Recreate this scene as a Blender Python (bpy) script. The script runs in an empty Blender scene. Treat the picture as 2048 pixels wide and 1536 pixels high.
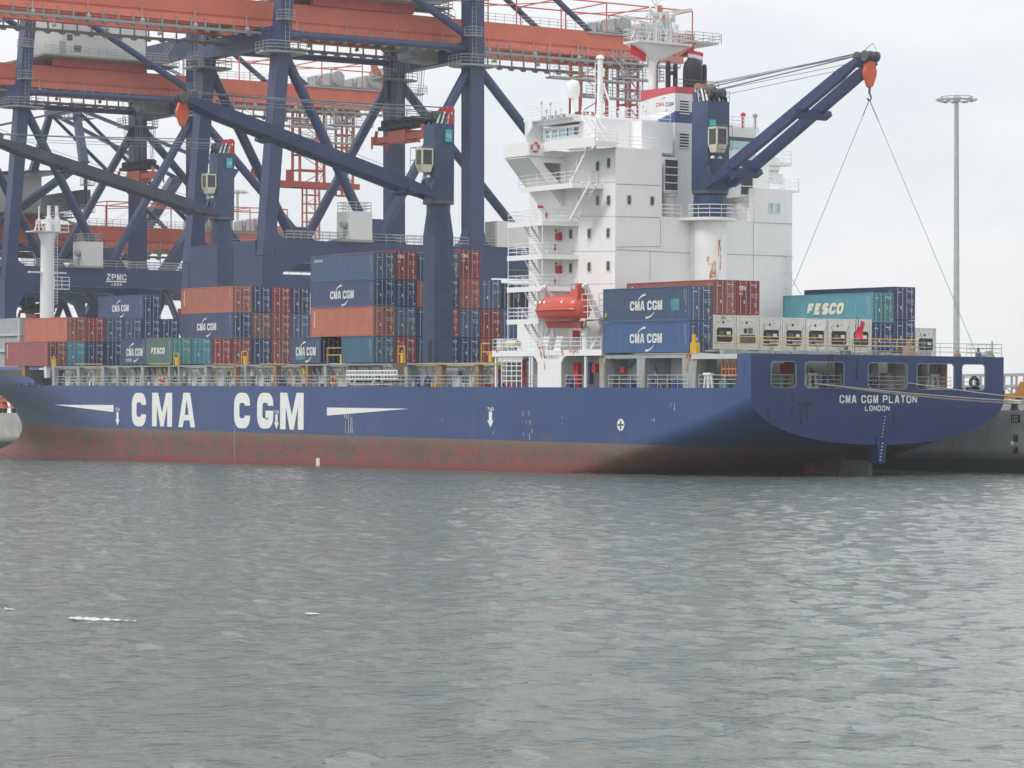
import bpy, math, random
import numpy as np
from mathutils import Vector, Matrix
from mathutils.geometry import tessellate_polygon
random.seed(7)
SC = bpy.context.scene
R = math.radians
# ------------------------------------------------------------------ camera
LENS, YAW, CAM = 5800.0 / 2048 * 36, R(34.11), Vector((-190.9, 160.7, 4.94))
cam_data = bpy.data.cameras.new('camera')
cam_data.lens = LENS; cam_data.sensor_width = 36.0
cam_data.shift_y = (833.5 - 768) / 2048
cam_data.clip_start = 0.5; cam_data.clip_end = 6000
cam = bpy.data.objects.new('camera', cam_data)
cam.location = CAM; cam.rotation_euler = (R(90), 0, -YAW - R(90))
SC.collection.objects.link(cam); SC.camera = cam
# ------------------------------------------------------------------ world, sun, exposure
world = bpy.data.worlds.new('World'); SC.world = world; world.use_nodes = True
nt = world.node_tree; N = nt.nodes; Lk = nt.links
bg = N['Background']
sky = N.new('ShaderNodeTexSky'); sky.sky_type = 'NISHITA'; sky.sun_disc = False
SUN_EL, SUN_AZ = R(48), R(88)          # azimuth of the sun, anticlockwise from +X
sky.sun_elevation = SUN_EL; sky.sun_rotation = R(90) - SUN_AZ
tc = N.new('ShaderNodeTexCoord')
mp = N.new('ShaderNodeMapping'); mp.inputs['Scale'].default_value = (1, 1, 2.6)
n1 = N.new('ShaderNodeTexNoise'); n1.inputs['Scale'].default_value = 4.2; n1.inputs['Detail'].default_value = 7; n1.inputs['Roughness'].default_value = 0.55
Lk.new(tc.outputs['Generated'], mp.inputs[0]); Lk.new(mp.outputs[0], n1.inputs[0])
rp = N.new('ShaderNodeValToRGB')
rp.color_ramp.elements[0].position = 0.36; rp.color_ramp.elements[0].color = (0.76, 0.79, 0.83, 1)
rp.color_ramp.elements[1].position = 0.56; rp.color_ramp.elements[1].color = (0.90, 0.902, 0.908, 1)
Lk.new(n1.outputs[0], rp.inputs[0])
# overcast sky: smoothly brighter towards the zenith
sp = N.new('ShaderNodeSeparateXYZ'); Lk.new(tc.outputs['Generated'], sp.inputs[0])
mr = N.new('ShaderNodeMapRange'); mr.inputs[1].default_value = 0.0; mr.inputs[2].default_value = 1.0; mr.inputs[3].default_value = 1.0; mr.inputs[4].default_value = 1.55
Lk.new(sp.outputs[2], mr.inputs[0])
vm = N.new('ShaderNodeVectorMath'); vm.operation = 'SCALE'
Lk.new(rp.outputs[0], vm.inputs[0]); Lk.new(mr.outputs[0], vm.inputs['Scale'])
sc2 = N.new('ShaderNodeVectorMath'); sc2.operation = 'SCALE'; sc2.inputs['Scale'].default_value = 10.0
Lk.new(vm.outputs[0], sc2.inputs[0])
mx = N.new('ShaderNodeMix'); mx.data_type = 'RGBA'; mx.inputs[0].default_value = 0.94
Lk.new(sky.outputs[0], mx.inputs[6]); Lk.new(sc2.outputs[0], mx.inputs[7])
Lk.new(mx.outputs[2], bg.inputs[0]); bg.inputs[1].default_value = 0.1
sun_d = bpy.data.lights.new('sun', 'SUN'); sun_d.energy = 1.5; sun_d.angle = R(14); sun_d.color = (1, 0.975, 0.94)
sun = bpy.data.objects.new('sun', sun_d)
sv = Vector((math.cos(SUN_EL) * math.cos(SUN_AZ), math.cos(SUN_EL) * math.sin(SUN_AZ), math.sin(SUN_EL)))
sun.rotation_euler = sv.to_track_quat('Z', 'Y').to_euler(); SC.collection.objects.link(sun)
vs = SC.view_settings; vs.view_transform = 'Standard'; vs.look = 'None'; vs.exposure = 0.16; vs.gamma = 1.0; vs.use_curve_mapping = False
SC.cycles.use_denoising = True
SC.cycles.volume_bounces = 0; SC.cycles.max_bounces = 6
# ------------------------------------------------------------------ measuring helpers
# the ship floats 0.6 degrees down by the stern: SHIP turns ship axes (x forward, y port, z up) into the world
SHIP = Matrix.Rotation(-math.atan(0.0106), 4, 'Y')
SHIPI = SHIP.inverted()
_v = Vector((math.cos(YAW), -math.sin(YAW), 0)); _r = Vector((-math.sin(YAW), -math.cos(YAW), 0))
def ray(px, py): return _v + (px - 1024) / 5800.0 * _r + Vector((0, 0, (833.5 - py) / 5800.0))
def hit(px, py, ax, val, ship=True):
    """where the sight line of a photo pixel meets the plane axis=val (a tape measure, nothing more)"""
    d = ray(px, py); c = CAM.copy()
    if ship: d = SHIPI @ d; c = SHIPI @ c
    return c + d * ((val - c[ax]) / d[ax])
def S(px, py, y=13.85): return hit(px, py, 1, y)
def F(px, py, x): return hit(px, py, 0, x)
def W(px, py, ax, val): return hit(px, py, ax, val, False)
# ------------------------------------------------------------------ materials
def mat(name, col, rough=0.55, metal=0.0, var=0.10, vscale=1.5, streak=0.0, rust=0.0, rustcol=(0.20, 0.07, 0.025), rscale=0.9, spec=0.4, bump=0.0, emit=None, dirt=(0.08,0.075,0.07), coat=0.0, orand=0.0):
    m = bpy.data.materials.new(name); m.use_nodes = True
    t = m.node_tree; n = t.nodes; l = t.links; b = n['Principled BSDF']
    b.inputs['Roughness'].default_value = rough; b.inputs['Metallic'].default_value = metal
    b.inputs['Specular IOR Level'].default_value = spec
    if coat: b.inputs['Coat Weight'].default_value = coat; b.inputs['Coat Roughness'].default_value = 0.2
    tcn = n.new('ShaderNodeTexCoord'); oi = n.new('ShaderNodeObjectInfo')
    add = n.new('ShaderNodeVectorMath'); add.operation = 'ADD'
    rs = n.new('ShaderNodeVectorMath'); rs.operation = 'SCALE'; rs.inputs['Scale'].default_value = 37.0
    cb = n.new('ShaderNodeCombineXYZ'); l.new(oi.outputs['Random'], cb.inputs[0]); l.new(oi.outputs['Random'], cb.inputs[1])
    l.new(cb.outputs[0], rs.inputs[0]); l.new(tcn.outputs['Object'], add.inputs[0]); l.new(rs.outputs[0], add.inputs[1])
    nz = n.new('ShaderNodeTexNoise'); nz.inputs['Scale'].default_value = vscale; nz.inputs['Detail'].default_value = 6; nz.inputs['Roughness'].default_value = 0.6
    l.new(add.outputs[0], nz.inputs['Vector'])
    mrn = n.new('ShaderNodeMapRange'); mrn.inputs[1].default_value = 0.3; mrn.inputs[2].default_value = 0.7
    mrn.inputs[3].default_value = 1 - var; mrn.inputs[4].default_value = 1 + var
    l.new(nz.outputs[0], mrn.inputs[0])
    base = n.new('ShaderNodeVectorMath'); base.operation = 'SCALE'; base.inputs[0].default_value = col[:3]
    if orand:
        mo = n.new('ShaderNodeMapRange'); mo.inputs[3].default_value = 1-orand; mo.inputs[4].default_value = 1+orand; l.new(oi.outputs['Random'], mo.inputs[0])
        mq = n.new('ShaderNodeMath'); mq.operation = 'MULTIPLY'; l.new(mo.outputs[0], mq.inputs[0]); l.new(mrn.outputs[0], mq.inputs[1]); l.new(mq.outputs[0], base.inputs['Scale'])
    else: l.new(mrn.outputs[0], base.inputs['Scale'])
    out = base.outputs[0]
    if streak:
        mpn = n.new('ShaderNodeMapping'); mpn.inputs['Scale'].default_value = (2.2, 2.2, 0.12)
        l.new(add.outputs[0], mpn.inputs[0])
        ns = n.new('ShaderNodeTexNoise'); ns.inputs['Scale'].default_value = 1.6; ns.inputs['Detail'].default_value = 5
        l.new(mpn.outputs[0], ns.inputs['Vector'])
        m2 = n.new('ShaderNodeMapRange'); m2.inputs[1].default_value = 0.5; m2.inputs[2].default_value = 0.78; m2.inputs[3].default_value = 0; m2.inputs[4].default_value = streak
        l.new(ns.outputs[0], m2.inputs[0])
        mm = n.new('ShaderNodeMix'); mm.data_type = 'RGBA'; l.new(m2.outputs[0], mm.inputs[0]); l.new(out, mm.inputs[6]); mm.inputs[7].default_value = (*dirt, 1)
        out = mm.outputs[2]
    if rust:
        mpn = n.new('ShaderNodeMapping'); mpn.inputs['Scale'].default_value = (1, 1, 0.35)
        l.new(add.outputs[0], mpn.inputs[0])
        ns = n.new('ShaderNodeTexNoise'); ns.inputs['Scale'].default_value = rscale; ns.inputs['Detail'].default_value = 9; ns.inputs['Roughness'].default_value = 0.7
        l.new(mpn.outputs[0], ns.inputs['Vector'])
        m2 = n.new('ShaderNodeMapRange'); m2.inputs[1].default_value = 0.70 - 0.2 * rust; m2.inputs[2].default_value = 0.80 - 0.2 * rust; m2.inputs[3].default_value = 0; m2.inputs[4].default_value = 0.85
        l.new(ns.outputs[0], m2.inputs[0])
        mm = n.new('ShaderNodeMix'); mm.data_type = 'RGBA'; l.new(m2.outputs[0], mm.inputs[0]); l.new(out, mm.inputs[6]); mm.inputs[7].default_value = (*rustcol, 1)
        out = mm.outputs[2]
    l.new(out, b.inputs['Base Color'])
    if bump:
        bp = n.new('ShaderNodeBump'); bp.inputs['Strength'].default_value = bump; bp.inputs['Distance'].default_value = 0.05
        l.new(nz.outputs[0], bp.inputs['Height']); l.new(bp.outputs[0], b.inputs['Normal'])
    if emit: b.inputs['Emission Color'].default_value = (*emit, 1); b.inputs['Emission Strength'].default_value = 1
    return m
M = {}
M['white'] = mat('white_paint', (0.80, 0.80, 0.79), 0.45, var=0.03, vscale=0.5, streak=0.10, dirt=(0.45,0.40,0.33), rust=0.10, rustcol=(0.42,0.20,0.08), rscale=0.7)
M['whiteclean'] = mat('clean_white_paint', (0.80, 0.80, 0.80), 0.4, var=0.02)
M['whitegrey'] = mat('weathered_white_paint', (0.66, 0.67, 0.67), 0.5, var=0.05, vscale=0.6, streak=0.16, dirt=(0.34,0.32,0.29), rust=0.10, rustcol=(0.36,0.18,0.08), rscale=0.6)
M['letter'] = mat('white_lettering', (0.78, 0.78, 0.76), 0.55, var=0.06, vscale=2.2, streak=0.12, dirt=(0.4,0.33,0.25))
M['grey'] = mat('grey_deck_paint', (0.36, 0.385, 0.39), 0.6, var=0.12, vscale=1.2, streak=0.35, dirt=(0.16,0.13,0.10), rust=0.25, rustcol=(0.26,0.13,0.06), rscale=1.3)
M['lgrey'] = mat('light_grey_paint', (0.50, 0.52, 0.52), 0.6, var=0.08, vscale=1.1, streak=0.25, dirt=(0.25,0.22,0.18), rust=0.12)
M['pillar'] = mat('grey_green_pillar_paint', (0.33, 0.355, 0.345), 0.6, var=0.12, vscale=2, streak=0.45, dirt=(0.17,0.12,0.08), rust=0.3, rustcol=(0.24,0.12,0.06), rscale=1.6)
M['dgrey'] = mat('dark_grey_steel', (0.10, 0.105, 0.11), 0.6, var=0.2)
M['galv'] = mat('galvanised_steel', (0.36, 0.37, 0.37), 0.5, var=0.15, vscale=2)
M['rustpost'] = mat('rusty_brown_post', (0.30, 0.19, 0.12), 0.8, var=0.2, vscale=2.5, rust=0.3)
M['craneblue'] = mat('gantry_blue_paint', (0.024, 0.044, 0.118), 0.42, var=0.09, vscale=0.25, streak=0.10, dirt=(0.06,0.06,0.09), spec=0.5)
M['craneorange'] = mat('gantry_orange_paint', (0.57, 0.135, 0.080), 0.5, var=0.10, vscale=0.3, streak=0.12, dirt=(0.25,0.09,0.06))
M['orangedark'] = mat('dull_red_steel', (0.42, 0.075, 0.05), 0.55, var=0.15)
M['shipblue'] = mat('ship_crane_blue_paint', (0.038, 0.068, 0.135), 0.45, var=0.22, vscale=0.5, streak=0.35, dirt=(0.08,0.085,0.08), rust=0.06)
M['jibblue'] = mat('weathered_jib_blue', (0.040, 0.058, 0.125), 0.5, var=0.2, vscale=0.35, streak=0.0, rust=0.30, rustcol=(0.105,0.10,0.075), rscale=0.28)
M['jibpurple'] = mat('aft_jib_blue', (0.036, 0.050, 0.130), 0.5, var=0.08, vscale=0.5, rust=0.05, rustcol=(0.09,0.08,0.09), rscale=0.4)
M['jibworn'] = mat('grimy_jib_paint', (0.060, 0.068, 0.095), 0.6, var=0.2, vscale=0.5, rust=0.55, rustcol=(0.13,0.115,0.085), rscale=0.22)
M['yellow'] = mat('yellow_paint', (0.62, 0.38, 0.03), 0.5, var=0.12, vscale=3, streak=0.2)
M['red'] = mat('signal_red_paint', (0.50, 0.03, 0.045), 0.5, var=0.06)
M['black'] = mat('soot_black_paint', (0.022, 0.022, 0.025), 0.6, var=0.25, vscale=1.2)
M['dark'] = mat('dark_opening', (0.035, 0.037, 0.04), 0.8, var=0.2)
M['glassdark'] = mat('dark_window_glass', (0.06, 0.065, 0.07), 0.25, var=0.1, spec=0.5)
M['glasscyan'] = mat('pale_blue_window_glass', (0.33, 0.55, 0.56), 0.08, var=0.08, spec=0.6)
M['cyan'] = mat('turquoise_sign', (0.06, 0.40, 0.45), 0.5, var=0.05)
M['boat'] = mat('lifeboat_orange', (0.55, 0.075, 0.045), 0.28, var=0.07, vscale=1.2, spec=0.5, streak=0.1, dirt=(0.28,0.12,0.09))
M['rope'] = mat('mooring_rope', (0.33, 0.30, 0.25), 0.9, var=0.2, vscale=4)
M['wire'] = mat('steel_wire', (0.20, 0.23, 0.25), 0.5, var=0.1)
M['winch'] = mat('winch_blue_paint', (0.03, 0.05, 0.17), 0.45, var=0.15)
M['buoy'] = mat('lifebuoy_orange', (0.62, 0.12, 0.05), 0.5, var=0.05)
M['cream'] = mat('cream_cab_paint', (0.62, 0.60, 0.48), 0.5, var=0.1, vscale=2, rust=0.2, rustcol=(0.4,0.25,0.1))
M['funnelred'] = mat('funnel_red', (0.50, 0.075, 0.105), 0.5, var=0.05)
M['funnelblue'] = mat('funnel_blue', (0.055, 0.095, 0.24), 0.5, var=0.05)
M['green'] = mat('green_cover', (0.10, 0.26, 0.22), 0.7, var=0.1)
M['orangepaint'] = mat('bright_orange_paint', (0.75, 0.20, 0.04), 0.5, var=0.08)
M['navyink'] = mat('navy_lettering', (0.05, 0.06, 0.12), 0.6, var=0.05)
M['redink'] = mat('red_lettering', (0.55, 0.06, 0.08), 0.6, var=0.05)
M['machwhite'] = mat('machinery_house_white', (0.60, 0.60, 0.585), 0.5, var=0.03, vscale=0.3, streak=0.12, dirt=(0.4,0.38,0.35))
M['walk'] = mat('grey_walkway_steel', (0.27, 0.28, 0.27), 0.6, var=0.15)
def stain(name, col):
    m = mat(name, col, 0.8, var=0.4, vscale=3); t = m.node_tree; n = t.nodes; l = t.links
    tcn = n.new('ShaderNodeTexCoord'); mpn = n.new('ShaderNodeMapping'); mpn.inputs['Scale'].default_value = (7, 7, 1.3); l.new(tcn.outputs['Object'], mpn.inputs[0])
    nz = n.new('ShaderNodeTexNoise'); nz.inputs['Scale'].default_value = 1; nz.inputs['Detail'].default_value = 5; l.new(mpn.outputs[0], nz.inputs['Vector'])
    k = n.new('ShaderNodeMapRange'); k.inputs[1].default_value = 0.40; k.inputs[2].default_value = 0.62; l.new(nz.outputs[0], k.inputs[0]); l.new(k.outputs[0], n['Principled BSDF'].inputs['Alpha']); return m
M['rustblob'] = stain('rust_stain', (0.50, 0.24, 0.10))
M['rubber'] = mat('black_rubber', (0.02, 0.02, 0.02), 0.8, var=0.2)
# ------------------------------------------------------------------ object helpers
COL = SC.collection
class MB:
    def __init__(s): s.v = []; s.f = []; s.m = []; s.cm = 0
    def mat(s, i): s.cm = i; return s
    def add(s, vs, fs):
        o = len(s.v); s.v += [tuple(v) for v in vs]
        for f in fs: s.f.append(tuple(o + i for i in f)); s.m.append(s.cm)
        return s
    def box(s, a, b):
        x0, y0, z0 = [min(p, q) for p, q in zip(a, b)]; x1, y1, z1 = [max(p, q) for p, q in zip(a, b)]
        return s.add([(x0,y0,z0),(x1,y0,z0),(x1,y1,z0),(x0,y1,z0),(x0,y0,z1),(x1,y0,z1),(x1,y1,z1),(x0,y1,z1)],
                     [(0,3,2,1),(4,5,6,7),(0,1,5,4),(1,2,6,5),(2,3,7,6),(3,0,4,7)])
    def hexa(s, p): return s.add(p, [(0,3,2,1),(4,5,6,7),(0,1,5,4),(1,2,6,5),(2,3,7,6),(3,0,4,7)])
    def beam(s, p, q, w, h, up=(0,0,1), w2=None, h2=None):
        """box-section bar from p to q; w across, h along 'up'"""
        p = Vector(p); q = Vector(q); d = (q - p).normalized(); u = Vector(up)
        if abs(d.dot(u)) > 0.98: u = Vector((1, 0, 0))
        a = d.cross(u).normalized(); c = a.cross(d).normalized()
        w2 = w2 or w; h2 = h2 or h
        vs = [p + a*sx*w/2 + c*sz*h/2 for sx, sz in ((-1,-1),(1,-1),(1,1),(-1,1))] + [q + a*sx*w2/2 + c*sz*h2/2 for sx, sz in ((-1,-1),(1,-1),(1,1),(-1,1))]
        return s.add(vs, [(0,3,2,1),(4,5,6,7),(0,1,5,4),(1,2,6,5),(2,3,7,6),(3,0,4,7)])
    def tube(s, p, q, r, n=6, r2=None, cap=True):
        p = Vector(p); q = Vector(q); d = (q - p).normalized(); u = Vector((0,0,1)) if abs(d.z) < 0.9 else Vector((1,0,0))
        a = d.cross(u).normalized(); c = a.cross(d).normalized(); r2 = r if r2 is None else r2
        vs = []
        for i in range(n):
            t = 2*math.pi*i/n; vs.append(p + (a*math.cos(t) + c*math.sin(t))*r)
        for i in range(n):
            t = 2*math.pi*i/n; vs.append(q + (a*math.cos(t) + c*math.sin(t))*r2)
        fs = [(i, i+n, (i+1)%n+n, (i+1)%n) for i in range(n)]
        if cap: fs += [tuple(range(n)), tuple(range(2*n-1, n-1, -1))]
        return s.add(vs, fs)
    def path(s, pts, r, n=6):
        for a, b in zip(pts, pts[1:]): s.tube(a, b, r, n)
        return s
    def lathe(s, c, prof, n=16, axis=2):
        c = Vector(c); vs = []
        for r, h in prof:
            for i in range(n):
                t = 2*math.pi*i/n; a, b = r*math.cos(t), r*math.sin(t)
                vs.append(c + (Vector((a, b, h)) if axis == 2 else Vector((h, a, b)) if axis == 0 else Vector((a, h, b))))
        fs = []
        for j in range(len(prof)-1):
            for i in range(n): fs.append((j*n+i, j*n+(i+1)%n, (j+1)*n+(i+1)%n, (j+1)*n+i))
        fs += [tuple(range(n-1, -1, -1)), tuple(range((len(prof)-1)*n, len(prof)*n))]
        return s.add(vs, fs)
    def prism(s, pts, d):
        """flat outline (list of 3D points) pushed by vector d"""
        d = Vector(d); p = [Vector(q) for q in pts]; n = len(p)
        return s.add(p + [q + d for q in p], [tuple(range(n-1,-1,-1)), tuple(range(n, 2*n))] + [(i, (i+1)%n, (i+1)%n+n, i+n) for i in range(n)])
    def plate(s, outer, holes, d):
        """flat plate with holes, pushed by vector d"""
        d = Vector(d); loops = [[Vector(p) for p in outer]] + [[Vector(p) for p in h] for h in holes]
        flat = [p for lp in loops for p in lp]; n = len(flat)
        tris = tessellate_polygon(loops)
        fs = [tuple(t) for t in tris] + [tuple(i + n for i in reversed(t)) for t in tris]
        o = 0
        for lp in loops:
            k = len(lp)
            for i in range(k): fs.append((o+i, o+(i+1)%k, o+(i+1)%k+n, o+i+n))
            o += k
        return s.add(flat + [p + d for p in flat], fs)
    def torus(s, c, R0, r, axis=0, n=14, k=6):
        c = Vector(c); vs = []; fs = []
        for i in range(n):
            t = 2*math.pi*i/n
            for j in range(k):
                u = 2*math.pi*j/k; rr = R0 + r*math.cos(u); a, b, h = rr*math.cos(t), rr*math.sin(t), r*math.sin(u)
                vs.append(c + (Vector((h, a, b)) if axis == 0 else Vector((a, h, b)) if axis == 1 else Vector((a, b, h))))
        for i in range(n):
            for j in range(k): fs.append((i*k+j, ((i+1)%n)*k+j, ((i+1)%n)*k+(j+1)%k, i*k+(j+1)%k))
        return s.add(vs, fs)
    def railing(s, pts, h=1.05, rails=3, gap=1.6, r=0.028):
        for a, b in zip(pts, pts[1:]):
            a = Vector(a); b = Vector(b); L = (b - a).length; n = max(1, round(L/gap))
            for k in range(1, rails+1):
                z = Vector((0,0,h*k/rails)); s.tube(a+z, b+z, r, 4, cap=False)
            for i in range(n+1):
                p = a.lerp(b, i/n); s.tube(p, p+Vector((0,0,h)), r, 4, cap=False)
        return s
    def stair(s, a, b, w, side, steps=12):
        """two stringers, treads and handrails from a (low) to b (high); side = direction across"""
        a = Vector(a); b = Vector(b); side = Vector(side).normalized()
        for o in (0, w):
            s.beam(a+side*o, b+side*o, 0.06, 0.20)
            s.tube(a+side*o+Vector((0,0,0.95)), b+side*o+Vector((0,0,0.95)), 0.03, 4)
            for t in (0.02, 0.34, 0.66, 0.98): p = a.lerp(b, t)+side*o; s.tube(p, p+Vector((0,0,0.95)), 0.025, 4)
        for i in range(1, steps):
            p = a.lerp(b, i/steps); s.beam(p, p+side*w, 0.24, 0.04)
        return s
    def mesh(s, name, mats):
        me = bpy.data.meshes.new(name); me.from_pydata(s.v, [], s.f)
        for m_ in mats: me.materials.append(m_)
        if len(mats) > 1: me.polygons.foreach_set('material_index', s.m)
        me.update(); return me
    def pieces(s):
        n = len(s.v); par = list(range(n))
        def find(a):
            while par[a] != a: par[a] = par[par[a]]; a = par[a]
            return a
        for f in s.f:
            for a in f[1:]:
                ra, rb = find(f[0]), find(a)
                if ra != rb: par[ra] = rb
        grp = {}
        for i in range(n): grp.setdefault(find(i), []).append(i)
        B = []
        for k, ids in grp.items():
            P = [s.v[i] for i in ids]; B.append([[k], [min(p[a] for p in P) for a in range(3)], [max(p[a] for p in P) for a in range(3)]])
        merged = True
        while merged:
            merged = False; i = 0
            while i < len(B):
                j = i+1
                while j < len(B):
                    gap = math.sqrt(sum(max(0.0, B[i][1][a]-B[j][2][a], B[j][1][a]-B[i][2][a])**2 for a in range(3)))
                    sz = max(math.dist(B[i][1], B[i][2]), math.dist(B[j][1], B[j][2]))
                    if gap <= max(0.06, 0.10*sz if sz < 3 else 0.06):
                        B[i] = [B[i][0]+B[j][0], [min(x, y) for x, y in zip(B[i][1], B[j][1])], [max(x, y) for x, y in zip(B[i][2], B[j][2])]]; B.pop(j); merged = True
                    else: j += 1
                i += 1
        out = []
        for b in B:
            ks = set(b[0]); m2 = MB(); mp_ = {}
            for fi, f in enumerate(s.f):
                if find(f[0]) in ks:
                    for a in f:
                        if a not in mp_: mp_[a] = len(m2.v); m2.v.append(s.v[a])
                    m2.f.append(tuple(mp_[a] for a in f)); m2.m.append(s.m[fi])
            out.append(m2)
        return out
    def each(s, name, mats, parent=None, smooth=False):
        return [p.build(name, mats, parent, smooth) for p in s.pieces()]
    def build(s, name, mats, parent=None, smooth=False, label=None):
        if not isinstance(mats, (list, tuple)): mats = [mats]
        mats = [M[m_] if isinstance(m_, str) else m_ for m_ in mats]
        me = s.mesh(name, mats)
        if smooth:
            me.polygons.foreach_set('use_smooth', [True]*len(me.polygons))
            try: me.set_sharp_from_angle(angle=R(38))
            except Exception: pass
        o = bpy.data.objects.new(name, me); COL.objects.link(o)
        if parent: o.parent = parent
        if label: o['label'] = label
        return o
def tag(o, label=None, cat=None, group=None, kind=None):
    if label: o['label'] = label
    if cat: o['category'] = cat
    if group: o['group'] = group
    if kind: o['kind'] = kind
    return o
def thing(name, label, cat, mtx=None, group=None):
    o = bpy.data.objects.new(name, None); o.empty_display_size = 0.5; COL.objects.link(o)
    if mtx is not None: o.matrix_world = mtx
    return tag(o, label, cat, group)
def onship(x, y, z, rz=0.0): return SHIP @ Matrix.Translation((x, y, z)) @ Matrix.Rotation(rz, 4, 'Z')
def copy_tree(o, parent=None, lvl=0):
    c = o.copy(); COL.objects.link(c)
    if parent: c.parent = parent
    for ch in list(o.children): copy_tree(ch, c)
    return c
# ------------------------------------------------------------------ stroke lettering
def _rr(w, h, r, n=5):
    P = []
    for cx, cy, a0 in ((w-r, h-r, 0), (r, h-r, 90), (r, r, 180), (w-r, r, 270)):
        for k in range(n+1): a = R(a0+90*k/n); P.append((cx+r*math.cos(a), cy+r*math.sin(a)))
    return P
def poly_glyph(ch, w, h, t):
    """bold block letters as outlines (list of (outer, holes))"""
    tv = t*0.92; ro = min(w, h)*0.36; ri = max(0.02, ro-t*0.8)
    if ch in 'CGO':
        O = _rr(w, h, ro); I = [(x+t, y+tv) for x, y in _rr(w-2*t, h-2*tv, min(ri, (w-2*t)*0.49))]
        if ch == 'O': return [(O, [I])]
        yt = h*0.64; yb = h*0.36 if ch == 'C' else h*0.50
        k = 6; a = O[:k]; b_ = O[k:12]; c = O[12:18]; d = O[18:]
        ia, ib, ic, id_ = I[:k], I[k:12], I[12:18], I[18:]
        out = [(w, yt)] + a + b_ + c + d
        if ch == 'C': out += [(w, yb), (w-t, yb)]
        else: out += [(w, yb), (w*0.52, yb), (w*0.52, yb-tv*0.9), (w-t, yb-tv*0.9)]
        out += id_[::-1] + ic[::-1] + ib[::-1] + ia[::-1] + [(w-t, yt)]
        return [(out, [])]
    if ch == 'M': s_ = t/w*0.98; return [([(0,0),(0,h),(w*(s_+.06),h),(w*.5,h*.40),(w*(1-s_-.06),h),(w,h),(w,0),(w*(1-s_),0),(w*(1-s_),h*.62),(w*.5+t*.33,0),(w*.5-t*.33,0),(w*s_,h*.62),(w*s_,0)], [])]
    if ch == 'A': return [([(0,0),(w*.30,h),(w*.70,h),(w,0),(w-t*.98,0),(w*.5+t*.62,h*.20),(w*.5-t*.62,h*.20),(t*.98,0)], [[(w*.5-t*.42,h*.36),(w*.5,h*.80),(w*.5+t*.42,h*.36)]])]
    return None
def _o(c=.2, v=.14): return [(c,1),(1-c,1),(1,1-v),(1,v),(1-c,0),(c,0),(0,v),(0,1-v),(c,1)]
FONT = {
 'C': [[(1,.64),(1,.86),(.8,1),(.2,1),(0,.86),(0,.14),(.2,0),(.8,0),(1,.14),(1,.36)]],
 'G': [[(1,.64),(1,.86),(.8,1),(.2,1),(0,.86),(0,.14),(.2,0),(.8,0),(1,.14),(1,.48),(.5,.48)]],
 'M': [[(0,0),(0,1)],[(1,0),(1,1)],[(0.02,1),(.5,.12),(.98,1)]],
 'A': [[(0,0),(.5,1)],[(.5,1),(1,0)],[(.2,.28),(.8,.28)]],
 'P': [[(0,0),(0,1),(.85,1),(1,.88),(1,.6),(.85,.48),(.1,.48)]], 'L': [[(0,1),(0,0),(1,0)]],
 'T': [[(0,1),(1,1)],[(.5,.96),(.5,0)]], 'O': [_o()], 'N': [[(0,0),(0,1)],[(1,0),(1,1)],[(0,1),(1,0)]],
 'D': [[(0,0),(0,1),(.75,1),(1,.82),(1,.18),(.75,0),(0,0)]], 'F': [[(0,0),(0,1),(1,1)],[(.1,.52),(.8,.52)]],
 'E': [[(1,1),(0,1),(0,0),(1,0)],[(.1,.52),(.8,.52)]],
 'S': [[(1,.85),(.8,1),(.2,1),(0,.86),(0,.64),(.2,.53),(.8,.47),(1,.36),(1,.14),(.8,0),(.2,0),(0,.15)]],
 'Z': [[(0,1),(1,1)],[(1,1),(0,0)],[(0,0),(1,0)]], 'U': [[(0,1),(0,.14),(.2,0),(.8,0),(1,.14),(1,1)]],
 'I': [[(.5,0),(.5,1)]], '1': [[(.2,.8),(.5,1),(.5,0)]], '2': [[(0,.85),(.2,1),(.8,1),(1,.85),(1,.6),(0,0),(1,0)]],
 '3': [[(0,.88),(.2,1),(.8,1),(1,.86),(1,.62),(.8,.52),(1,.4),(1,.14),(.8,0),(.2,0),(0,.12)]],
 '4': [[(.75,0),(.75,1),(0,.32),(1,.32)]], '6': [[(1,.88),(.8,1),(.2,1),(0,.86),(0,.14),(.2,0),(.8,0),(1,.14),(1,.42),(.8,.55),(.1,.55)]],
 '7': [[(0,1),(1,1),(.4,0)]], '9': [[(0,.12),(.2,0),(.8,0),(1,.14),(1,.86),(.8,1),(.2,1),(0,.86),(0,.6),(.2,.46),(.9,.46)]],
 '0': [_o()], 'R': [[(0,0),(0,1),(.85,1),(1,.88),(1,.6),(.85,.48),(.1,.48)],[(.5,.46),(1,0)]],
 'B': [[(0,0),(0,1),(.8,1),(1,.86),(1,.64),(.8,.52),(1,.38),(1,.14),(.8,0),(0,0)]],
 't': [[(.35,1),(.35,.15),(.55,0),(.9,0)],[(0,.7),(.8,.7)]],
 'e': [[(.05,.36),(1,.36),(1,.56),(.8,.7),(.2,.7),(0,.55),(0,.15),(.2,0),(.95,0)]],
 'x': [[(0,0),(1,.7)],[(0,.7),(1,0)]], '-': [[(0,.5),(1,.5)]],
}
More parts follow.
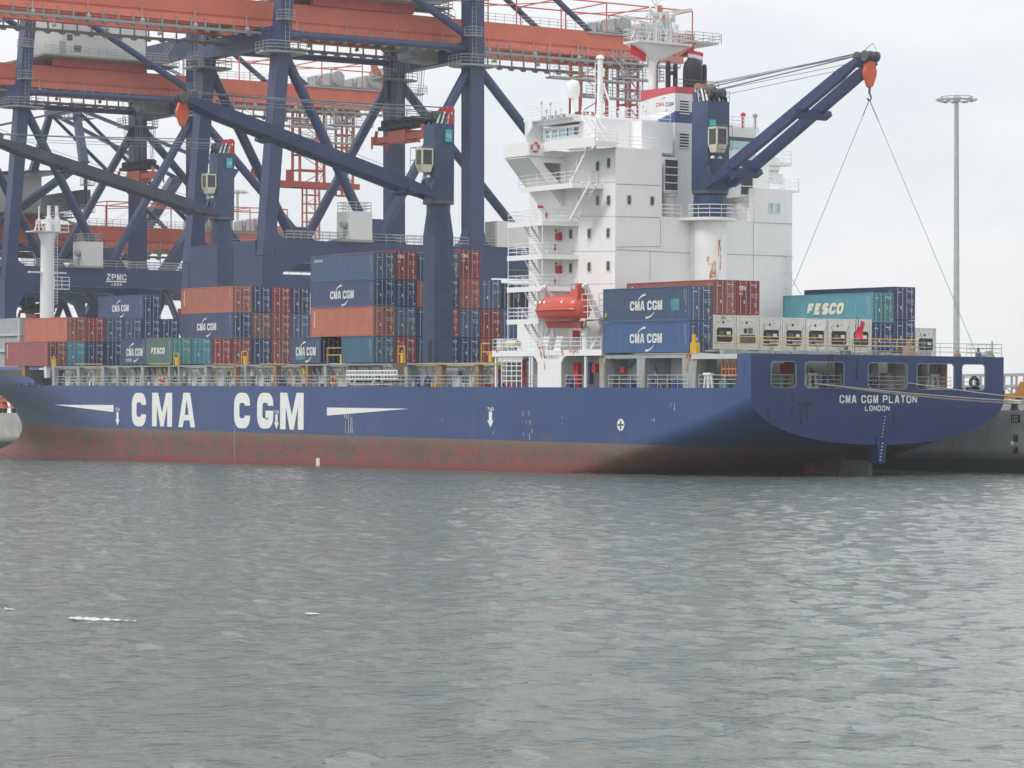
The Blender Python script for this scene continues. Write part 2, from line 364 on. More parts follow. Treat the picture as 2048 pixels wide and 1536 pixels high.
def stroke_quads(pts, t):
    closed = pts[0] == pts[-1]; P = [Vector((p[0], p[1], 0)) for p in pts]
    if closed: P = P[:-1]
    n = len(P); Lf = []; Rt = []
    for i, p in enumerate(P):
        a = P[i-1] if (i > 0 or closed) else None; b = P[(i+1) % n] if (i < n-1 or closed) else None
        d1 = (p - a).normalized() if a is not None else None; d2 = (b - p).normalized() if b is not None else None
        if d1 is None: d1 = d2
        if d2 is None: d2 = d1
        n1_ = Vector((-d1.y, d1.x, 0)); n2_ = Vector((-d2.y, d2.x, 0)); m_ = n1_ + n2_; lim = t*0.75
        if m_.length < 1e-4: m_ = n1_
        m_.normalize(); k = min(lim, (t/2) / max(0.3, m_.dot(n1_))); Lf.append(p + m_*k); Rt.append(p - m_*k)
    q = []
    for i in range(n if closed else n-1):
        j = (i+1) % n; q.append((Rt[i], Rt[j], Lf[j], Lf[i]))
    return q
def letters(mb, text, o, U, V, h, w, t, gap, nrm, slant=0.0, spaces=None, lift=0.004):
    """text as flat strokes: o = lower left, U reading direction, V up, nrm outwards"""
    o = Vector(o); U = Vector(U).normalized(); V = Vector(V).normalized(); nrm = Vector(nrm).normalized(); x = 0.0
    for ch in text:
        if ch == ' ': x += (spaces if spaces is not None else w*0.7); continue
        ww = w if ch not in 'I1' else w*0.45
        pg = poly_glyph(ch, ww, h, t) if (t/w > 0.22 and ch in 'CGOMA') else None
        if pg:
            for outer, holes in pg:
                lp = [[Vector((a, b_, 0)) for a, b_ in q] for q in [outer]+holes]; flat = [p for q in lp for p in q]
                mb.add([o + U*(x + v.x + slant*v.y) + V*v.y + nrm*lift for v in flat], [tuple(f) for f in tessellate_polygon(lp)])
            x += ww + gap; continue
        for si, st in enumerate(FONT[ch]):
            P = [(t/2 + px*(ww-t), t/2 + py*(h-t)) for px, py in st]
            if st[0] == st[-1]: P[-1] = P[0]
            for q in stroke_quads(P, t):
                mb.add([o + U*(x + v.x + slant*v.y) + V*v.y + nrm*(lift + 0.003*si) for v in q], [(0,1,2,3)])
        x += ww + gap
    return x - gap
def text_len(text, w, gap, spaces=None):
    x = 0.0
    for ch in text:
        x += (spaces if spaces is not None else w*0.7) if ch == ' ' else (w if ch not in 'I1' else w*0.45) + gap
    return x - gap
# ================================================================== WATER
def water_material():
    m = bpy.data.materials.new('harbour_water'); m.use_nodes = True
    t = m.node_tree; n = t.nodes; l = t.links; b = n['Principled BSDF']
    b.inputs['Base Color'].default_value = (0.092, 0.116, 0.098, 1); b.inputs['Roughness'].default_value = 0.05
    b.inputs['IOR'].default_value = 1.333; b.inputs['Specular IOR Level'].default_value = 0.5
    tcn = n.new('ShaderNodeTexCoord'); h = None
    for sc_, det, w_, rot, sy in ((1.1, 4, 0.60, 12, 2.4), (3.4, 5, 0.70, 25, 1.9), (10.0, 4, 0.22, -35, 1.5), (0.06, 2, 0.5, 10, 1.0)):
        mpn = n.new('ShaderNodeMapping'); mpn.inputs['Rotation'].default_value = (0, 0, R(rot)); mpn.inputs['Scale'].default_value = (sc_, sc_/sy, sc_)
        l.new(tcn.outputs['Object'], mpn.inputs[0])
        nz = n.new('ShaderNodeTexNoise'); nz.inputs['Scale'].default_value = 1; nz.inputs['Detail'].default_value = det; nz.inputs['Roughness'].default_value = 0.6
        l.new(mpn.outputs[0], nz.inputs['Vector'])
        mu = n.new('ShaderNodeMath'); mu.operation = 'MULTIPLY'; mu.inputs[1].default_value = w_; l.new(nz.outputs[0], mu.inputs[0])
        if h is None: h = mu.outputs[0]
        elif sc_ > 1:
            ad = n.new('ShaderNodeMath'); ad.operation = 'ADD'; l.new(h, ad.inputs[0]); l.new(mu.outputs[0], ad.inputs[1]); h = ad.outputs[0]
        else: patch = nz.outputs[0]
    bp = n.new('ShaderNodeBump'); bp.inputs['Distance'].default_value = 0.17
    mrp = n.new('ShaderNodeMapRange'); mrp.inputs[1].default_value = 0.3; mrp.inputs[2].default_value = 0.7; mrp.inputs[3].default_value = 0.55; mrp.inputs[4].default_value = 0.95
    l.new(patch, mrp.inputs[0]); l.new(mrp.outputs[0], bp.inputs['Strength'])
    l.new(h, bp.inputs['Height']); l.new(bp.outputs[0], b.inputs['Normal'])
    return m
M['water'] = water_material()
def wave_patch():
    """harbour chop: a random sea summed in the frequency domain on a grid laid along the line of sight"""
    nx, ny, dx = 1024, 512, 0.30
    rng = np.random.RandomState(5)
    kx = np.fft.fftfreq(nx, dx)*2*np.pi; ky = np.fft.fftfreq(ny, dx)*2*np.pi
    KX, KY = np.meshgrid(kx, ky, indexing='ij'); K = np.hypot(KX, KY); K[0, 0] = 1
    wd = R(40); cosd = (KX*np.cos(wd) + KY*np.sin(wd))/K
    kp = 2*np.pi/1.75
    A = np.exp(-0.75*(kp/K)**2) * K**-2.15 * np.exp(-(K*0.11)**2) * (0.25 + 0.75*cosd**2)
    sw = np.exp(-((K - 2*np.pi/9)/0.16)**2)*np.exp(-((cosd - 1)/0.25)**2)*0.02
    A = A/np.sqrt((A**2).sum()) + 0.25*sw/np.sqrt((sw**2).sum())
    A[0, 0] = 0
    ph = rng.normal(size=(nx, ny)) + 1j*rng.normal(size=(nx, ny))
    H = np.real(np.fft.ifft2(A*ph)); H = H/H.std()*0.022
    H = H + 0.12*(H**2/0.024 - 0.024)
    u0, w0 = 22.0, -ny*dx/2
    U = (u0 + np.arange(nx)*dx)[:, None]*np.ones((1, ny)); Wd = (w0 + np.arange(ny)*dx)[None, :]*np.ones((nx, 1))
    edge = np.clip(np.minimum.reduce([U-u0, (u0+nx*dx)-U, Wd-w0, -w0-Wd])/6, 0, 1)
    c, s_ = math.cos(-YAW), math.sin(-YAW)
    X = CAM.x + U*c - Wd*s_; Y = CAM.y + U*s_ + Wd*c
    co = np.stack([X, Y, H*edge], -1).reshape(-1, 3)
    i = np.arange(nx-1)[:, None]*ny + np.arange(ny-1)[None, :]
    q = np.stack([i, i+ny, i+ny+1, i+1], -1).reshape(-1, 4)
    me = bpy.data.meshes.new('water'); me.vertices.add(len(co)); me.vertices.foreach_set('co', co.astype(np.float32).ravel())
    me.loops.add(q.size); me.loops.foreach_set('vertex_index', q.astype(np.int32).ravel())
    me.polygons.add(len(q)); me.polygons.foreach_set('loop_start', np.arange(0, q.size, 4, dtype=np.int32)); me.polygons.foreach_set('loop_total', np.full(len(q), 4, dtype=np.int32))
    me.polygons.foreach_set('use_smooth', np.ones(len(q), dtype=bool)); me.update()
    me.materials.append(M['water']); o = bpy.data.objects.new('water', me); COL.objects.link(o)
    return tag(o, kind='structure')
wave_patch()
far = MB(); far.add([(-3000,-2500,-0.35),(3000,-2500,-0.35),(3000,2500,-0.35),(-3000,2500,-0.35)], [(0,1,2,3)])
tag(far.build('open_water', 'water'), kind='structure')
# floating foam streaks
foam = stain('sea_foam', (0.74, 0.76, 0.76)); foam.node_tree.nodes['Map Range.001'].inputs[1].default_value = 0.3; foam.node_tree.nodes['Map Range.001'].inputs[2].default_value = 0.75
def foam_patch(px0, px1, py0, py1, n, rows, label, group=None):
    mb = MB(); rng = random.Random(int(px0))
    a = W(px0, py0, 2, 0.0); b = W(px1, py1, 2, 0.0)
    top = []; bot = []; dpt = (W((px0+px1)/2, (py0+py1)/2 - 4, 2, 0) - W((px0+px1)/2, (py0+py1)/2 + 4, 2, 0))
    for i in range(n+1):
        t = i/n; e = math.sin(math.pi*min(1, t*1.3)**0.7 if t*1.3 < 1 else math.pi*1)*1.0
        e = max(0.04, math.sin(math.pi*t**0.6)*(1-t)**0.35)*(0.35 + 1.1*rng.random())
        c = a.lerp(b, t); top.append(c + dpt*rows*e*0.5); bot.append(c - dpt*rows*e*0.5)
    P = top + bot[::-1]
    mb.prism([(p.x, p.y, 0.028+0.01*math.sin(i*2.1)) for i, p in enumerate(P)], (0, 0, 0.006))
    o = mb.build('sea_foam', foam); tag(o, label, 'foam', group); return o
foam_patch(136, 272, 1238, 1244, 22, 0.9, 'largest patch of white foam floating on the water')
foam_patch(610, 639, 1229, 1230, 7, 0.5, 'small white foam fleck floating well clear of the large patch')
foam_patch(8, 31, 1219, 1221, 6, 0.35, 'thin white foam fleck farthest from the other foam, near the picture edge')
# ================================================================== QUAY
QY, QZ = -17.2, 5.5
def quay_material():
    m = mat('quay_concrete', (0.37, 0.37, 0.34), 0.85, var=0.16, vscale=0.6, streak=0.35, dirt=(0.12,0.12,0.10), bump=0.3)
    t = m.node_tree; n = t.nodes; l = t.links; b = n['Principled BSDF']; src = b.inputs['Base Color'].links[0].from_socket
    g = n.new('ShaderNodeNewGeometry'); s_ = n.new('ShaderNodeSeparateXYZ'); l.new(g.outputs['Position'], s_.inputs[0])
    nz = n.new('ShaderNodeTexNoise'); nz.inputs['Scale'].default_value = 0.8; ad = n.new('ShaderNodeMath'); ad.operation = 'MULTIPLY_ADD'; ad.inputs[1].default_value = -0.7
    l.new(nz.outputs[0], ad.inputs[0]); l.new(s_.outputs[2], ad.inputs[2])
    mrn = n.new('ShaderNodeMapRange'); mrn.inputs[1].default_value = 0.6; mrn.inputs[2].default_value = 1.7; mrn.inputs[3].default_value = 1; mrn.inputs[4].default_value = 0
    l.new(ad.outputs[0], mrn.inputs[0]); mm = n.new('ShaderNodeMix'); mm.data_type = 'RGBA'
    l.new(mrn.outputs[0], mm.inputs[0]); l.new(src, mm.inputs[6]); mm.inputs[7].default_value = (0.028, 0.032, 0.026, 1); l.new(mm.outputs[2], b.inputs['Base Color'])
    return m
M['quay'] = quay_material()
M['apron'] = mat('quay_apron_concrete', (0.40, 0.40, 0.37), 0.8, var=0.12, vscale=0.2)
q = MB(); q.box((-900, QY-1.2, -6), (1500, QY, QZ)); tag(q.build('quay_wall', 'quay'), kind='structure')
q = MB(); q.box((-900, -1600, -6), (1500, QY-1.201, QZ-0.004)); tag(q.build('quay_apron', 'apron'), kind='structure')
# bollards, fender recesses, berth number board
def make_bollard(x, label):
    b = thing('bollard', label, 'bollard', Matrix.Translation((x, QY-0.75, QZ)), 'bollards along the quay edge')
    MB().lathe((0,0,0), [(0.42,0),(0.40,0.1),(0.30,0.2),(0.30,0.62)], 14).build('post', 'dark', b, True)
    MB().lathe((0,0,0.62), [(0.30,0),(0.58,0.05),(0.60,0.16),(0.45,0.28),(0.0,0.30)], 16).build('cap', 'whiteclean', b, True)
    return b
bx = W(2029, 820, 1, QY-0.75).x
make_bollard(bx, 'black mooring bollard with white mushroom cap on the quay edge by the stern')
for k, (py, hh) in enumerate(((876, 0.62), (900, 0.62))):
    p = W(2031, py, 1, QY); r_ = MB()
    r_.box((p.x-0.32, QY-0.02, p.z-0.35), (p.x+0.32, QY+0.012, p.z+0.3))
    r_.mat(1).prism([(p.x-0.32, QY+0.015, p.z+0.3), (p.x+0.32, QY+0.015, p.z+0.3), (p.x+0.32, QY+0.015, p.z-0.05)], (0, 0.015, 0))
    o = r_.build('wall_recess', ['dark', 'dgrey']); tag(o, ('square dark recess in the quay wall just under the number board', 'square dark recess in the quay wall beside a white lamp')[k], 'recess')
p = W(2024, 887, 1, QY+0.1); o = MB().lathe((p.x, QY+0.1, p.z), [(0.14,-0.1),(0.2,0),(0.14,0.1)], 12, axis=1).build('wall_lamp', 'whiteclean', smooth=True)
tag(o, 'small round white lamp on the quay wall beside the lower recess', 'lamp')
p0 = W(2023.5, 844.5, 1, QY+0.03); p1 = W(2038.5, 831, 1, QY+0.03)
nb = thing('number_board', 'black berth number board reading 132 on the quay wall', 'sign', Matrix.Translation((p1.x, QY, p0.z)))
MB().box((-0.1, 0.0, -0.05), (p0.x-p1.x+0.1, 0.03, p1.z-p0.z+0.05)).build('board', 'black', nb)
mb = MB(); wd = p0.x-p1.x; hb_ = p1.z-p0.z
letters(mb, '132', (wd-0.04, 0.03, 0.06), (-1,0,0), (0,0,1), hb_-0.12, wd*0.25, 0.06, 0.07, (0,1,0)); mb.build('lettering', 'letter', nb)
# light mast
def light_mast(px, py_top, Y, r0, label):
    top = W(px, py_top, 1, Y); b = thing('light_mast', label, 'light mast', Matrix.Translation((top.x, Y, QZ)))
    H = top.z - QZ
    MB().tube((0,0,0), (0,0,H), r0, 12, r2=r0*0.62).build('pole', 'galv', b, True)
    rg = MB().torus((0,0,H), 1.9, 0.09, axis=2, n=20, k=5); rg.torus((0,0,H+0.35), 1.9, 0.06, axis=2, n=20, k=5)
    for i in range(6): t = math.pi*i/3; rg.tube((0,0,H+0.2), (1.9*math.cos(t), 1.9*math.sin(t), H), 0.05, 4)
    rg.lathe((0,0,H-0.2), [(0.4,0),(0.45,0.5),(0.2,0.8)], 10); rg.build('head_frame', 'galv', b)
    lampmesh = MB().hexa([(-0.45,-0.3,-0.35),(0.45,-0.3,-0.35),(0.45,0.45,-0.15),(-0.45,0.45,-0.15),(-0.4,-0.25,0.02),(0.4,-0.25,0.02),(0.4,0.4,0.1),(-0.4,0.4,0.1)]).mesh('floodlight', [M['galv']])
    for i in range(10):
        t = 2*math.pi*i/10; o = bpy.data.objects.new('floodlight', lampmesh); COL.objects.link(o); o.parent = b
        o.location = (2.15*math.cos(t), 2.15*math.sin(t), H+0.05); o.scale = (0.75, 0.75, 0.75); o.rotation_euler = (0, 0, t - math.pi/2)
    return b
light_mast(1913, 200, -78, 0.42, 'tall grey light mast with a ring of floodlights on the quay right of the stern')
light_mast(475, 385, -150, 0.42, 'distant light mast showing its floodlight ring between the gantry legs')
# steel gangway truss behind the stern
def truss():
    Yt = -30.0; a = W(1985, 750, 1, Yt); z1 = a.z; z0 = W(2000, 795, 1, Yt).z; x1 = a.x + 4; x0 = W(2060, 750, 1, Yt).x - 14
    b = thing('steel_gangway', 'grey lattice steel gangway standing on the quay beyond the stern', 'gangway', Matrix.Translation((x0, Yt, QZ)))
    L = x1 - x0; zz0 = z0-QZ; zz1 = z1-QZ
    for yy in (0, -2.2):
        for z in (zz0, (zz0+zz1)/2, zz1): MB().beam((0,yy,z), (L,yy,z), 0.22, 0.24).build('chord', 'galv', b)
        n_ = max(4, round(L/1.7))
        for i in range(n_+1):
            x = L*i/n_; MB().beam((x,yy,zz0), (x,yy,zz1), 0.16, 0.16, up=(1,0,0)).build('upright', 'galv', b)
            if i < n_ and i % 2: MB().beam((x,yy,zz0), (x+L/n_,yy,(zz0+zz1)/2), 0.10, 0.10).build('diagonal', 'galv', b)
    MB().box((0,-2.3,zz0+0.15), (L,0.1,zz0+0.2)).build('deck', 'walk', b)
truss()
a = W(2040, 799, 1, -22.0); MB().box((-70, -22.4, QZ), (40, -22.0, a.z)).build('low_wall', 'apron')
tag(bpy.data.objects['low_wall'], 'low pale concrete wall along the quay behind the bollard', 'wall')
def yellow_machine():
    Ym = -24.5; p = W(2046, 821, 1, Ym); b = thing('mobile_crane', 'orange yellow mobile machine with a low boom on the quay behind the stern', 'mobile crane', Matrix.Translation((p.x, Ym, QZ)))
    oy = mat('machine_orange', (0.50, 0.24, 0.04), 0.55, var=0.12, vscale=2)
    zb = W(2015, 791, 1, Ym).z-QZ; ze = W(2000, 795, 1, Ym).z-QZ
    xe = W(1985, 793, 1, Ym).x - p.x
    MB().beam((-1.5,0,zb+0.1), (xe,0,ze), 0.5, 0.5).build('boom', oy, b)
    bd = MB(); bd.hexa([(-5,-1.2,0.9),(0.3,-1.2,0.9),(0.3,1.2,0.9),(-5,1.2,0.9),(-5,-1.2,2.6),(-0.9,-1.2,2.6),(-0.9,1.2,2.6),(-5,1.2,2.6)]); bd.build('body', oy, b)
    cb = MB(); cb.box((-4.8,-1.1,2.6), (-3.2,1.1,3.9)); cb.build('cab', oy, b); MB().box((-3.4,-0.9,2.8), (-3.19,0.9,3.7)).build('window', 'glassdark', b)
    for x in (-0.8, -3.9):
        for y in (-1.1, 1.1): MB().lathe((x,y-0.25,0.6), [(0.6,0),(0.6,0.5)], 14, axis=1).build('wheel', 'rubber', b, True)
yellow_machine()
# ================================================================== THE SHIP
BM, ZD, XT, ZP = 13.85, 7.34, -8.33, 10.14          # half beam, deck height, transom, poop top
ship = thing('container_ship', 'blue hulled container ship moored at the quay with a white deckhouse', 'container ship', SHIP.copy())
def hull_material():
    m = bpy.data.materials.new('hull_paint'); m.use_nodes = True; t = m.node_tree; n = t.nodes; l = t.links; b = n['Principled BSDF']
    b.inputs['Roughness'].default_value = 0.38; b.inputs['Specular IOR Level'].default_value = 0.5
    tcn = n.new('ShaderNodeTexCoord'); sx = n.new('ShaderNodeSeparateXYZ'); l.new(tcn.outputs['Object'], sx.inputs[0])
    def noise(scale, map_, det=6, rough=0.6):
        mpn = n.new('ShaderNodeMapping'); mpn.inputs['Scale'].default_value = map_; l.new(tcn.outputs['Object'], mpn.inputs[0])
        z = n.new('ShaderNodeTexNoise'); z.inputs['Scale'].default_value = scale; z.inputs['Detail'].default_value = det; z.inputs['Roughness'].default_value = rough
        l.new(mpn.outputs[0], z.inputs['Vector']); return z.outputs[0]
    def rng(s, a, b_, c=0.0, d=1.0):
        k = n.new('ShaderNodeMapRange'); l.new(s, k.inputs[0])
        for i, v in enumerate((a, b_, c, d)): k.inputs[1+i].default_value = v
        return k.outputs[0]
    def mix(f, a, c):
        k = n.new('ShaderNodeMix'); k.data_type = 'RGBA'
        if isinstance(f, float): k.inputs[0].default_value = f
        else: l.new(f, k.inputs[0])
        for s, v in ((k.inputs[6], a), (k.inputs[7], c)):
            if isinstance(v, tuple): s.default_value = (*v, 1)
            else: l.new(v, s)
        return k.outputs[2]
    def math_(op, a, c=None):
        k = n.new('ShaderNodeMath'); k.operation = op
        for s, v in ((k.inputs[0], a), (k.inputs[1], c)):
            if v is None: continue
            if isinstance(v, (int, float)): s.default_value = v
            else: l.new(v, s)
        return k.outputs[0]
    blue = mix(rng(noise(0.12, (1,1,2)), 0.3, 0.7), (0.018, 0.054, 0.168), (0.028, 0.070, 0.190))
    # faded upper strakes, plate patches
    blue = mix(rng(noise(0.5, (1,1,0.5), 8), 0.52, 0.75, 0, 0.35), blue, (0.060, 0.082, 0.140))
    blue = mix(rng(noise(1.4, (1.3,1,0.07), 5), 0.56, 0.76, 0, 0.45), blue, (0.090, 0.100, 0.125))
    low = rng(sx.outputs[2], 5.0, 2.4); 
    rusty = math_('MULTIPLY', rng(noise(0.55, (1,1,0.8), 10, 0.72), 0.57, 0.66, 0, 0.9), low)
    blue = mix(rusty, blue, (0.13, 0.075, 0.045))
    scr = rng(noise(2.3, (1.6,1,0.22), 3, 0.5), 0.76, 0.80, 0, 0.8); blue = mix(math_('MULTIPLY', scr, low), blue, (0.55, 0.56, 0.55))
    red = mix(rng(noise(0.35, (1,1,1.4), 8, 0.7), 0.36, 0.62), (0.250, 0.068, 0.050), (0.115, 0.085, 0.070))
    red = mix(rng(noise(1.2, (0.5,1,2.6), 8, 0.7), 0.48, 0.66, 0, 0.65), red, (0.085, 0.068, 0.060))
    red = mix(rng(noise(2.4, (1.5,1,0.35), 8, 0.7), 0.55, 0.72, 0, 0.7), red, (0.34, 0.105, 0.065))
    zt = math_('ADD', sx.outputs[2], math_('MULTIPLY', noise(0.4, (1,1,1)), 1.6))
    red = mix(rng(zt, 2.2, 3.4, 0, 0.72), red, (0.17, 0.145, 0.12))
    zw = math_('ADD', sx.outputs[2], math_('MULTIPLY', sx.outputs[0], 0.0106))
    red = mix(rng(zw, 0.75, 0.35, 0, 0.75), red, (0.22, 0.045, 0.045))
    red = mix(rng(zw, 0.14, 0.04, 0, 0.9), red, (0.12, 0.05, 0.05))
    sel = math_('GREATER_THAN', sx.outputs[2], 2.51)
    col = mix(sel, red, blue); l.new(col, b.inputs['Base Color'])
    l.new(rng(sel, 0, 1, 0.75, 0.36), b.inputs['Roughness'])
    bp = n.new('ShaderNodeBump'); bp.inputs['Strength'].default_value = 0.25; bp.inputs['Distance'].default_value = 0.12
    l.new(noise(0.28, (1,1,1), 2), bp.inputs['Height']); l.new(bp.outputs[0], b.inputs['Normal'])
    return m
M['hull'] = hull_material()
def lerp(a, b, t): return a + (b-a)*t
def interp(x, pts):
    if x <= pts[0][0]: return pts[0][1]
    for (x0, y0), (x1, y1) in zip(pts, pts[1:]):
        if x <= x1: return lerp(y0, y1, (x-x0)/(x1-x0))
    return pts[-1][1]
def stem(z): return interp(z, [(-9,152),(-3,156.5),(-1,158.3),(0,159.3),(2.1,161.3),(3.45,162.6),(5.4,165.4),(6.9,168.6),(7.34,169.6),(11,177.0)])
def shoulder(z): return interp(z, [(-9,96),(0,101),(4,112),(7.34,127),(11,140)])
def bown(z): return interp(z, [(-9,1.5),(0,1.45),(4,1.55),(7.34,2.1),(11,2.8)])
def halfb(x, y, z):
    xs, xe = shoulder(z), stem(z)
    if x <= xs: return y
    t = min(1.0, (x-xs)/(xe-xs)); return y*(1 - t**bown(z))
def section(x):
    """(y,z) from the deck edge down to the centreline, stern and midship"""
    t = min(1.0, max(0.0, (x-XT)/52.0))
    zk = 2.74 - 11.74*t**1.05 if t < 1 else -9.0; zc = 6.7 - 12.2*t**0.85
    out = [(BM, lerp(ZD, zc, j/8)) for j in range(8)]
    for j in range(13):
        a = math.pi/2*j/12; out.append((BM*math.cos(a)**0.92 if j < 12 else 0.0, zc - (zc-zk)*math.sin(a)**0.95))
    return out
NS = 84
def hull_point(i, j, ybase=None):
    s_ = i/NS
    if s_ < 0.62:
        x = lerp(XT, 95, (s_/0.62)**1.35); y, z = section(x)[j]; return (x, y, z)
    y, z = section(95)[j]; u = (s_-0.62)/0.38; x = lerp(95, stem(z), u**0.85); return (x, halfb(x, y, z), z)
def build_hull():
    mb = MB(); nj = 21; V = []
    for sg in (1, -1):
        for i in range(NS+1):
            for j in range(nj): x, y, z = hull_point(i, j); V.append((x, sg*y, z))
    F_ = []
    off = (NS+1)*nj
    for i in range(NS):
        for j in range(nj-1):
            a = i*nj+j; F_.append((a, a+nj, a+nj+1, a+1)); a += off; F_.append((a, a+1, a+nj+1, a+nj))
    mb.add(V, F_)
    # deck
    D = [(hull_point(i, 0)) for i in range(NS+1)]
    o = len(mb.v); mb.v += [(x, y, z-0.02) for x, y, z in D] + [(x, -y, z-0.02) for x, y, z in D]
    for i in range(NS): mb.f.append((o+i, o+i+NS+1, o+i+NS+2, o+i+1)); mb.m.append(1)
    ob = mb.build('hull', ['hull', 'grey'], ship, smooth=True); return ob
build_hull()
# forecastle bulwark, flaring on above the deck line towards the stem
def bul_top(x): return interp(x, [(126.5,7.36),(129.5,8.42),(141.5,8.45),(144,8.9),(148,9.7),(156,10.4),(177,11.2)])
mb = MB(); rows = []
for k in range(46):
    u = k/45; row = []
    for j in range(5):
        x0 = lerp(126.5, 169.6, u); zt = bul_top(lerp(126.5, 176.5, u)); z = lerp(ZD, zt, j/4)
        x = lerp(126.5, stem(z), u); row.append((x, halfb(x, BM+0.0, z), z))
    rows.append(row)
for sg in (1, -1):
    V = [(x, y*sg, z) for row in rows for x, y, z in row] + [(x-0.05, (y-0.22)*sg if y > 0.3 else 0.05*sg, z) for row in rows for x, y, z in row]
    n5 = len(rows)*5; fs = []
    for i in range(len(rows)-1):
        for j in range(4):
            a = i*5+j; fs.append((a, a+5, a+6, a+1)); fs.append((a+n5, a+n5+1, a+n5+6, a+n5+5))
        a = i*5+4; fs.append((a, a+5, a+5+n5, a+n5))
    mb.add(V, fs)
mb.build('forecastle_bulwark', 'hull', ship, smooth=True)
for px in (12, 29, 41, 59, 70, 84):
    p = S(px, 769, BM+0.0); yy = halfb(p.x, BM, p.z)
    MB().lathe((p.x, yy-0.02, p.z), [(0.30,0),(0.30,0.06)], 12, axis=1).build('bulwark_port', 'dark', ship)
# bulbous bow, faired into the stem
def bulb_point(u, z):
    xe = interp(z, [(-7,170.0),(-4.5,173.4),(-2.5,172.4),(-1.5,169.8),(-0.9,166.8),(-0.2,163.9),(0.6,162.2),(1.5,161.4),(2.45,161.3)])
    x = lerp(132, xe, u); e = max(0.0, (x-132)/(xe-132)); amp = interp(z, [(-7,1.4),(-4.5,2.4),(-2.5,2.1),(-1.2,1.35),(0,0.75),(1.2,0.45),(2.45,0.25)])
    g = amp*min(1.0, e*2.2)*max(0.0, 1-e**7)**0.5; h = halfb(x, BM, z) if x < stem(z) else 0.0
    return (x, 0.015 + (h**2.2 + g**2.2)**(1/2.2), z)
zs_ = [2.45, 2.0, 1.5, 1.0, 0.6, 0.2, -0.2, -0.6, -1.0, -1.4, -1.9, -2.5, -3.3, -4.5, -5.8, -7.0]; us_ = [k/40 for k in range(37)] + [0.92, 0.94, 0.96, 0.975, 0.985, 0.993, 0.998, 1.0]
mb = MB()
for sg in (1, -1):
    V = [(lambda p: (p[0], sg*p[1], p[2]))(bulb_point(u, z)) for z in zs_ for u in us_]; k = len(us_)
    mb.add(V, [(i*k+j, i*k+j+1, (i+1)*k+j+1, (i+1)*k+j) if sg < 0 else (i*k+j, (i+1)*k+j, (i+1)*k+j+1, i*k+j+1) for i in range(len(zs_)-1) for j in range(k-1)])
mb.build('bulbous_bow', 'hull', ship, smooth=True)
# rudder, rudder horn, stern frame, draught-mark fin under the transom
mb = MB(); mb.hexa([(-7.0,-0.25,-7),(-3.5,-0.35,-7),(-3.5,0.35,-7),(-7.0,0.25,-7),(-7.0,-0.25,1.35),(-3.5,-0.35,1.35),(-3.5,0.35,1.35),(-7.0,0.25,1.35)]); mb.build('rudder', 'rubber' if False else 'dgrey', ship)
mb = MB(); mb.hexa([(-3.1,-0.45,-3),(-1.9,-0.5,-3),(-1.9,0.5,-3),(-3.1,0.45,-3),(-3.3,-0.5,3.0),(-1.4,-0.6,3.0),(-1.4,0.6,3.0),(-3.3,0.5,3.0)]); mb.build('rudder_horn', mat('rudder_horn_brown', (0.10,0.055,0.038), 0.8, var=0.2), ship)
mb = MB(); mb.beam((0.6,0,-7), (0.2,0,2.4), 1.0, 1.5, up=(1,0,0)); mb.build('stern_frame', 'hull', ship)
mb = MB(); mb.hexa([(-8.5,-0.30,1.15),(-7.4,-0.30,1.15),(-7.4,0.30,1.15),(-8.5,0.30,1.15),(-8.5,-0.62,3.3),(-6.8,-0.62,3.3),(-6.8,0.62,3.3),(-8.5,0.62,3.3)])
finblue = mat('transom_blue_paint', (0.017, 0.040, 0.135), 0.42, var=0.08, vscale=0.5, streak=0.12, dirt=(0.05,0.05,0.06), rust=0.04)
mb.build('stern_fin', finblue, ship)
# ------------------------------------------------------------------ transom plate with its five mooring openings
def rrect(y0, y1, z0, z1, r=0.35, x=0.0, n=4):
    pts = []
    for cy, cz, a0 in ((y1-r, z1-r, 0), (y0+r, z1-r, 90), (y0+r, z0+r, 180), (y1-r, z0+r, 270)):
        for k in range(n+1): a = R(a0+90*k/n); pts.append((x, cy+r*math.cos(a), cz+r*math.sin(a)))
    return pts
sec = section(XT); X1 = XT-0.03
outer = [(X1, BM, ZP)] + [(X1, y, z) for y, z in sec] + [(X1, -y, z) for y, z in sec[::-1][1:]] + [(X1, -BM, ZP)]
opens = []
for a, b_, zt in ((1541, 1591, 0), (1609, 1687, 0), (1735, 1814, 0), (1833, 1907, 0), (1923, 1969, 0)):
    ya = F(a, 750, XT).y; yb = F(b_, 750, XT).y; z0 = F((a+b_)/2, 775.5 + 0.012*(a-1541), XT).z; z1 = F((a+b_)/2, 722.5+0.017*(a-1541), XT).z
    opens.append((yb, ya, z0, z1))
holes = [rrect(o[0], o[1], o[2], o[3], 0.34, X1) for o in opens]
MB().plate(outer, holes, (0.06, 0, 0)).build('transom', finblue, ship)
mb = MB()
for o in opens:
    pts = rrect(o[0], o[1], o[2], o[3], 0.34, X1-0.035)
    for a, b_ in zip(pts, pts[1:]+pts[:1]): mb.beam(a, b_, 0.035, 0.04, up=(1,0,0))
mb.each('opening_rim', 'grey', ship)
mb = MB(); sec2 = [(y, z) for y, z in sec if z < ZD]
for sg in (1, -1):
    for (y0, z0), (y1, z1) in zip(sec2, sec2[1:]): mb.beam((X1-0.02, sg*y0, z0), (X1-0.02, sg*y1, z1), 0.07, 0.07, up=(1,0,0))
mb.build('transom_edge', 'jibblue', ship)
for i, o in enumerate(opens):
    mb = MB(); a = Vector((XT+0.25, o[1]-0.05, o[2])); b_ = Vector((XT+0.25, o[0]+0.05, o[2]))
    mb.railing([a, b_], 1.05, 3, 1.5, 0.025); mb.build('opening_rail', 'grey', ship)
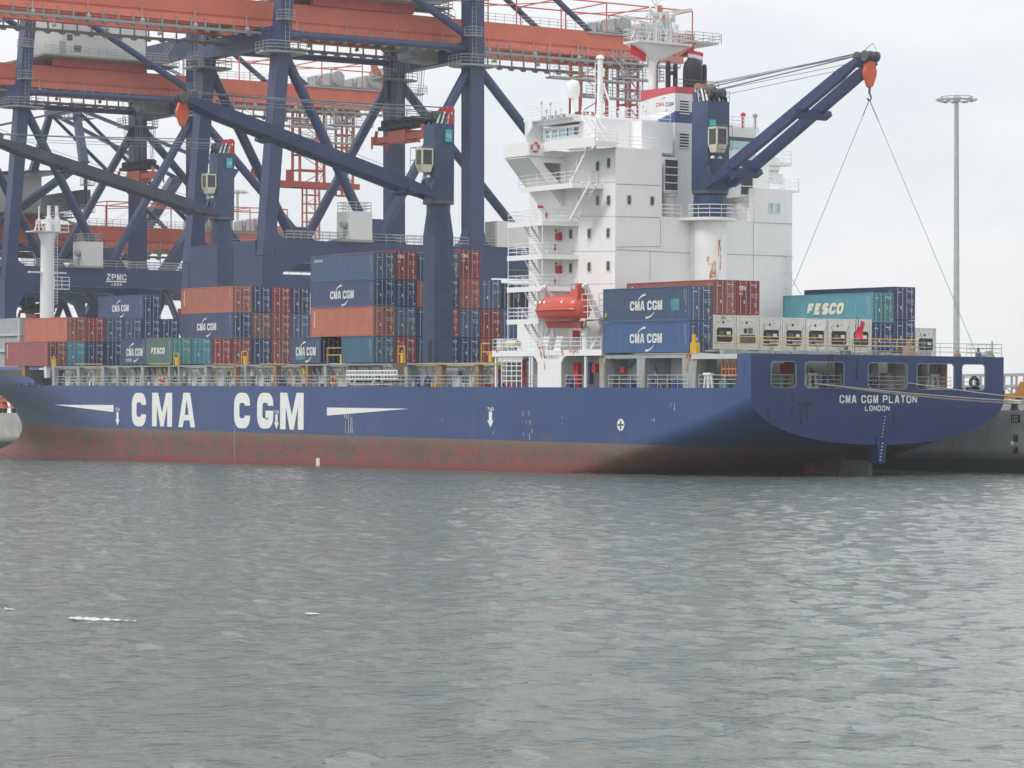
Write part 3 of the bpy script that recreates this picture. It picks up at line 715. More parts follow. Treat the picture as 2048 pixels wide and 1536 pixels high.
# side plating of the poop (port and starboard) with rounded lower corner, stringer, mooring deck roof
for sg in (1, -1):
    y = sg*BM; xe = S(1474, 750).x
    pts = [(XT, y, ZD), (XT, y, ZP), (xe, y, ZP)] + [(xe, y, ZP-2.2)] + [(xe+1.0*(1-math.cos(R(a)))*0.9, y, ZD+1.0-1.0*math.sin(R(a))) for a in (0, 20, 40, 60, 80, 90)]
    MB().prism(pts, (0, -sg*0.08, 0)).build('poop_side_plate', 'hull', ship)
    if sg < 0: MB().box((xe+6, y, ZP-0.5), (12.5, y+0.1, ZP)).build('poop_side_strake', 'hull', ship)
mb = MB(); mb.box((XT+0.04, -BM+0.09, ZP-0.42), (-0.3, BM-0.09, ZP-0.01)); mb.build('poop_deck', 'lgrey', ship)
# ------------------------------------------------------------------ inside the mooring deck
mb = MB(); mb.box((0.4, -2.0, ZD), (0.6, 12.0, ZP-0.45)); mb.build('mooring_bulkhead', 'lgrey', ship)
mb = MB(); mb.box((2.0, -12.9, ZD), (2.2, -9.6, ZP-0.45)); mb.box((-1.5, -12.9, ZD), (2.0, -12.7, ZP-0.45)); mb.build('starboard_bulkhead', 'lgrey', ship)
for yy, rr in ((10.35, 0.4), (5.5, 0.55), (-0.2, 0.7), (-3.4, 0.55), (-6.2, 0.75), (-11.5, 0.45)):
    MB().lathe((-3.2, yy, ZD), [(rr,0),(rr,ZP-0.45-ZD)], 14).build('deck_pillar', 'lgrey', ship, True)
for yy in (6.3, 0.7, -7.2):
    mb = MB()
    for s2 in (0.55, -0.55):
        mb.beam((-6.6, yy+s2*1.2, ZD), (-6.6, yy+s2*0.75, ZD+1.2), 0.16, 0.34, up=(1,0,0))
    mb.box((-7.0, yy-0.5, ZD+1.12), (-6.2, yy+0.5, ZD+1.28)); mb.tube((-6.6, yy, ZD+0.1), (-6.6, yy, ZD+1.15), 0.2, 10); mb.box((-7.0, yy-0.75, ZD), (-6.2, yy+0.75, ZD+0.14))
    mb.build('roller_pedestal', 'lgrey', ship)
for yy in (4.6, 2.9-3.5, -4.9, 12.4-24.2):
    mb = MB(); mb.torus((-6.9, yy, ZD+0.62), 0.42, 0.17, axis=0); mb.box((-6.95, yy-0.6, ZD), (-6.5, yy+0.6, ZD+0.2)); mb.build('mooring_winch', 'winch', ship, True)
mb = MB(); mb.box((-4.2, 6.1, 8.5), (-4.0, 7.3, 9.4)); mb.box((-4.15,6.6,ZD),(-4.05,6.75,8.5)); mb.build('fire_box', 'red', ship)
mb = MB()
for yy in (-9.6, -10.7):
    mb.tube((-4.5, yy, ZD), (-4.5, yy, ZP-0.5), 0.06, 5)
for z in (7.8, 8.2, 8.6, 9.0, 9.4): mb.tube((-4.5, -9.6, z), (-4.5, -10.7, z), 0.05, 5)
mb.build('orange_ladder', 'orangepaint', ship)
for (a, b_, c, d, hh, mm_) in ((-5, 11.3, 0.9, 0.7, 0.7, 'rope'), (-4, 3.3, 1.2, 1.2, 1.5, 'whitegrey'), (-3.5, -1.4, 1.4, 1.6, 1.2, 'dgrey'), (-4.6, -2.6, 0.4, 0.4, 1.0, 'orangepaint'), (-3, -5.2, 1.6, 1.0, 1.4, 'cream'), (-4, 9.3, 0.5, 0.3, 0.5, 'yellow')):
    mb = MB(); mb.lathe((a, b_, ZD), [(c*0.5, 0), (c*0.5, hh*0.55), (c*0.32, hh*0.6), (c*0.32, hh)], 12); mb.tube((a, b_-d/2, ZD+hh*0.5), (a, b_+d/2, ZD+hh*0.5), 0.16, 8); mb.build('mooring_gear', mm_, ship)
# ------------------------------------------------------------------ transom lettering and marks
def face_text(text, px0, px1, pytop, pybot, x, name, mt, t_ratio=0.2, gap_ratio=0.25, parent=None, spaces=None):
    a = F(px0, pybot, x); b_ = F(px1, pybot, x); zt = F(px0, pytop, x).z; L = a.y - b_.y; h = zt - a.z
    k = text_len(text, 1, gap_ratio, spaces); w = L/k
    mb = MB(); letters(mb, text, (x, a.y, a.z), (0,-1,0), (0,0,1), h, w, w*t_ratio, w*gap_ratio, (-1,0,0), spaces=(spaces*w if spaces else None)); return mb.build(name, mt, parent or ship)
def side_text(text, px0, px1, pytop, pybot, y, name, mt, t_ratio=0.2, gap_ratio=0.25, parent=None, spaces=None, lvl=True):
    a = S(px0, pybot, y); b_ = S(px1, pybot, y); zt = S((px0+px1)/2, pytop, y).z; L = a.x - b_.x; zb = S((px0+px1)/2, pybot, y).z; h = zt - zb
    k = text_len(text, 1, gap_ratio, spaces); w = L/k
    mb = MB(); letters(mb, text, (a.x, y, zb), (-1,0,0), (0,0,1), h, w, w*t_ratio, w*gap_ratio, (0,1,0), spaces=(spaces*w if spaces else None)); return mb.build(name, mt, parent or ship)
face_text('CMA CGM PLATON', 1679, 1834, 790, 806, X1-0.01, 'ship_name', 'letter', 0.235, 0.26, spaces=0.75)
face_text('LONDON', 1730, 1779, 811, 822, X1-0.01, 'home_port', 'letter', 0.235, 0.26)
mb = MB()
for k in range(14):
    z = lerp(1.4, 5.0, k/13); yy = lerp(0.38, -0.30, k/13) - 0.1; mb.box((XT-(0.27 if z < 2.9 else 0.05), yy-0.05, z), (XT-(0.2 if z < 2.9 else 0.04), yy+0.05, z+0.08))
mb.build('draught_marks', 'letter', ship)
M['grime'] = stain('dark_grime_stain', (0.045, 0.04, 0.038)); mb = MB()
for px0, px1, py0, py1 in ((1597,1625,803,812),(1600,1604,812,850),(1612,1616,812,838),(1535,1538,815,842),(1655,1668,708,745),(1712,1716,716,760),(1582,1586,790,835),(1786,1790,818,850)):
    a = F(px0, py0, X1-0.012); b_ = F(px1, py1, X1-0.012); mb.add([(X1-0.012,a.y,b_.z),(X1-0.012,b_.y,b_.z),(X1-0.012,b_.y,a.z),(X1-0.012,a.y,a.z)], [(0,1,2,3)])
tag(mb.build('grime_stains', 'grime', ship), kind='stuff')
# ------------------------------------------------------------------ port side lettering
Y0 = BM+0.012
def big(text, x0, x1, yt, ybl, ybr, t_=0.30):
    a = S(x0, ybl, Y0); b_ = S(x1, ybr, Y0); zt = S((x0+x1)/2, yt, Y0).z; zb = (a.z+b_.z)/2
    mb = MB(); w = a.x-b_.x; letters(mb, text, (a.x, Y0, zb), (-1,0,0), (0,0,1), zt-zb, w, w*t_, 0, (0,1,0), lift=0.0); return mb
for ch, x0, x1, yb in (('C',263.5,292,852.5),('M',304,344,853),('A',356.5,390,854.5),('C',468,500,856.5),('G',514,546.5,857),('M',560,607,859)):
    mb = big(ch, x0, x1, 785.5, yb, yb, 0.33 if ch in 'CG' else 0.245 if ch == 'M' else 0.27); mb.build('hull_letter', 'letter', ship)
def flat_on_side(pts, name, mt, lift=0.012):
    mb = MB(); mb.prism([tuple(Vector((S(px, py, BM+lift).x, BM+lift, S(px, py, BM+lift).z))) for px, py in pts], (0, 0.006, 0)); return mb.build(name, mt, ship)
flat_on_side([(109,809.5),(227,810),(227,824)], 'hull_stripe', 'letter'); flat_on_side([(654,815),(818,817.5),(654,831)], 'hull_stripe', 'letter')
for cx, yt, yb, w in ((235, 824, 851, 4.2), (553, 829, 858, 4.6), (981, 823, 855, 6.2)):
    flat_on_side([(cx-w*0.5,yt),(cx+w*0.5,yt),(cx+w*0.5,yt+(yb-yt)*0.55),(cx+w,yt+(yb-yt)*0.55),(cx,yb),(cx-w,yt+(yb-yt)*0.55),(cx-w*0.5,yt+(yb-yt)*0.55)], 'tug_arrow', 'letter', 0.03)
    side_text('TUG', cx-w, cx+w, yt-8.5, yt-1.8, BM+0.02, 'tug_mark', 'letter', 0.24, 0.2)
c = S(1241.5, 849.5, Y0); mb = MB(); rx, rz = S(1234.5, 849.5, Y0).x - c.x, c.z - S(1241.5, 861.5, Y0).z
mb.prism([(c.x+rz*math.cos(2*math.pi*i/20), Y0, c.z+rz*math.sin(2*math.pi*i/20)) for i in range(20)], (0, 0.008, 0))
mb.mat(1).box((c.x-0.1, Y0+0.008, c.z-0.4), (c.x+0.1, Y0+0.016, c.z+0.36)); mb.box((c.x-0.42, Y0+0.008, c.z-0.1), (c.x-0.101, Y0+0.016, c.z+0.08)); mb.box((c.x+0.101, Y0+0.008, c.z-0.1), (c.x+0.42, Y0+0.016, c.z+0.08))
mb.build('thruster_mark', ['letter', 'dgrey'], ship)
mb = MB()
for k in range(15): p = S(469, 922-k*4.9, Y0); mb.box((p.x-0.09, Y0, p.z), (p.x+0.04, Y0+0.006, p.z+0.05))
mb.build('draught_marks', 'letter', ship)
p = S(636, 933, Y0); q_ = S(636, 916, Y0)
mb = MB(); mb.box((p.x-0.35, Y0, p.z), (p.x+0.35, Y0+0.03, q_.z)); mb.build('load_line_board', 'cream', ship)
mb = MB()
for px, py0, py1 in ((1046,822,832),(1058,820,832),(1044,841,844),(1052,842,847),(1060,840,850),(1064,858,866),(1047,863,872),(1059,866,880),(987,861,869),(884,838,842),(1349,805,822),(1342,806,813),(1303,838,842),(1308,837,843),(1124,833,838),(1124,845,848),(689,822,836),(693,820,838),(697,824,868),(701,828,866),(704,834,866),(691,840,868)):
    a = S(px, py1, Y0); b_ = S(px, py0, Y0); w = 0.07+0.06*random.random(); mb.prism([(a.x-w, Y0, a.z), (a.x+w*0.4, Y0, a.z+0.05), (b_.x+w*0.7, Y0, b_.z), (b_.x-w*0.2, Y0, b_.z-0.03)], (0, 0.004, 0))
scr = mat('scraped_paint', (0.42, 0.42, 0.40), 0.7, var=0.4, vscale=6); mb.build('scrape_marks', scr, ship)
# ================================================================== DECKHOUSE
HX, HP, HS = 15.0, 10.45, -9.6                 # aft face, port wall, starboard wall
def Z_(px, py, x=None, y=None): return (F(px, py, x) if x is not None else S(px, py, y)).z
def YF(px, x=HX): return F(px, 600, x).y
def XS(px, y=HP): return S(px, 600, y).x
zc = Z_(1420, 438, x=HX)                        # crane deck on the aft face
zL = Z_(1275, 297, x=HX); zR = Z_(1548, 378, x=HX); XF_ = XS(1057)
yL = YF(1322); yR = YF(1508)
XR = 19.2                                       # back wall of the recess behind the ship crane
house = None
mb = MB()
mb.box((HX, HS, ZD), (XF_, HP, zc))
mb.box((HX, yL, zc), (XF_, HP, zL))
mb.box((HX, HS, zc), (XF_, yR, zR))
mb.box((XR, yR, zc), (XF_, yL, zL))
mb.box((17.6, HS+0.6, zR), (XF_, yR+0.01, Z_(1540, 326, x=17.6)))
mb.build('deckhouse', 'white', ship)
wz = Z_(1275, 297, x=HX)
# weather side plates: grey-white aft casing skin with weld seams
mb = MB()
def seam_h(px0, px1, py0, py1):
    a = F(px0, py0, HX-0.012); b_ = F(px1, py1, HX-0.012); mb.beam(a, b_, 0.02, 0.07)
def seam_v(px, py0, py1):
    a = F(px, py0, HX-0.012); b_ = F(px, py1, HX-0.012); mb.beam(a, b_, 0.02, 0.06)
seam_h(1233, 1320, 368, 371); seam_h(1233, 1320, 433, 435); seam_h(1233, 1320, 494, 493); seam_h(1233, 1390, 499, 507); seam_h(1448, 1585, 508, 513); seam_h(1510, 1585, 445, 448)
seam_v(1321, 438, 493); seam_v(1507, 440, 590); seam_v(1300, 500, 560)
mb.build('weld_seam', 'grey', ship)
mb = MB()
for py0, py1 in ((432.5, 432.5), (503, 502), (569, 567), (299, 297), (368, 364)):
    a = S(1137, py0, HP+0.012); b_ = S(1231, py1, HP+0.012); mb.beam(a, b_, 0.02, 0.06)
a = S(1155, 447, HP+0.012); b_ = S(1155, 690, HP+0.012); mb.beam(a, b_, 0.02, 0.05)
mb.build('weld_seam', 'lgrey', ship)
def porthole(px, py, side, w=0.5, h=0.85, gl='glassdark', x=HX):
    fr = MB(); gm = MB()
    if side == 'P':
        c = S(px, py, HP); fr.plate([(c.x-w/2-.08, HP+.002, c.z-h/2-.08),(c.x+w/2+.08, HP+.002, c.z-h/2-.08),(c.x+w/2+.08, HP+.002, c.z+h/2+.08),(c.x-w/2-.08, HP+.002, c.z+h/2+.08)],
                 [[(c.x+sx, HP+.002, c.z+sz) for sx, sz in ((-w/2,-h/2+.12),(-w/2+.12,-h/2),(w/2-.12,-h/2),(w/2,-h/2+.12),(w/2,h/2-.12),(w/2-.12,h/2),(-w/2+.12,h/2),(-w/2,h/2-.12))]], (0,.05,0))
        gm.box((c.x-w/2, HP+.003, c.z-h/2), (c.x+w/2, HP+.02, c.z+h/2))
    else:
        c = F(px, py, x); fr.plate([(x-.002, c.y-w/2-.08, c.z-h/2-.08),(x-.002, c.y+w/2+.08, c.z-h/2-.08),(x-.002, c.y+w/2+.08, c.z+h/2+.08),(x-.002, c.y-w/2-.08, c.z+h/2+.08)],
                 [[(x-.002, c.y+sx, c.z+sz) for sx, sz in ((-w/2,-h/2+.12),(-w/2+.12,-h/2),(w/2-.12,-h/2),(w/2,-h/2+.12),(w/2,h/2-.12),(w/2-.12,h/2),(-w/2+.12,h/2),(-w/2,h/2-.12))]], (-.05,0,0))
        gm.box((x-.02, c.y-w/2, c.z-h/2), (x-.003, c.y+w/2, c.z+h/2))
    f_ = fr.build('window', 'whitegrey', ship); gm.build('pane', gl, f_)
for px, py in ((1196,332),(1218,326),(1196,401),(1218,401),(1142,468),(1179,467),(1217,466),(1142,536),(1179,534),(1217,532)): porthole(px, py, 'P')
porthole(1258, 400, 'A', 0.42, 0.8); porthole(1304, 402, 'A', 0.42, 0.8)
porthole(1542, 416, 'A', 0.42, 0.85, 'glasscyan'); porthole(1555.5, 417, 'A', 0.42, 0.85, 'glasscyan')
# doors, fire boxes, extinguishers on the port wall
for px, py in ((1121,326),(1113,402),(1113,469),(1113,535)):
    c = S(px, py, HP); mb = MB(); mb.box((c.x-0.45, HP, c.z-1.15), (c.x+0.45, HP+0.06, c.z+0.85)); d_ = mb.build('door', 'whiteclean', ship)
    mb = MB(); mb.lathe((c.x, HP+0.06, c.z+0.35), [(0.16,0),(0.16,0.02)], 10, axis=1); mb.build('door_window', 'glassdark', d_)
for px, py in ((1104,357),(1085,409),(1120,473),(1120,539),(1155,669)):
    c = S(px, py, HP); MB().box((c.x-0.35, HP, c.z-0.35), (c.x+0.35, HP+0.3, c.z+0.35)).build('fire_hose_box', 'red', ship)
for px, py in ((1095,430),(1113,495),(1113,562)):
    c = S(px, py, HP); MB().lathe((c.x, HP+0.15, c.z-0.3), [(0.09,0),(0.09,0.5),(0.03,0.6)], 8).build('fire_extinguisher', 'red', ship, True)
# ------------------------------------------------------------------ balconies and outside stairs, port side
levels = []
for py in (447, 513, 576, 640):
    a = S(1015, py, BM-0.1); levels.append(a.z)
XB0, XB1 = S(1015, 520, BM-0.1).x, S(1085, 520, BM-0.1).x
for k, z in enumerate(levels):
    mb = MB(); x1 = XB1 if k < 3 else S(1078, 640, BM-0.1).x
    mb.box((x1, HP, z-0.16), (XB0, BM-0.1, z)); mb.box((x1, BM-0.12, z-0.42), (XB0, BM-0.04, z+0.02))
    if k < 3: mb.hexa([(x1-0.9, HP, z-0.40), (x1, HP, z-0.40), (x1, BM-0.1, z-0.40), (x1-0.02, BM-0.1, z-0.40), (x1-0.9, HP, z-0.0), (x1, HP, z-0.0), (x1, BM-0.1, z-0.0), (x1-0.02, BM-0.1, z-0.0)])
    mb.build('balcony', 'whiteclean', ship)
    rl = MB(); rl.railing([(XB0, HP+0.2, z), (XB0, BM-0.15, z), (x1+0.05, BM-0.15, z)] + ([(x1+0.05, HP+0.2, z)] if k < 3 else []), 1.05, 3, 1.5, 0.032); rl.build('balcony_rail', 'whiteclean', ship)
zup = S(1100, 375, HP+2.4).z
zs = [zup] + levels + [ZP+0.1]
for k in range(1, 5):
    z1 = zs[k]; z0 = zs[k+1]; st = MB(); xa = XB0 - 1.2; xb = xa - (z1-z0)*0.95
    st.stair((xb, HP+1.7, z0), (xa, HP+1.7, z1), 0.75, (0, 1, 0), 13); st.build('stairway', 'whiteclean', ship)
mb = MB()
for x in (XB0-0.05, XB1+0.1):
    mb.tube((x, BM-0.15, ZP), (x, BM-0.15, levels[0]), 0.05, 6)
mb.build('stanchion', 'whiteclean', ship)
# forward extension of the house behind the stairs
mb = MB(); mb.box((XF_, 4, ZD), (XF_+2.4, HP-0.4, S(1060, 640, HP).z)); mb.build('house_extension', 'whiteclean', ship)
# ------------------------------------------------------------------ upper terraces with two flights above
zt1 = S(1085, 372, 13.2).z; zt2 = S(1185, 283, 12.6).z
xt0, xt1 = S(1036, 375, 13.2).x, S(1146, 372, 13.2).x
mb = MB(); mb.box((xt1, HP, zt1-0.14), (xt0, 13.2, zt1)); mb.box((xt1, 13.18, zt1-0.42), (xt0, 13.26, zt1+0.02)); mb.hexa([(xt1-0.8, HP, zt1-0.42), (xt1, HP, zt1-0.42), (xt1, 13.2, zt1-0.42), (xt1-0.02, 13.2, zt1-0.42), (xt1-0.8, HP, zt1), (xt1, HP, zt1), (xt1, 13.2, zt1), (xt1-0.02, 13.2, zt1)])
mb.build('terrace', 'whiteclean', ship)
rl = MB(); rl.railing([(xt0, HP+1.0, zt1), (xt0, 13.1, zt1), (xt1+0.05, 13.1, zt1), (xt1+0.05, HP+0.1, zt1)], 1.05, 3, 1.4, 0.032); rl.build('terrace_rail', 'whiteclean', ship)
mb = MB(); mb.box((xt1+0.02, HP+0.3, zt1+0.15), (xt1+0.05, 13.0, zt1+0.95)); mb.build('wind_screen', 'whiteclean', ship)
st = MB(); a = S(1143, 432, 12.3); b_ = S(1173, 374, 12.3); st.stair((b_.x+2.4, 11.6, levels[0]), (b_.x-0.6, 11.6, zt1), 0.8, (0,1,0), 12); st.build('stairway', 'whiteclean', ship)
st = MB(); st.stair((S(1148, 365, 12).x+0.3, 11.5, zt1), (S(1182, 290, 12).x-0.3, 11.5, zt2), 0.8, (0,1,0), 14); st.build('stairway', 'whiteclean', ship)
# ------------------------------------------------------------------ navigation bridge
zw = Z_(1085, 303, y=14.3)-0.0                  # wing floor underside
WX0 = S(1058, 300, 14.4).x; WX1 = S(1008, 300, 14.4).x
zwb = S(1058, 285, 14.4).z; zwt = S(1058, 285, 14.4).z
def wing(sg):
    yo, yi = 14.4*sg, (HP-0.5)*sg
    zf = S(1058, 304, 14.4).z; ztop = S(1058, 284, 14.4).z
    mb = MB(); mb.box((WX0, min(yo, yi), zf-0.15), (WX1, max(yo, yi), zf)); mb.build('wing_deck', 'whiteclean', ship)
    mb = MB()
    mb.box((WX0, yo-0.04*sg, zf-0.3), (WX1, yo+0.04*sg, ztop)); mb.box((WX0-0.05, min(yo, yo-1.9*sg), zf-0.3), (WX0, max(yo, yo-1.9*sg), ztop)); mb.box((WX1, min(yo, yi), zf-0.3), (WX1+0.05, max(yo, yi), ztop))
    mb.box((WX0-0.05, min(yo-1.9*sg, yi), zf-0.3), (WX0, max(yo-1.9*sg, yi), zf+0.25)); mb.build('wing_bulwark', 'whiteclean', ship)
    # sloping bracket with cut-outs under the wing
    ze = zf-0.3; yy = lambda t: lerp(yo, HP*sg, t)
    out = [(WX0+0.3, yo, ze), (WX0+0.3, HP*sg, ze-3.6), (WX0+0.3, HP*sg, ze-4.3), (WX0+0.3, yo-0.0*sg, ze-0.35)]
    for xx in (WX0+0.1, WX1-0.3):
        o_ = [(xx, yo, ze), (xx, HP*sg, ze), (xx, HP*sg, ze-4.4), (xx, yo, ze-0.1)]
        hole = [(xx, yy(0.36), ze-0.55), (xx, yy(0.85), ze-0.9), (xx, yy(0.85), ze-2.9), (xx, yy(0.40), ze-1.1)]
        hole = [(xx, yy(0.42), ze-0.55), (xx, yy(0.9), ze-0.55), (xx, yy(0.9), ze-2.4), (xx, yy(0.47), ze-0.9)]
        MB().plate(o_, [hole], (0.12, 0, 0)).build('wing_bracket', 'whiteclean', ship)
    mb = MB(); mb.hexa([(WX0+0.2, yo, ze-0.12), (WX1-0.2, yo, ze-0.12), (WX1-0.2, HP*sg, ze-4.45), (WX0+0.2, HP*sg, ze-4.45), (WX0+0.2, yo, ze-0.02), (WX1-0.2, yo, ze-0.02), (WX1-0.2, HP*sg, ze-4.35), (WX0+0.2, HP*sg, ze-4.35)]) if False else mb.beam((lerp(WX0,WX1,.5), yo, ze-0.1), (lerp(WX0,WX1,.5), HP*sg, ze-4.4), WX1-WX0-0.6, 0.1)
    mb.build('wing_soffit', 'whiteclean', ship)
wing(1); wing(-1)
zf = S(1058, 304, 14.4).z
# terrace deck behind the wing, running aft along the house
x2a = S(1190, 285, 12.8).x
mb = MB(); mb.box((x2a, HP, zt2-0.14), (WX0, 12.8, zt2)); mb.box((x2a, 12.78, zt2-0.45), (WX0, 12.86, zt2+0.3)); mb.box((x2a-0.05, HP, zt2-0.45), (x2a, 12.8, zt2+0.05)); mb.build('bridge_terrace', 'whiteclean', ship)
rl = MB(); rl.railing([(WX0-0.2, 12.75, zt2), (x2a, 12.75, zt2), (x2a, HP, zt2)], 1.05, 3, 1.3, 0.03); rl.build('terrace_rail', 'whiteclean', ship)
# wheelhouse
wx0 = S(1156, 270, HP-0.3).x; wx1 = S(1086, 270, HP-0.3).x; wzt = S(1156, 237, HP-0.3).z; wzb = S(1156, 292, HP-0.3).z
wy = HP-0.3; glz0, glz1 = S(1110, 276, wy).z, S(1110, 259, wy).z
mb = MB(); mb.box((wx0, -wy+0.8, zL-0.5), (wx1, wy, glz0)); mb.box((wx0, -wy+0.8, glz1), (wx1, wy, wzt-0.5)); mb.box((wx0, -wy+1, glz0), (wx1-0.6, wy-0.5, glz1))
wh = mb.build('wheelhouse', 'whiteclean', ship)
mb = MB(); zr0 = S(1137, 243, wy+0.7).z; zr1 = S(1137, 236.5, wy+0.7).z
mb.hexa([(wx0-0.6, -wy, zr0), (wx1+0.8, -wy, zr0), (wx1+0.8, wy+0.9, zr0), (wx0-0.6, wy+0.9, zr0), (wx0-0.6, -wy, zr1), (wx1+0.8, -wy, zr1), (wx1+0.8, wy+0.9, zr1), (wx0-0.6, wy+0.9, zr1)])
mb.box((wx0-0.6, -wy, zr1), (wx1+0.8, wy+1.6, zr1+0.28)); mb.box((wx1+0.35, wy-0.3, zt2), (wx1+0.6, wy+1.6, zr1)); mb.hexa([(wx1-0.5, wy+1.45, zr1-0.5), (wx1+0.4, wy+1.45, zr1-1.3), (wx1+0.4, wy+1.6, zr1-1.3), (wx1-0.5, wy+1.6, zr1-0.5), (wx1-0.5, wy+1.45, zr1), (wx1+0.4, wy+1.45, zr1), (wx1+0.4, wy+1.6, zr1), (wx1-0.5, wy+1.6, zr1)])
mb.build('wheelhouse_roof', 'whiteclean', ship)
for px0, px1 in ((1090,1098),(1104,1115),(1118,1132),(1139,1146)):
    a = S(px0, 268, wy); b_ = S(px1, 268, wy)
    fr = MB(); fr.box((b_.x-0.1, wy-0.02, glz0-0.06), (a.x+0.1, wy+0.02, glz0)); fr.box((b_.x-0.12, wy-0.02, glz0), (b_.x, wy+0.02, glz1)); fr.box((a.x, wy-0.02, glz0), (a.x+0.12, wy+0.02, glz1)); f_ = fr.build('bridge_window', 'whiteclean', ship)
    MB().box((b_.x, wy-0.12, glz0), (a.x, wy-0.04, glz1-0.0)).build('pane', 'glasscyan', f_)
# aft wing of the wheelhouse, with a window band facing aft
c0, c1 = YF(1160, wx0), YF(1182, wx0)
MB().box((wx0-0.03, c1, glz0-0.3), (wx0-0.005, c0, glz1+0.1)).build('bridge_window', 'glassdark', ship)
MB().box((wx0-0.06, c0-0.7, glz0-0.1), (wx0-0.035, c0-0.1, glz1-0.5)).build('bridge_window', 'glasscyan', ship)
# upper house block between wheelhouse and funnel, and its railings
ux0 = 18.6; uz1 = F(1290, 243, ux0).z
mb = MB(); mb.box((ux0, F(1352, 300, ux0).y, zL), (wx0, HP-0.45, uz1)); mb.build('upper_house', 'whiteclean', ship)
ux = 17.0; mb = MB(); mb.box((ux, F(1345, 300, ux).y, zL-0.01), (ux0, F(1283, 300, ux).y, F(1310, 243, ux).z)); mb.build('vent_casing', 'whiteclean', ship)
rl = MB(); rl.railing([(ux0-0.0, HP-0.5, uz1), (ux0, -6.5, uz1)], 1.05, 3, 1.6, 0.03); rl.railing([(wx0-0.4, wy+1.5, zr1+0.3), (wx1+0.6, wy+1.5, zr1+0.3)], 1.1, 4, 0.9, 0.03)
rl.railing([(HX+0.1, yL+0.2, zL), (HX+0.1, HP-0.1, zL), (x2a-0.1, HP-0.1, zL)], 1.05, 3, 1.4, 0.03)
rl.build('roof_rail', 'whiteclean', ship)
mb = MB(); nb0 = S(1083, 240, wy+1.6); nb1 = S(1131, 228, wy+1.6)
mb.box((nb1.x, wy+1.62, nb0.z), (nb0.x, wy+1.65, nb1.z)); mb.build('name_board', 'whiteclean', ship)
side_text('CMA CGM PLATON', 1084, 1130, 229.5, 238, wy+1.67, 'bridge_name', 'navyink', 0.2, 0.3, spaces=0.7)
st = MB(); st.stair((S(1205, 286, HP+0.6).x, HP+0.1, zt2), (S(1172, 246, HP+0.6).x, HP+0.1, uz1), 1.0, (0,1,0), 12); st.build('stairway', 'whiteclean', ship)
# starboard bridge wing end and side platforms seen beyond the aft face
mb = MB(); p0 = F(1530, 330, 20.0); p1 = F(1580, 318, 20.0)
zz = F(1560, 325, 20).z; mb.box((19.6, F(1578, 325, 20).y, zz-0.3), (21.6, F(1520, 325, 20).y, zz)); mb.build('starboard_platform', 'whiteclean', ship)
rl = MB(); rl.railing([(19.6, F(1525, 320, 20).y, zz), (19.6, F(1577, 320, 20).y, zz), (21.5, F(1577, 320, 20).y, zz)], 1.1, 3, 1.2, 0.03); rl.railing([(15.3, yR-0.2, zR), (15.3, HS-1.0, zR), (18.0, HS-1.0, zR)], 1.1, 3, 1.5, 0.03); rl.each('starboard_rail', 'whiteclean', ship)
mb = MB(); mb.box((15.2, HS-1.1, zR-0.15), (18.2, HS, zR)); mb.build('starboard_platform', 'whiteclean', ship)
mb = MB(); a = F(1545, 347, 17.5); b_ = F(1562, 369, 17.5); mb.box((17.3, b_.y, b_.z), (17.59, a.y, a.z)); mb.build('wall_locker', 'whitegrey', ship)
uz = F(1490, 256, 17.6).z; mb = MB(); mb.box((17.8, F(1515, 260, 17.6).y, zR), (XR, F(1447, 260, 17.6).y, uz)); mb.build('upper_house', 'whitegrey', ship)
MB().box((17.74, F(1513, 290, 17.6).y, F(1490, 297, 17.7).z), (17.79, F(1450, 290, 17.6).y, F(1490, 275, 17.7).z)).build('bridge_window', 'glassdark', ship)
MB().box((17.70, F(1512, 290, 17.6).y, F(1490, 297, 17.7).z), (17.735, F(1462, 290, 17.6).y, F(1490, 283, 17.7).z)).build('bridge_window', 'glasscyan', ship)
rl = MB(); rl.railing([(17.9, F(1447, 260, 17.6).y, uz), (17.9, F(1513, 260, 17.6).y, uz)], 1.05, 3, 1.3, 0.03); rl.build('roof_rail', 'whiteclean', ship)
for px in (1486, 1510):
    c = F(px, 256, 18.2); MB().lathe((18.2, c.y, uz), [(0.12,0),(0.12,1.1),(0.24,1.15),(0.24,1.35),(0.05,1.5)], 8).build('deck_lamp', 'red' if px < 1500 else 'galv', ship, True)
# ladder and pipes down the starboard edge of the aft face
mb = MB(); 
for px in (1576, 1583):
    a = F(px, 500, HX-0.25); b_ = F(px, 610, HX-0.25); mb.tube(a, b_, 0.06, 6)
for py in (515, 545, 575): a = F(1570, py, HX-0.1); b_ = F(1586, py+1, HX-0.1); mb.tube(a, b_, 0.04, 5)
mb.build('drain_pipe', 'whiteclean', ship)
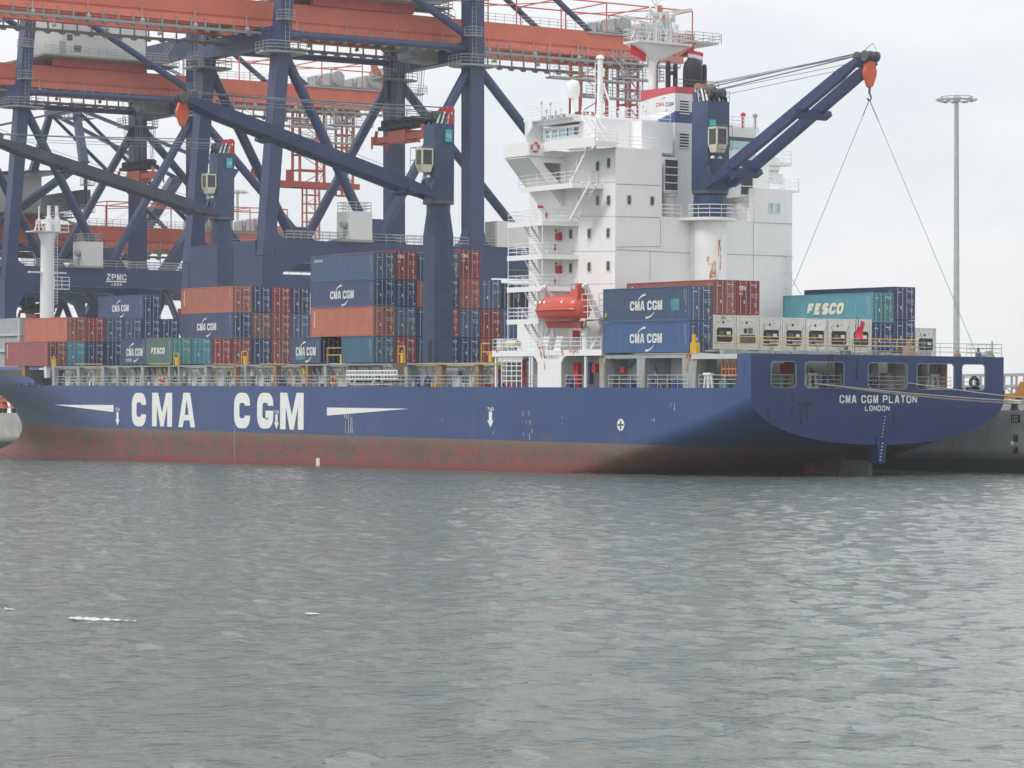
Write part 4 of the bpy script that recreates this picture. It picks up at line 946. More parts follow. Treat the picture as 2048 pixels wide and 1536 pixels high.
# ------------------------------------------------------------------ recess behind the crane: ventilator housings with louvres
def louvre_housing(px0, pxm, px1, py0, py1, x, lab):
    a = F(pxm, py0, x); b_ = F(px1, py1, x); mb = MB(); mb.box((x+0.02, b_.y-0.12, b_.z-0.2), (x+2.4, a.y+0.12, a.z+0.2)); h_ = mb.build('ventilator_housing', 'whitegrey', ship)
    MB().box((x-0.005, b_.y, b_.z), (x+0.019, a.y, a.z)).build('louvre_recess', 'dark', h_)
    n = 4; fr = MB()
    for i in range(n+1): z = lerp(b_.z, a.z, i/n); fr.box((x-0.06, b_.y, z-0.045), (x-0.006, a.y, z+0.045))
    fr.build('louvre_frame', 'whiteclean', h_)
    for i in range(n):
        sl = MB()
        for k in range(7): z = lerp(b_.z, a.z, (i+(k+0.5)/7)/n); sl.hexa([(x-0.045,b_.y+.02,z-0.06),(x-0.006,b_.y+.02,z-0.01),(x-0.006,a.y-.02,z-0.01),(x-0.045,a.y-.02,z-0.06),(x-0.045,b_.y+.02,z-0.045),(x-0.006,b_.y+.02,z+0.005),(x-0.006,a.y-.02,z+0.005),(x-0.045,a.y-.02,z-0.045)])
        sl.build('louvre_slats', 'dgrey', h_)
louvre_housing(1322, 1331, 1355, 318, 382, HX+0.9, 0)
louvre_housing(1460, 1483, 1505, 318, 391, HX+0.9, 0)
mb = MB()
for px, r_ in ((1337, 0.62), (1488, 0.75)):
    c = F(px, 440, HX+1.8); mb.lathe((HX+1.8, c.y, zc), [(r_,0),(r_,1.9),(r_*1.3,1.95),(r_*1.3,2.9)], 16)
mb.each('fan_trunk', 'whitegrey', ship, True)
# ------------------------------------------------------------------ funnel
fx = 18.2; fy1 = F(1350, 240, fx).y; fy0 = F(1440, 240, fx).y; fz0 = zc; fz1 = F(1395, 176, fx).z; fxe = fx + 5.2
zb0 = F(1352, 245, fx).z; zb1 = F(1352, 222, fx).z; zr_ = F(1352, 186, fx).z
mb = MB(); mb.box((fx, fy0, fz0), (fxe, fy1, zb0)); mb.mat(1).box((fx, fy0, zb0), (fxe, fy1, zb1)); mb.mat(0).box((fx, fy0, zb1), (fxe, fy1, zr_)); mb.mat(2).box((fx, fy0, zr_), (fxe, fy1, fz1))
fun = mb.build('funnel', ['whitegrey', 'funnelblue', 'funnelred'], ship)
# sweeping colour fields of the funnel's port side
mb = MB(); yy = fy1+0.006; xs_ = [lerp(fx, fxe, k/14) for k in range(15)]
V = [(x, yy, zr_) for x in xs_] + [(x, yy, lerp(zr_, zb1+1.2, ((x-fx)/(fxe-fx))**1.9)) for x in xs_]
mb.add(V, [(k, k+1, 16+k, 15+k) for k in range(14)]); mb.build('red_field', 'funnelred', fun)
mb = MB(); V = [(x, yy, zb1) for x in xs_] + [(x, yy, lerp(zb1, zb0+0.05, min(1, ((x-fx)/(fxe-fx))**0.55*1.0)))for x in xs_]
mb.mat(0).add([(x, yy, zb0) for x in xs_] + [(x, yy, lerp(zb1, zb0, ((x-fx)/(fxe-fx))**0.8)) for x in xs_], [(k, k+1, 16+k, 15+k) for k in range(14)])
mb.mat(1).add([(x, yy+0.002, zb1) for x in xs_] + [(x, yy+0.002, lerp(zb1, zb0, ((x-fx)/(fxe-fx))**0.8)) for x in xs_], [(k, k+1, 16+k, 15+k) for k in range(14)])
mb.build('blue_field', ['funnelblue', 'whiteclean'], fun)
def side_text2(text, px0, px1, py0, py1, y, name, mt, par): return side_text(text, px0, px1, py0, py1, y, name, mt, 0.2, 0.28, parent=par)
side_text2('CMA', 1312, 1328, 204.5, 213.5, fy1+0.012, 'funnel_lettering', 'redink', fun); side_text2('CGM', 1331, 1347, 204, 212.5, fy1+0.012, 'funnel_lettering', 'navyink', fun)
def swoosh(mb, c, U, V, n, rad, a0, a1, t0, t1, lift):
    c = Vector(c); U = Vector(U); V = Vector(V); n = Vector(n); k = 8; P = []; Q = []
    for i in range(k+1):
        a = R(lerp(a0, a1, i/k)); w = lerp(t0, t1, i/k); d = U*math.cos(a)+V*math.sin(a)
        P.append(c + d*(rad-w/2) + n*lift); Q.append(c + d*(rad+w/2) + n*lift)
    mb.add(P+Q, [(i, i+1, k+2+i, k+1+i) for i in range(k)])
mb = MB(); cc = S(1329.5, 209, fy1); 
swoosh(mb, (cc.x, fy1, cc.z), (-1,0,0), (0,0,1), (0,1,0), 0.62, 85, 140, 0.10, 0.03, 0.012); swoosh(mb, (cc.x, fy1, cc.z), (-1,0,0), (0,0,1), (0,1,0), 0.62, -85, -40, 0.10, 0.03, 0.012); mb.build('funnel_emblem', 'navyink', fun)
for py0, py1 in ((200, 228), (266, 296)):
    a = F(1360, py0, fx-0.01); b_ = F(1377, py1, fx-0.01); mb = MB(); mb.box((fx-0.03, b_.y, b_.z), (fx-0.004, a.y, a.z)); g_ = mb.build('louvre_recess', 'dark', fun)
    sl = MB()
    for i in range(6): z = lerp(b_.z, a.z, i/5); sl.box((fx-0.12, b_.y-0.05, z-0.055), (fx-0.031, a.y+0.05, z+0.055))
    sl.build('louvre_slats', 'whitegrey', fun)
for px, r_, top in ((1336, 0.24, 121), (1350.5, 0.22, 127), (1408.5, 0.24, 129)):
    c = F(px, 170, fx+2.4); mb = MB(); zt = F(px, top, fx+2.4).z; mb.lathe((fx+2.4, c.y, fz1), [(r_,0),(r_,zt-fz1-0.5),(r_*0.95,zt-fz1-0.2),(r_*0.6,zt-fz1),(0.0,zt-fz1+0.02)], 12); mb.build('exhaust_pipe', 'black', fun, True)
c = F(1385.5, 170, fx+2.6); zt = F(1385, 115, fx+2.6).z; r_ = 0.92
mb = MB(); mb.lathe((fx+2.6, c.y, fz1-0.1), [(r_,0),(r_,(zt-fz1)*0.62),(r_*0.97,(zt-fz1)*0.74),(r_*0.85,(zt-fz1)*0.88),(r_*0.62,(zt-fz1)*0.97),(r_*0.2,zt-fz1+0.08)], 20); mb.build('main_uptake', 'black', fun, True)
mb = MB(); a = F(1336, 146, fx+2.4); b_ = F(1350, 146, fx+2.4); mb.beam((fx+2.4, a.y, a.z), (fx+2.4, b_.y, b_.z), 0.3, 0.35); a = F(1398, 146, fx+2.4); b_ = F(1408, 146, fx+2.4); mb.beam((fx+2.4, a.y, a.z), (fx+2.4, b_.y, b_.z), 0.3, 0.35); mb.build('pipe_bridge', 'black', fun)
rl = MB(); rl.railing([(fx+0.2, fy1-0.1, fz1), (fx+0.2, fy0, fz1)], 0.7, 2, 1.2, 0.03); rl.build('funnel_rail', 'dgrey', fun)
# ------------------------------------------------------------------ masts, radar, antennas
mX = 22.5; mc = F(1306, 200, mX); mr_ = 0.46; mz0 = uz1-0.1; mzp = F(1306, 92, mX).z
mast = MB().lathe((mX, mc.y, mz0), [(mr_,0),(mr_*0.95,mzp-mz0)], 14).build('radar_mast', 'white', ship, True)
mb = MB(); pw = F(1262, 88, mX).y - mc.y; pe = mc.y - F(1368, 86, mX).y
mb.box((mX-1.2, mc.y-pe, mzp+0.1), (mX+1.2, mc.y+pw, mzp+0.3))
for yy, sg in ((pw, 1), (pe, -1)): mb.hexa([(mX-0.5, mc.y, mzp-1.5), (mX+0.5, mc.y, mzp-1.5), (mX+0.5, mc.y+0.1*sg, mzp-1.5), (mX-0.5, mc.y+0.1*sg, mzp-1.5), (mX-0.9, mc.y, mzp+0.1), (mX+0.9, mc.y, mzp+0.1), (mX+0.9, mc.y+yy*sg, mzp+0.1), (mX-0.9, mc.y+yy*sg, mzp+0.1)])
mb.build('mast_platform', 'whitegrey', mast)
rl = MB(); rl.railing([(mX-1.15, mc.y+pw, mzp+0.3), (mX-1.15, mc.y-pe, mzp+0.3), (mX+1.15, mc.y-pe, mzp+0.3), (mX+1.15, mc.y+pw, mzp+0.3), (mX-1.15, mc.y+pw, mzp+0.3)], 1.1, 3, 0.9, 0.03)
rl.build('mast_rail', 'whitegrey', mast)
mb = MB(); tz = F(1313, 0, mX).z; mb.tube((mX, mc.y-0.3, mzp), (mX, mc.y-0.3, tz+1.0), 0.13, 8, r2=0.08)
for dy in (1.0, -1.6): mb.tube((mX, mc.y+dy-0.3, mzp+0.3), (mX, mc.y-0.3, mzp+3.4), 0.07, 6)
for t in (1.2, 2.0, 2.9): mb.tube((mX, mc.y-1.1, mzp+t), (mX, mc.y+0.7, mzp+t), 0.05, 5)
mb.tube((mX, mc.y-0.3, tz-0.6), (mX, mc.y+0.7, tz+0.5), 0.05, 5); mb.tube((mX, mc.y-0.3, tz-0.6), (mX, mc.y-1.3, tz+0.5), 0.05, 5); mb.torus((mX, mc.y-0.3, tz+0.5), 1.0, 0.05, axis=2, n=12, k=4); mb.build('topmast', 'whiteclean', mast)
for px, py, w0, hh in ((1274, 42, 2.9, 4.1), (1341, 23, 4.9, 0)):
    c = F(px, py, mX-0.6); rd = MB(); rd.tube((mX-0.6, c.y, mzp+0.3), (mX-0.6, c.y, c.z-0.7), 0.12, 8)
    for dy in (0.7, -0.7): rd.tube((mX-0.6, c.y+dy, mzp+0.3), (mX-0.6, c.y, mzp+0.3+(c.z-mzp)*0.6), 0.07, 6)
    rd.lathe((mX-0.6, c.y, c.z-0.8), [(0.30,0),(0.42,0.15),(0.42,0.5),(0.2,0.7),(0.12,0.9)], 10)
    tl = 0.10 if px > 1300 else -0.12
    rd.beam((mX-0.6, c.y+w0/2, c.z-tl*w0), (mX-0.6, c.y-w0/2, c.z+tl*w0*0.7), 0.16, 0.28); rd.build('radar', 'whitegrey', mast, True)
mb = MB(); rr = random.Random(3)
for k in range(16):
    yy = lerp(mc.y+pw*0.9, mc.y-pe*0.9, (k+0.5)/16); hh = 0.8+2.2*rr.random(); xx = mX-1.0+2*rr.random()
    mb.tube((xx, yy, mzp+0.3), (xx, yy, mzp+0.3+hh), 0.05, 5); mb.lathe((xx, yy, mzp+0.3+hh), [(0.10,-0.2),(0.16,0),(0.12,0.25),(0.02,0.35)], 8)
    if k % 3 == 0: mb.tube((xx, yy-0.4, mzp+0.3+hh*0.6), (xx, yy+0.4, mzp+0.3+hh*0.6), 0.04, 4)
mb.build('antennas', 'whitegrey', mast)
mb = MB(); mb.path([(mX-0.5, mc.y-0.35, mzp-0.4), (mX-0.5, mc.y-0.35, mzp-1.4), (mX-0.5, mc.y-0.1, mzp-1.8), (mX-0.5, mc.y-0.1, mz0)], 0.06, 6); mb.build('mast_cable', 'dgrey', mast)
# second mast
m2 = F(1200, 200, 23.0); z2t = F(1200, 117, 23.0).z
mb = MB(); mb.lathe((23, m2.y, uz1), [(0.30,0),(0.24,z2t-uz1)], 12); 
for dy in (1.1, -1.3): mb.tube((22, m2.y+dy, uz1), (23, m2.y, lerp(uz1, z2t, 0.72)), 0.10, 6)
for t in (0.45, 0.62, 0.8, 0.92): mb.tube((23, m2.y+0.55, lerp(uz1,z2t,t)), (23, m2.y-0.3, lerp(uz1,z2t,t)), 0.05, 5)
mb.tube((23, m2.y+0.55, uz1+2), (23, m2.y+0.55, z2t-0.4), 0.04, 5); mb.lathe((23, m2.y, z2t), [(0.2,-0.1),(0.42,0),(0.3,0.25),(0.0,0.35)], 10); mb.build('signal_mast', 'whiteclean', ship, True)
# satellite dome on its post
sd = F(1146, 175, 24.0); sz0 = F(1146, 237, 24.0).z
MB().tube((24, sd.y, sz0), (24, sd.y, sd.z-0.9), 0.17, 8).tube((24, sd.y+0.9, sz0+0.3), (24, sd.y, sd.z-2.4), 0.05, 5).tube((24, sd.y-0.9, sz0+0.3), (24, sd.y, sd.z-2.4), 0.05, 5).build('dome_post', 'whiteclean', ship)
MB().lathe((24, sd.y, sd.z), [(0.35,-0.95),(0.58,-0.78),(0.60,-0.6),(0.62,-0.55),(0.63,0.1),(0.55,0.42),(0.36,0.62),(0.12,0.70),(0.0,0.71)], 18).build('satellite_dome', 'whiteclean', ship, True)
mb = MB(); rr = random.Random(9)
for px, top in ((1083,205),(1101,207),(1093,222),(1112,224),(1122,220),(1238,225),(1278,208),(1286,212),(1292,222),(1250,218),(1444,218),(1456,222),(1165,222),(1180,228)):
    p = F(px, top, 22.0); mb.tube((22, p.y, uz1-0.2), (22, p.y, p.z), 0.045, 5); mb.lathe((22, p.y, p.z), [(0.05,-0.2),(0.13,-0.05),(0.13,0.1),(0.02,0.2)], 7)
mb.build('antennas', 'whitegrey', ship)
mb = MB()
for px0, py0, px1, py1 in ((1305,90,1262,240),(1310,120,1330,165),(1240,140,1262,236)):
    a = F(px0, py0, mX); b_ = F(px1, py1, mX); mb.tube(a, b_, 0.025, 4)
mb.build('mast_stay', 'wire', ship)
# yellow-red lifting beam on the roof forward (provision crane)
mb = MB(); a = F(1118, 216, 26); 
mb.build if False else None
# ================================================================== ACCOMMODATION BASE ON THE SHIP'S SIDE
zA1 = S(1100, 700, BM).z; zA0 = S(1100, 712, BM).z
xa, xb = S(984, 705, BM).x, S(1200, 705, BM).x
mb = MB(); mb.box((xb-0.2, HP, zA0), (xa, BM-0.005, zA1)); mb.build('boat_deck', 'white', ship)
mb = MB(); x0, x1 = S(1075, 740, BM).x, S(1122, 740, BM).x
mb.prism([(x0, BM-0.004, ZD), (x0, BM-0.004, zA0-0.5)] + [(x0+0.9*(1-math.cos(R(a))), BM-0.004, zA0-0.9+0.9*math.sin(R(a))) for a in (20,40,60,80)] + [(x1-0.9*(1-math.cos(R(a))), BM-0.004, zA0-0.9+0.9*math.sin(R(a))) for a in (80,60,40,20)] + [(x1, BM-0.004, zA0-0.5), (x1, BM-0.004, ZD)], (0, -0.1, 0)); mb.build('side_plate', 'white', ship)
side_text('IMO 9362437', 1088, 1118, 711, 717, BM+0.01, 'identification_number', 'navyink', 0.16, 0.25)
rs = MB()
for px, py, ww, hh in ((1086,706,0.55,1.6),(1082,704,0.3,1.0),(1089,730,0.25,0.9),(1150,703,1.2,0.7),(1140,702,0.5,0.4),(1124,703,0.4,0.9),(994,704,0.3,0.5)):
    c = S(px, py, BM+0.01); n_ = 7; top = [(c.x-ww/2+ww*k/n_, BM+0.012, c.z+hh/2*(0.7+0.3*random.random())) for k in range(n_+1)]; bot = [(c.x-ww/2+ww*k/n_, BM+0.012, c.z-hh/2*random.uniform(0.1,1.2)) for k in range(n_+1)]
    rs.add(top+bot, [(k, k+1, n_+2+k, n_+1+k) for k in range(n_)])
for px, py, ww, hh in ((1438,490,0.25,2.2),(1440,500,0.4,2.6),(1437,485,0.5,0.6),(1421,520,0.3,0.9),(1428,540,0.7,2.2),(1441,533,0.3,1.4),(1430,548,1.0,1.0)):
    pass
rs.build('rust_stains', 'rustblob', ship)
# posts, net frame and firemain under the boat deck
mb = MB()
for px in (989, 1057, 1062, 1168): x = S(px, 740, BM).x; mb.box((x-0.1, BM-0.3, ZD), (x+0.1, BM-0.1, zA0))
mb.build('deck_post', 'whiteclean', ship)
mb = MB(); x0, x1 = S(1001, 740, BM).x, S(1041, 740, BM).x
for k in range(5): x = lerp(x0, x1, k/4); mb.tube((x, BM-0.12, ZD), (x, BM-0.12, zA0), 0.055, 5)
for k in range(5): z = lerp(ZD+0.55, zA0-0.4, k/4); mb.tube((x0, BM-0.12, z), (x1, BM-0.12, z), 0.045, 5)
mb.build('lattice_screen', 'whiteclean', ship)
mb = MB(); x = S(1048, 740, 12.5).x; mb.tube((x, 12.5, ZD), (x, 12.5, zA0-0.3), 0.13, 8); mb.tube((x, 12.5, zA0-0.3), (x-3.2, 12.5, zA0-0.3), 0.1, 8)
for z in (8.4, 9.1, 9.6): mb.lathe((x, 12.5, z), [(0.22,-0.1),(0.22,0.1)], 10)
mb.tube((x, 12.5, 8.3), (x-1.4, 12.9, ZD+0.2), 0.06, 6); mb.tube((x+6, 12.7, ZD+0.25), (x+1, 12.7, ZD+0.25), 0.12, 8); mb.build('fire_main', 'red', ship)
MB().box((S(1200, 740, 11).x, 10.2, ZD), (S(985, 740, 11).x, 10.44, zA0)).build('casing_wall', 'lgrey', ship)
for px, col_, w_, h0, h1 in ((1155,'red',0.35,0.0,2.2),(1178,'navyink',0.4,0.3,2.2),(1191,'red',0.28,1.3,2.1),(1248,'red',0.25,1.3,1.75),(1104,'lgrey',0.4,0.0,0.9)):
    c = S(px, 750, 12.6); MB().box((c.x-w_, 12.4, ZD+h0), (c.x+w_, 12.8, ZD+h1)).build('deck_locker', col_, ship)
# boat-deck fittings: raft canisters, slanted boxes, rail
rl = MB(); rl.railing([(xa, BM-0.1, zA1), (xb, BM-0.1, zA1)], 1.05, 3, 1.6, 0.032); rl.build('boat_deck_rail', 'whiteclean', ship)
for k, px in enumerate((1010, 1020, 1030)):
    c = S(px, 688, BM-0.9); MB().lathe((c.x-0.55, BM-0.9, c.z), [(0.05,-0.0),(0.33,0.08),(0.36,0.3),(0.36,0.8),(0.33,1.02),(0.05,1.1)], 12, axis=0).build('raft_canister', 'cream', ship, True)
mb = MB(); c = S(1020, 700, BM-0.9)
for dx in (-1.6, -0.5, 0.6, 1.7): mb.beam((c.x+dx, BM-1.2, zA1), (c.x+dx+0.2, BM-0.7, zA1+0.5), 0.08, 0.1)
mb.build('raft_cradle', 'whiteclean', ship)
for px in (1090, 1116):
    c = S(px, 690, BM-0.3); mb = MB(); mb.hexa([(c.x-0.45, BM-0.9, zA1), (c.x+0.55, BM-0.9, zA1), (c.x+0.55, BM-0.2, zA1), (c.x-0.45, BM-0.2, zA1), (c.x-0.9, BM-0.9, zA1+1.2), (c.x+0.1, BM-0.9, zA1+1.2), (c.x+0.1, BM-0.2, zA1+1.2), (c.x-0.9, BM-0.2, zA1+1.2)]); mb.build('slanted_locker', 'whiteclean', ship)
mb = MB(); c = S(992, 688, BM); mb.box((c.x-0.5, BM-1.5, zA1+0.1), (c.x+0.2, BM-0.2, zA1+1.1)); mb.build('control_cabinet', 'whitegrey', ship)
mb = MB(); mb.box((c.x+0.3, BM-0.6, zA1+0.2), (c.x+1.4, BM-0.3, zA1+0.95)); mb.build('cabinet_opening', 'dark', ship)
# ------------------------------------------------------------------ lifeboat and davit
bxm = (S(1073, 610, 14.0).x + S(1163, 610, 14.0).x)/2; bL = S(1073, 610, 14.0).x - S(1163, 610, 14.0).x
bz0 = S(1118, 645, 14.0).z; bz1 = S(1118, 590, 14.0).z
lb = thing('lifeboat', 'enclosed orange lifeboat with conning tower hung in davits beside the deckhouse', 'lifeboat', onship(bxm, 13.6, bz0))
H_ = bz1-bz0; W_ = 1.35; mb = MB(); V = []; nn = 18; kk = 18
for i in range(nn+1):
    t = i/nn; x = (t-0.5)*bL; e = min(1.0, (max(0.0, 1-abs(2*t-1.0)**(3.2 if t < 0.5 else 2.1)))**0.42) if 0 < i < nn else 0.03
    for j in range(kk):
        a = 2*math.pi*j/kk; ca, sa = math.cos(a), math.sin(a); y = W_*e*math.copysign(abs(ca)**0.75, ca)
        z = H_*0.44 + (H_*0.56*(0.35+0.65*e)*abs(sa)**0.85 if sa > 0 else -H_*0.44*(0.45+0.55*e)*abs(sa)**0.8)
        if abs(sa) < 0.2: y *= 1.03
        V.append((x, y, z))
mb.add(V, [(i*kk+j, (i+1)*kk+j, (i+1)*kk+(j+1)%kk, i*kk+(j+1)%kk) for i in range(nn) for j in range(kk)] + [tuple(range(kk)), tuple(range((nn+1)*kk-1, nn*kk-1, -1))])
mb.build('hull', 'boat', lb, True)
mb = MB(); 
for i in range(nn):
    pass
pts = []
for i in range(1, nn): t = i/nn; e = min(1.0, (max(0.0, 1-abs(2*t-1.0)**(3.2 if t < 0.5 else 2.1)))**0.42); pts.append(((t-0.5)*bL, W_*e*1.03+0.04, H_*0.45))
mb.path(pts, 0.09, 6); mb.path([(x, -y, z) for x, y, z in pts], 0.09, 6); mb.build('fender', 'boat', lb, True)
mb = MB(); mb.hexa([(-bL/2+0.35,-0.6,H_*0.75),(-bL/2+1.7,-0.6,H_*0.88),(-bL/2+1.7,0.6,H_*0.88),(-bL/2+0.35,0.6,H_*0.75),(-bL/2+0.45,-0.5,H_+0.95),(-bL/2+1.25,-0.5,H_+0.95),(-bL/2+1.25,0.5,H_+0.95),(-bL/2+0.45,0.5,H_+0.95)]); mb.build('conning_tower', 'boat', lb)
MB().box((-bL/2+0.7, 0.50, H_+0.45), (-bL/2+1.15, 0.58, H_+0.8)).build('tower_window', 'glasscyan', lb)
for k in range(7):
    x = lerp(-bL*0.22, bL*0.36, k/6)
    t = x/bL+0.5; MB().hexa([(x-0.13, W_*0.80, H_*0.73),(x+0.13, W_*0.80, H_*0.73),(x+0.13, W_*0.90, H_*0.70),(x-0.13, W_*0.90, H_*0.70),(x-0.13, W_*0.80, H_*0.79),(x+0.13, W_*0.80, H_*0.79),(x+0.13, W_*0.86, H_*0.77),(x-0.13, W_*0.86, H_*0.77)]).build('port_light', 'whiteclean', lb)
mb = MB(); mb.hexa([(-bL*0.42,-0.12,-0.55),(bL*0.30,-0.12,-0.45),(bL*0.30,0.12,-0.45),(-bL*0.42,0.12,-0.55),(-bL*0.45,-0.2,0.25),(bL*0.36,-0.2,0.25),(bL*0.36,0.2,0.25),(-bL*0.45,0.2,0.25)]) ; mb.build('keel', 'boat', lb)
mb = MB(); mb.path([(bL*0.30, 0.5, H_*0.95), (bL*0.28, 0.5, H_*1.08), (0.0, 0.5, H_*1.12), (-0.1, 0.5, H_*1.0)], 0.03, 5); mb.build('grab_rail', 'red', lb)
def pz(px, py, y): return S(px, py, y)
for px0, py0, px1, py1, pxb, pyb in ((1085,573,1105,600,1082,690),(1168,568,1192,640,1190,700)):
    mb = MB(); a = S(px0, py0, 13.9); b_ = S(px1, py1, 12.4); c = S(pxb, pyb, 12.2)
    mb.beam((a.x, 13.8, a.z), (b_.x, 11.6, b_.z-0.6), 0.28, 0.42, up=(1,0,0)); mb.beam((b_.x, 11.6, b_.z-0.6), (c.x, 12.6, zA1), 0.3, 0.4, up=(1,0,0)); mb.tube((a.x, 13.8, a.z), (a.x, 13.7, bz1-0.1), 0.05, 5)
    mb.lathe((a.x, 13.8, a.z-0.2), [(0.22,-0.1),(0.22,0.2)], 10, axis=0); mb.build('davit', 'whitegrey', ship)
mb = MB(); a = S(1083, 696, 12.4); b_ = S(1097, 650, 12.4); mb.beam((a.x, 12.4, zA1), (b_.x, 12.4, b_.z), 0.22, 0.3); a = S(1112, 696, 12.4); mb.beam((a.x, 12.4, zA1), (b_.x-0.6, 12.4, b_.z), 0.22, 0.3)
mb.box((S(1200, 650, 12).x, 11.3, levels[3]-0.2), (XB1, 13.2, levels[3]-0.05)); mb.build('davit_cradle', 'whiteclean', ship)
rl = MB(); z_ = levels[3]-0.05; rl.railing([(S(1163, 640, 13.8).x, 13.75, z_), (S(1197, 640, 13.8).x, 13.75, z_), (S(1197, 640, 13.8).x, 11.4, z_)], 2.1, 4, 0.9, 0.035); rl.build('davit_platform_rail', 'whiteclean', ship)
mb = MB(); mb.box((S(1172, 640, 13.8).x, 13.0, z_-0.25), (S(1161, 640, 13.8).x, 13.9, z_)); mb.build('davit_step', 'cream', ship)
mb = MB(); mb.box((S(1197, 640, 13.8).x, 11.0, z_-0.12), (S(1161, 640, 13.8).x, 13.8, z_-0.01)); mb.build('davit_platform', 'whitegrey', ship)
c = S(1171, 672, 12.9); mb = MB(); mb.lathe((c.x, 12.9, zA1), [(0.32,0),(0.30,1.2),(0.42,1.25),(0.35,1.55),(0.42,1.65),(0.38,1.95),(0.1,2.1),(0.09,3.0),(0.03,3.05)], 12); mb.build('boat_winch', 'whiteclean', ship, True)
# lifebuoys hung around the ship
def lifebuoy(c, axis, label, r0=0.32):
    b = thing('lifebuoy', label, 'lifebuoy', SHIP @ Matrix.Translation(c), 'lifebuoys hung on the ship')
    MB().torus((0,0,0), r0, 0.085, axis=axis, n=20, k=7).build('ring', 'buoy', b, True)
    mb = MB()
    for a in (45, 135, 225, 315):
        ca, sa = math.cos(R(a))*r0, math.sin(R(a))*r0; p = (0, ca, sa) if axis == 0 else (ca, 0, sa)
        mb.lathe(p, [(0.1,-0.06),(0.1,0.06)], 8, axis=axis if axis else 0) if False else mb.add([], [])
        mb.box((p[0]-0.10, p[1]-0.10, p[2]-0.05), (p[0]+0.10, p[1]+0.10, p[2]+0.05))
    mb.build('band', 'whiteclean', b)
a = F(1071, 294, WX0-0.15); lifebuoy((WX0-0.16, a.y, a.z), 0, 'orange and white lifebuoy on the bridge wing bulwark', 0.40)
a = S(668, 760, BM-0.1); lifebuoy((a.x, BM-0.05, a.z), 1, 'orange and white lifebuoy on the side rail forward of the stowed gangway', 0.40)
a = S(324, 761, BM-0.1); lifebuoy((a.x, BM-0.05, a.z), 1, 'red and white lifebuoy on the side rail below the green container', 0.38)
# ================================================================== HATCH COAMING, CONTAINER PILLARS AND SIDE RAIL
YC = 12.45; ZH = 9.62
x_f, x_a = S(108, 750, BM).x, S(985, 750, BM).x
mb = MB(); mb.box((x_a, -YC, ZD), (x_f, YC, ZH-0.35)); mb.build('hatch_coaming', 'lgrey', ship)
mb = MB(); mb.box((x_a-0.3, -YC-0.3, ZH-0.34), (x_f, YC+0.15, ZH-0.02)); mb.build('hatch_cover', 'grey', ship)
mb = MB(); mb.box((x_f, -11, ZD), (146, 11, ZH-0.4)); mb.build('forward_coaming', 'dgrey', ship)
pill = [(112,6,'lgrey'),(162,5.5,'lgrey'),(211,5,'lgrey'),(240,4,'lgrey'),(290,5.5,'lgrey'),(344,4.5,'lgrey'),(363,4,'lgrey'),(417,7,'lgrey'),(476,5,'rustpost'),(496.5,4.5,'lgrey'),(556,7,'rustpost'),(619.5,5,'rustpost'),(656,6,'lgrey'),(818,6.5,'lgrey'),(885,9,'rustpost'),(960,7,'rustpost'),(52,7,'rustpost'),(96,6,'whitegrey')]
for px, w, mt in pill:
    c = S(px, 750, 13.3); hw = w/2/11.5*(1+ (px<300)*0.45)
    z0 = ZD if px > 105 else ZD+0.9
    mb = MB(); mb.hexa([(c.x-hw*1.1,13.2,z0),(c.x+hw*1.1,13.2,z0),(c.x+hw*1.1,13.6,z0),(c.x-hw*1.1,13.6,z0),(c.x-hw,13.1,ZH),(c.x+hw,13.1,ZH),(c.x+hw,13.7,ZH),(c.x-hw,13.7,ZH)]); mb.build('container_pillar', 'pillar' if mt == 'lgrey' else mt, ship)
mb = MB(); mb.box((x_a, 13.05, ZH-0.2), (S(108,730,BM).x, 13.7, ZH-0.03)); mb.build('lashing_walkway', 'walk', ship)
rl = MB(); xx = [S(p_[0], 750, BM).x for p_ in pill if p_[0] > 105] + [S(983, 750, BM).x]
xx = sorted(xx)
for a, b_ in zip(xx, xx[1:]): rl.railing([(a, BM-0.08, ZD), (b_, BM-0.08, ZD)], 1.05, 3, 1.7, 0.026)
rl.build('side_rail', 'lgrey', ship)
rnd = random.Random(11)
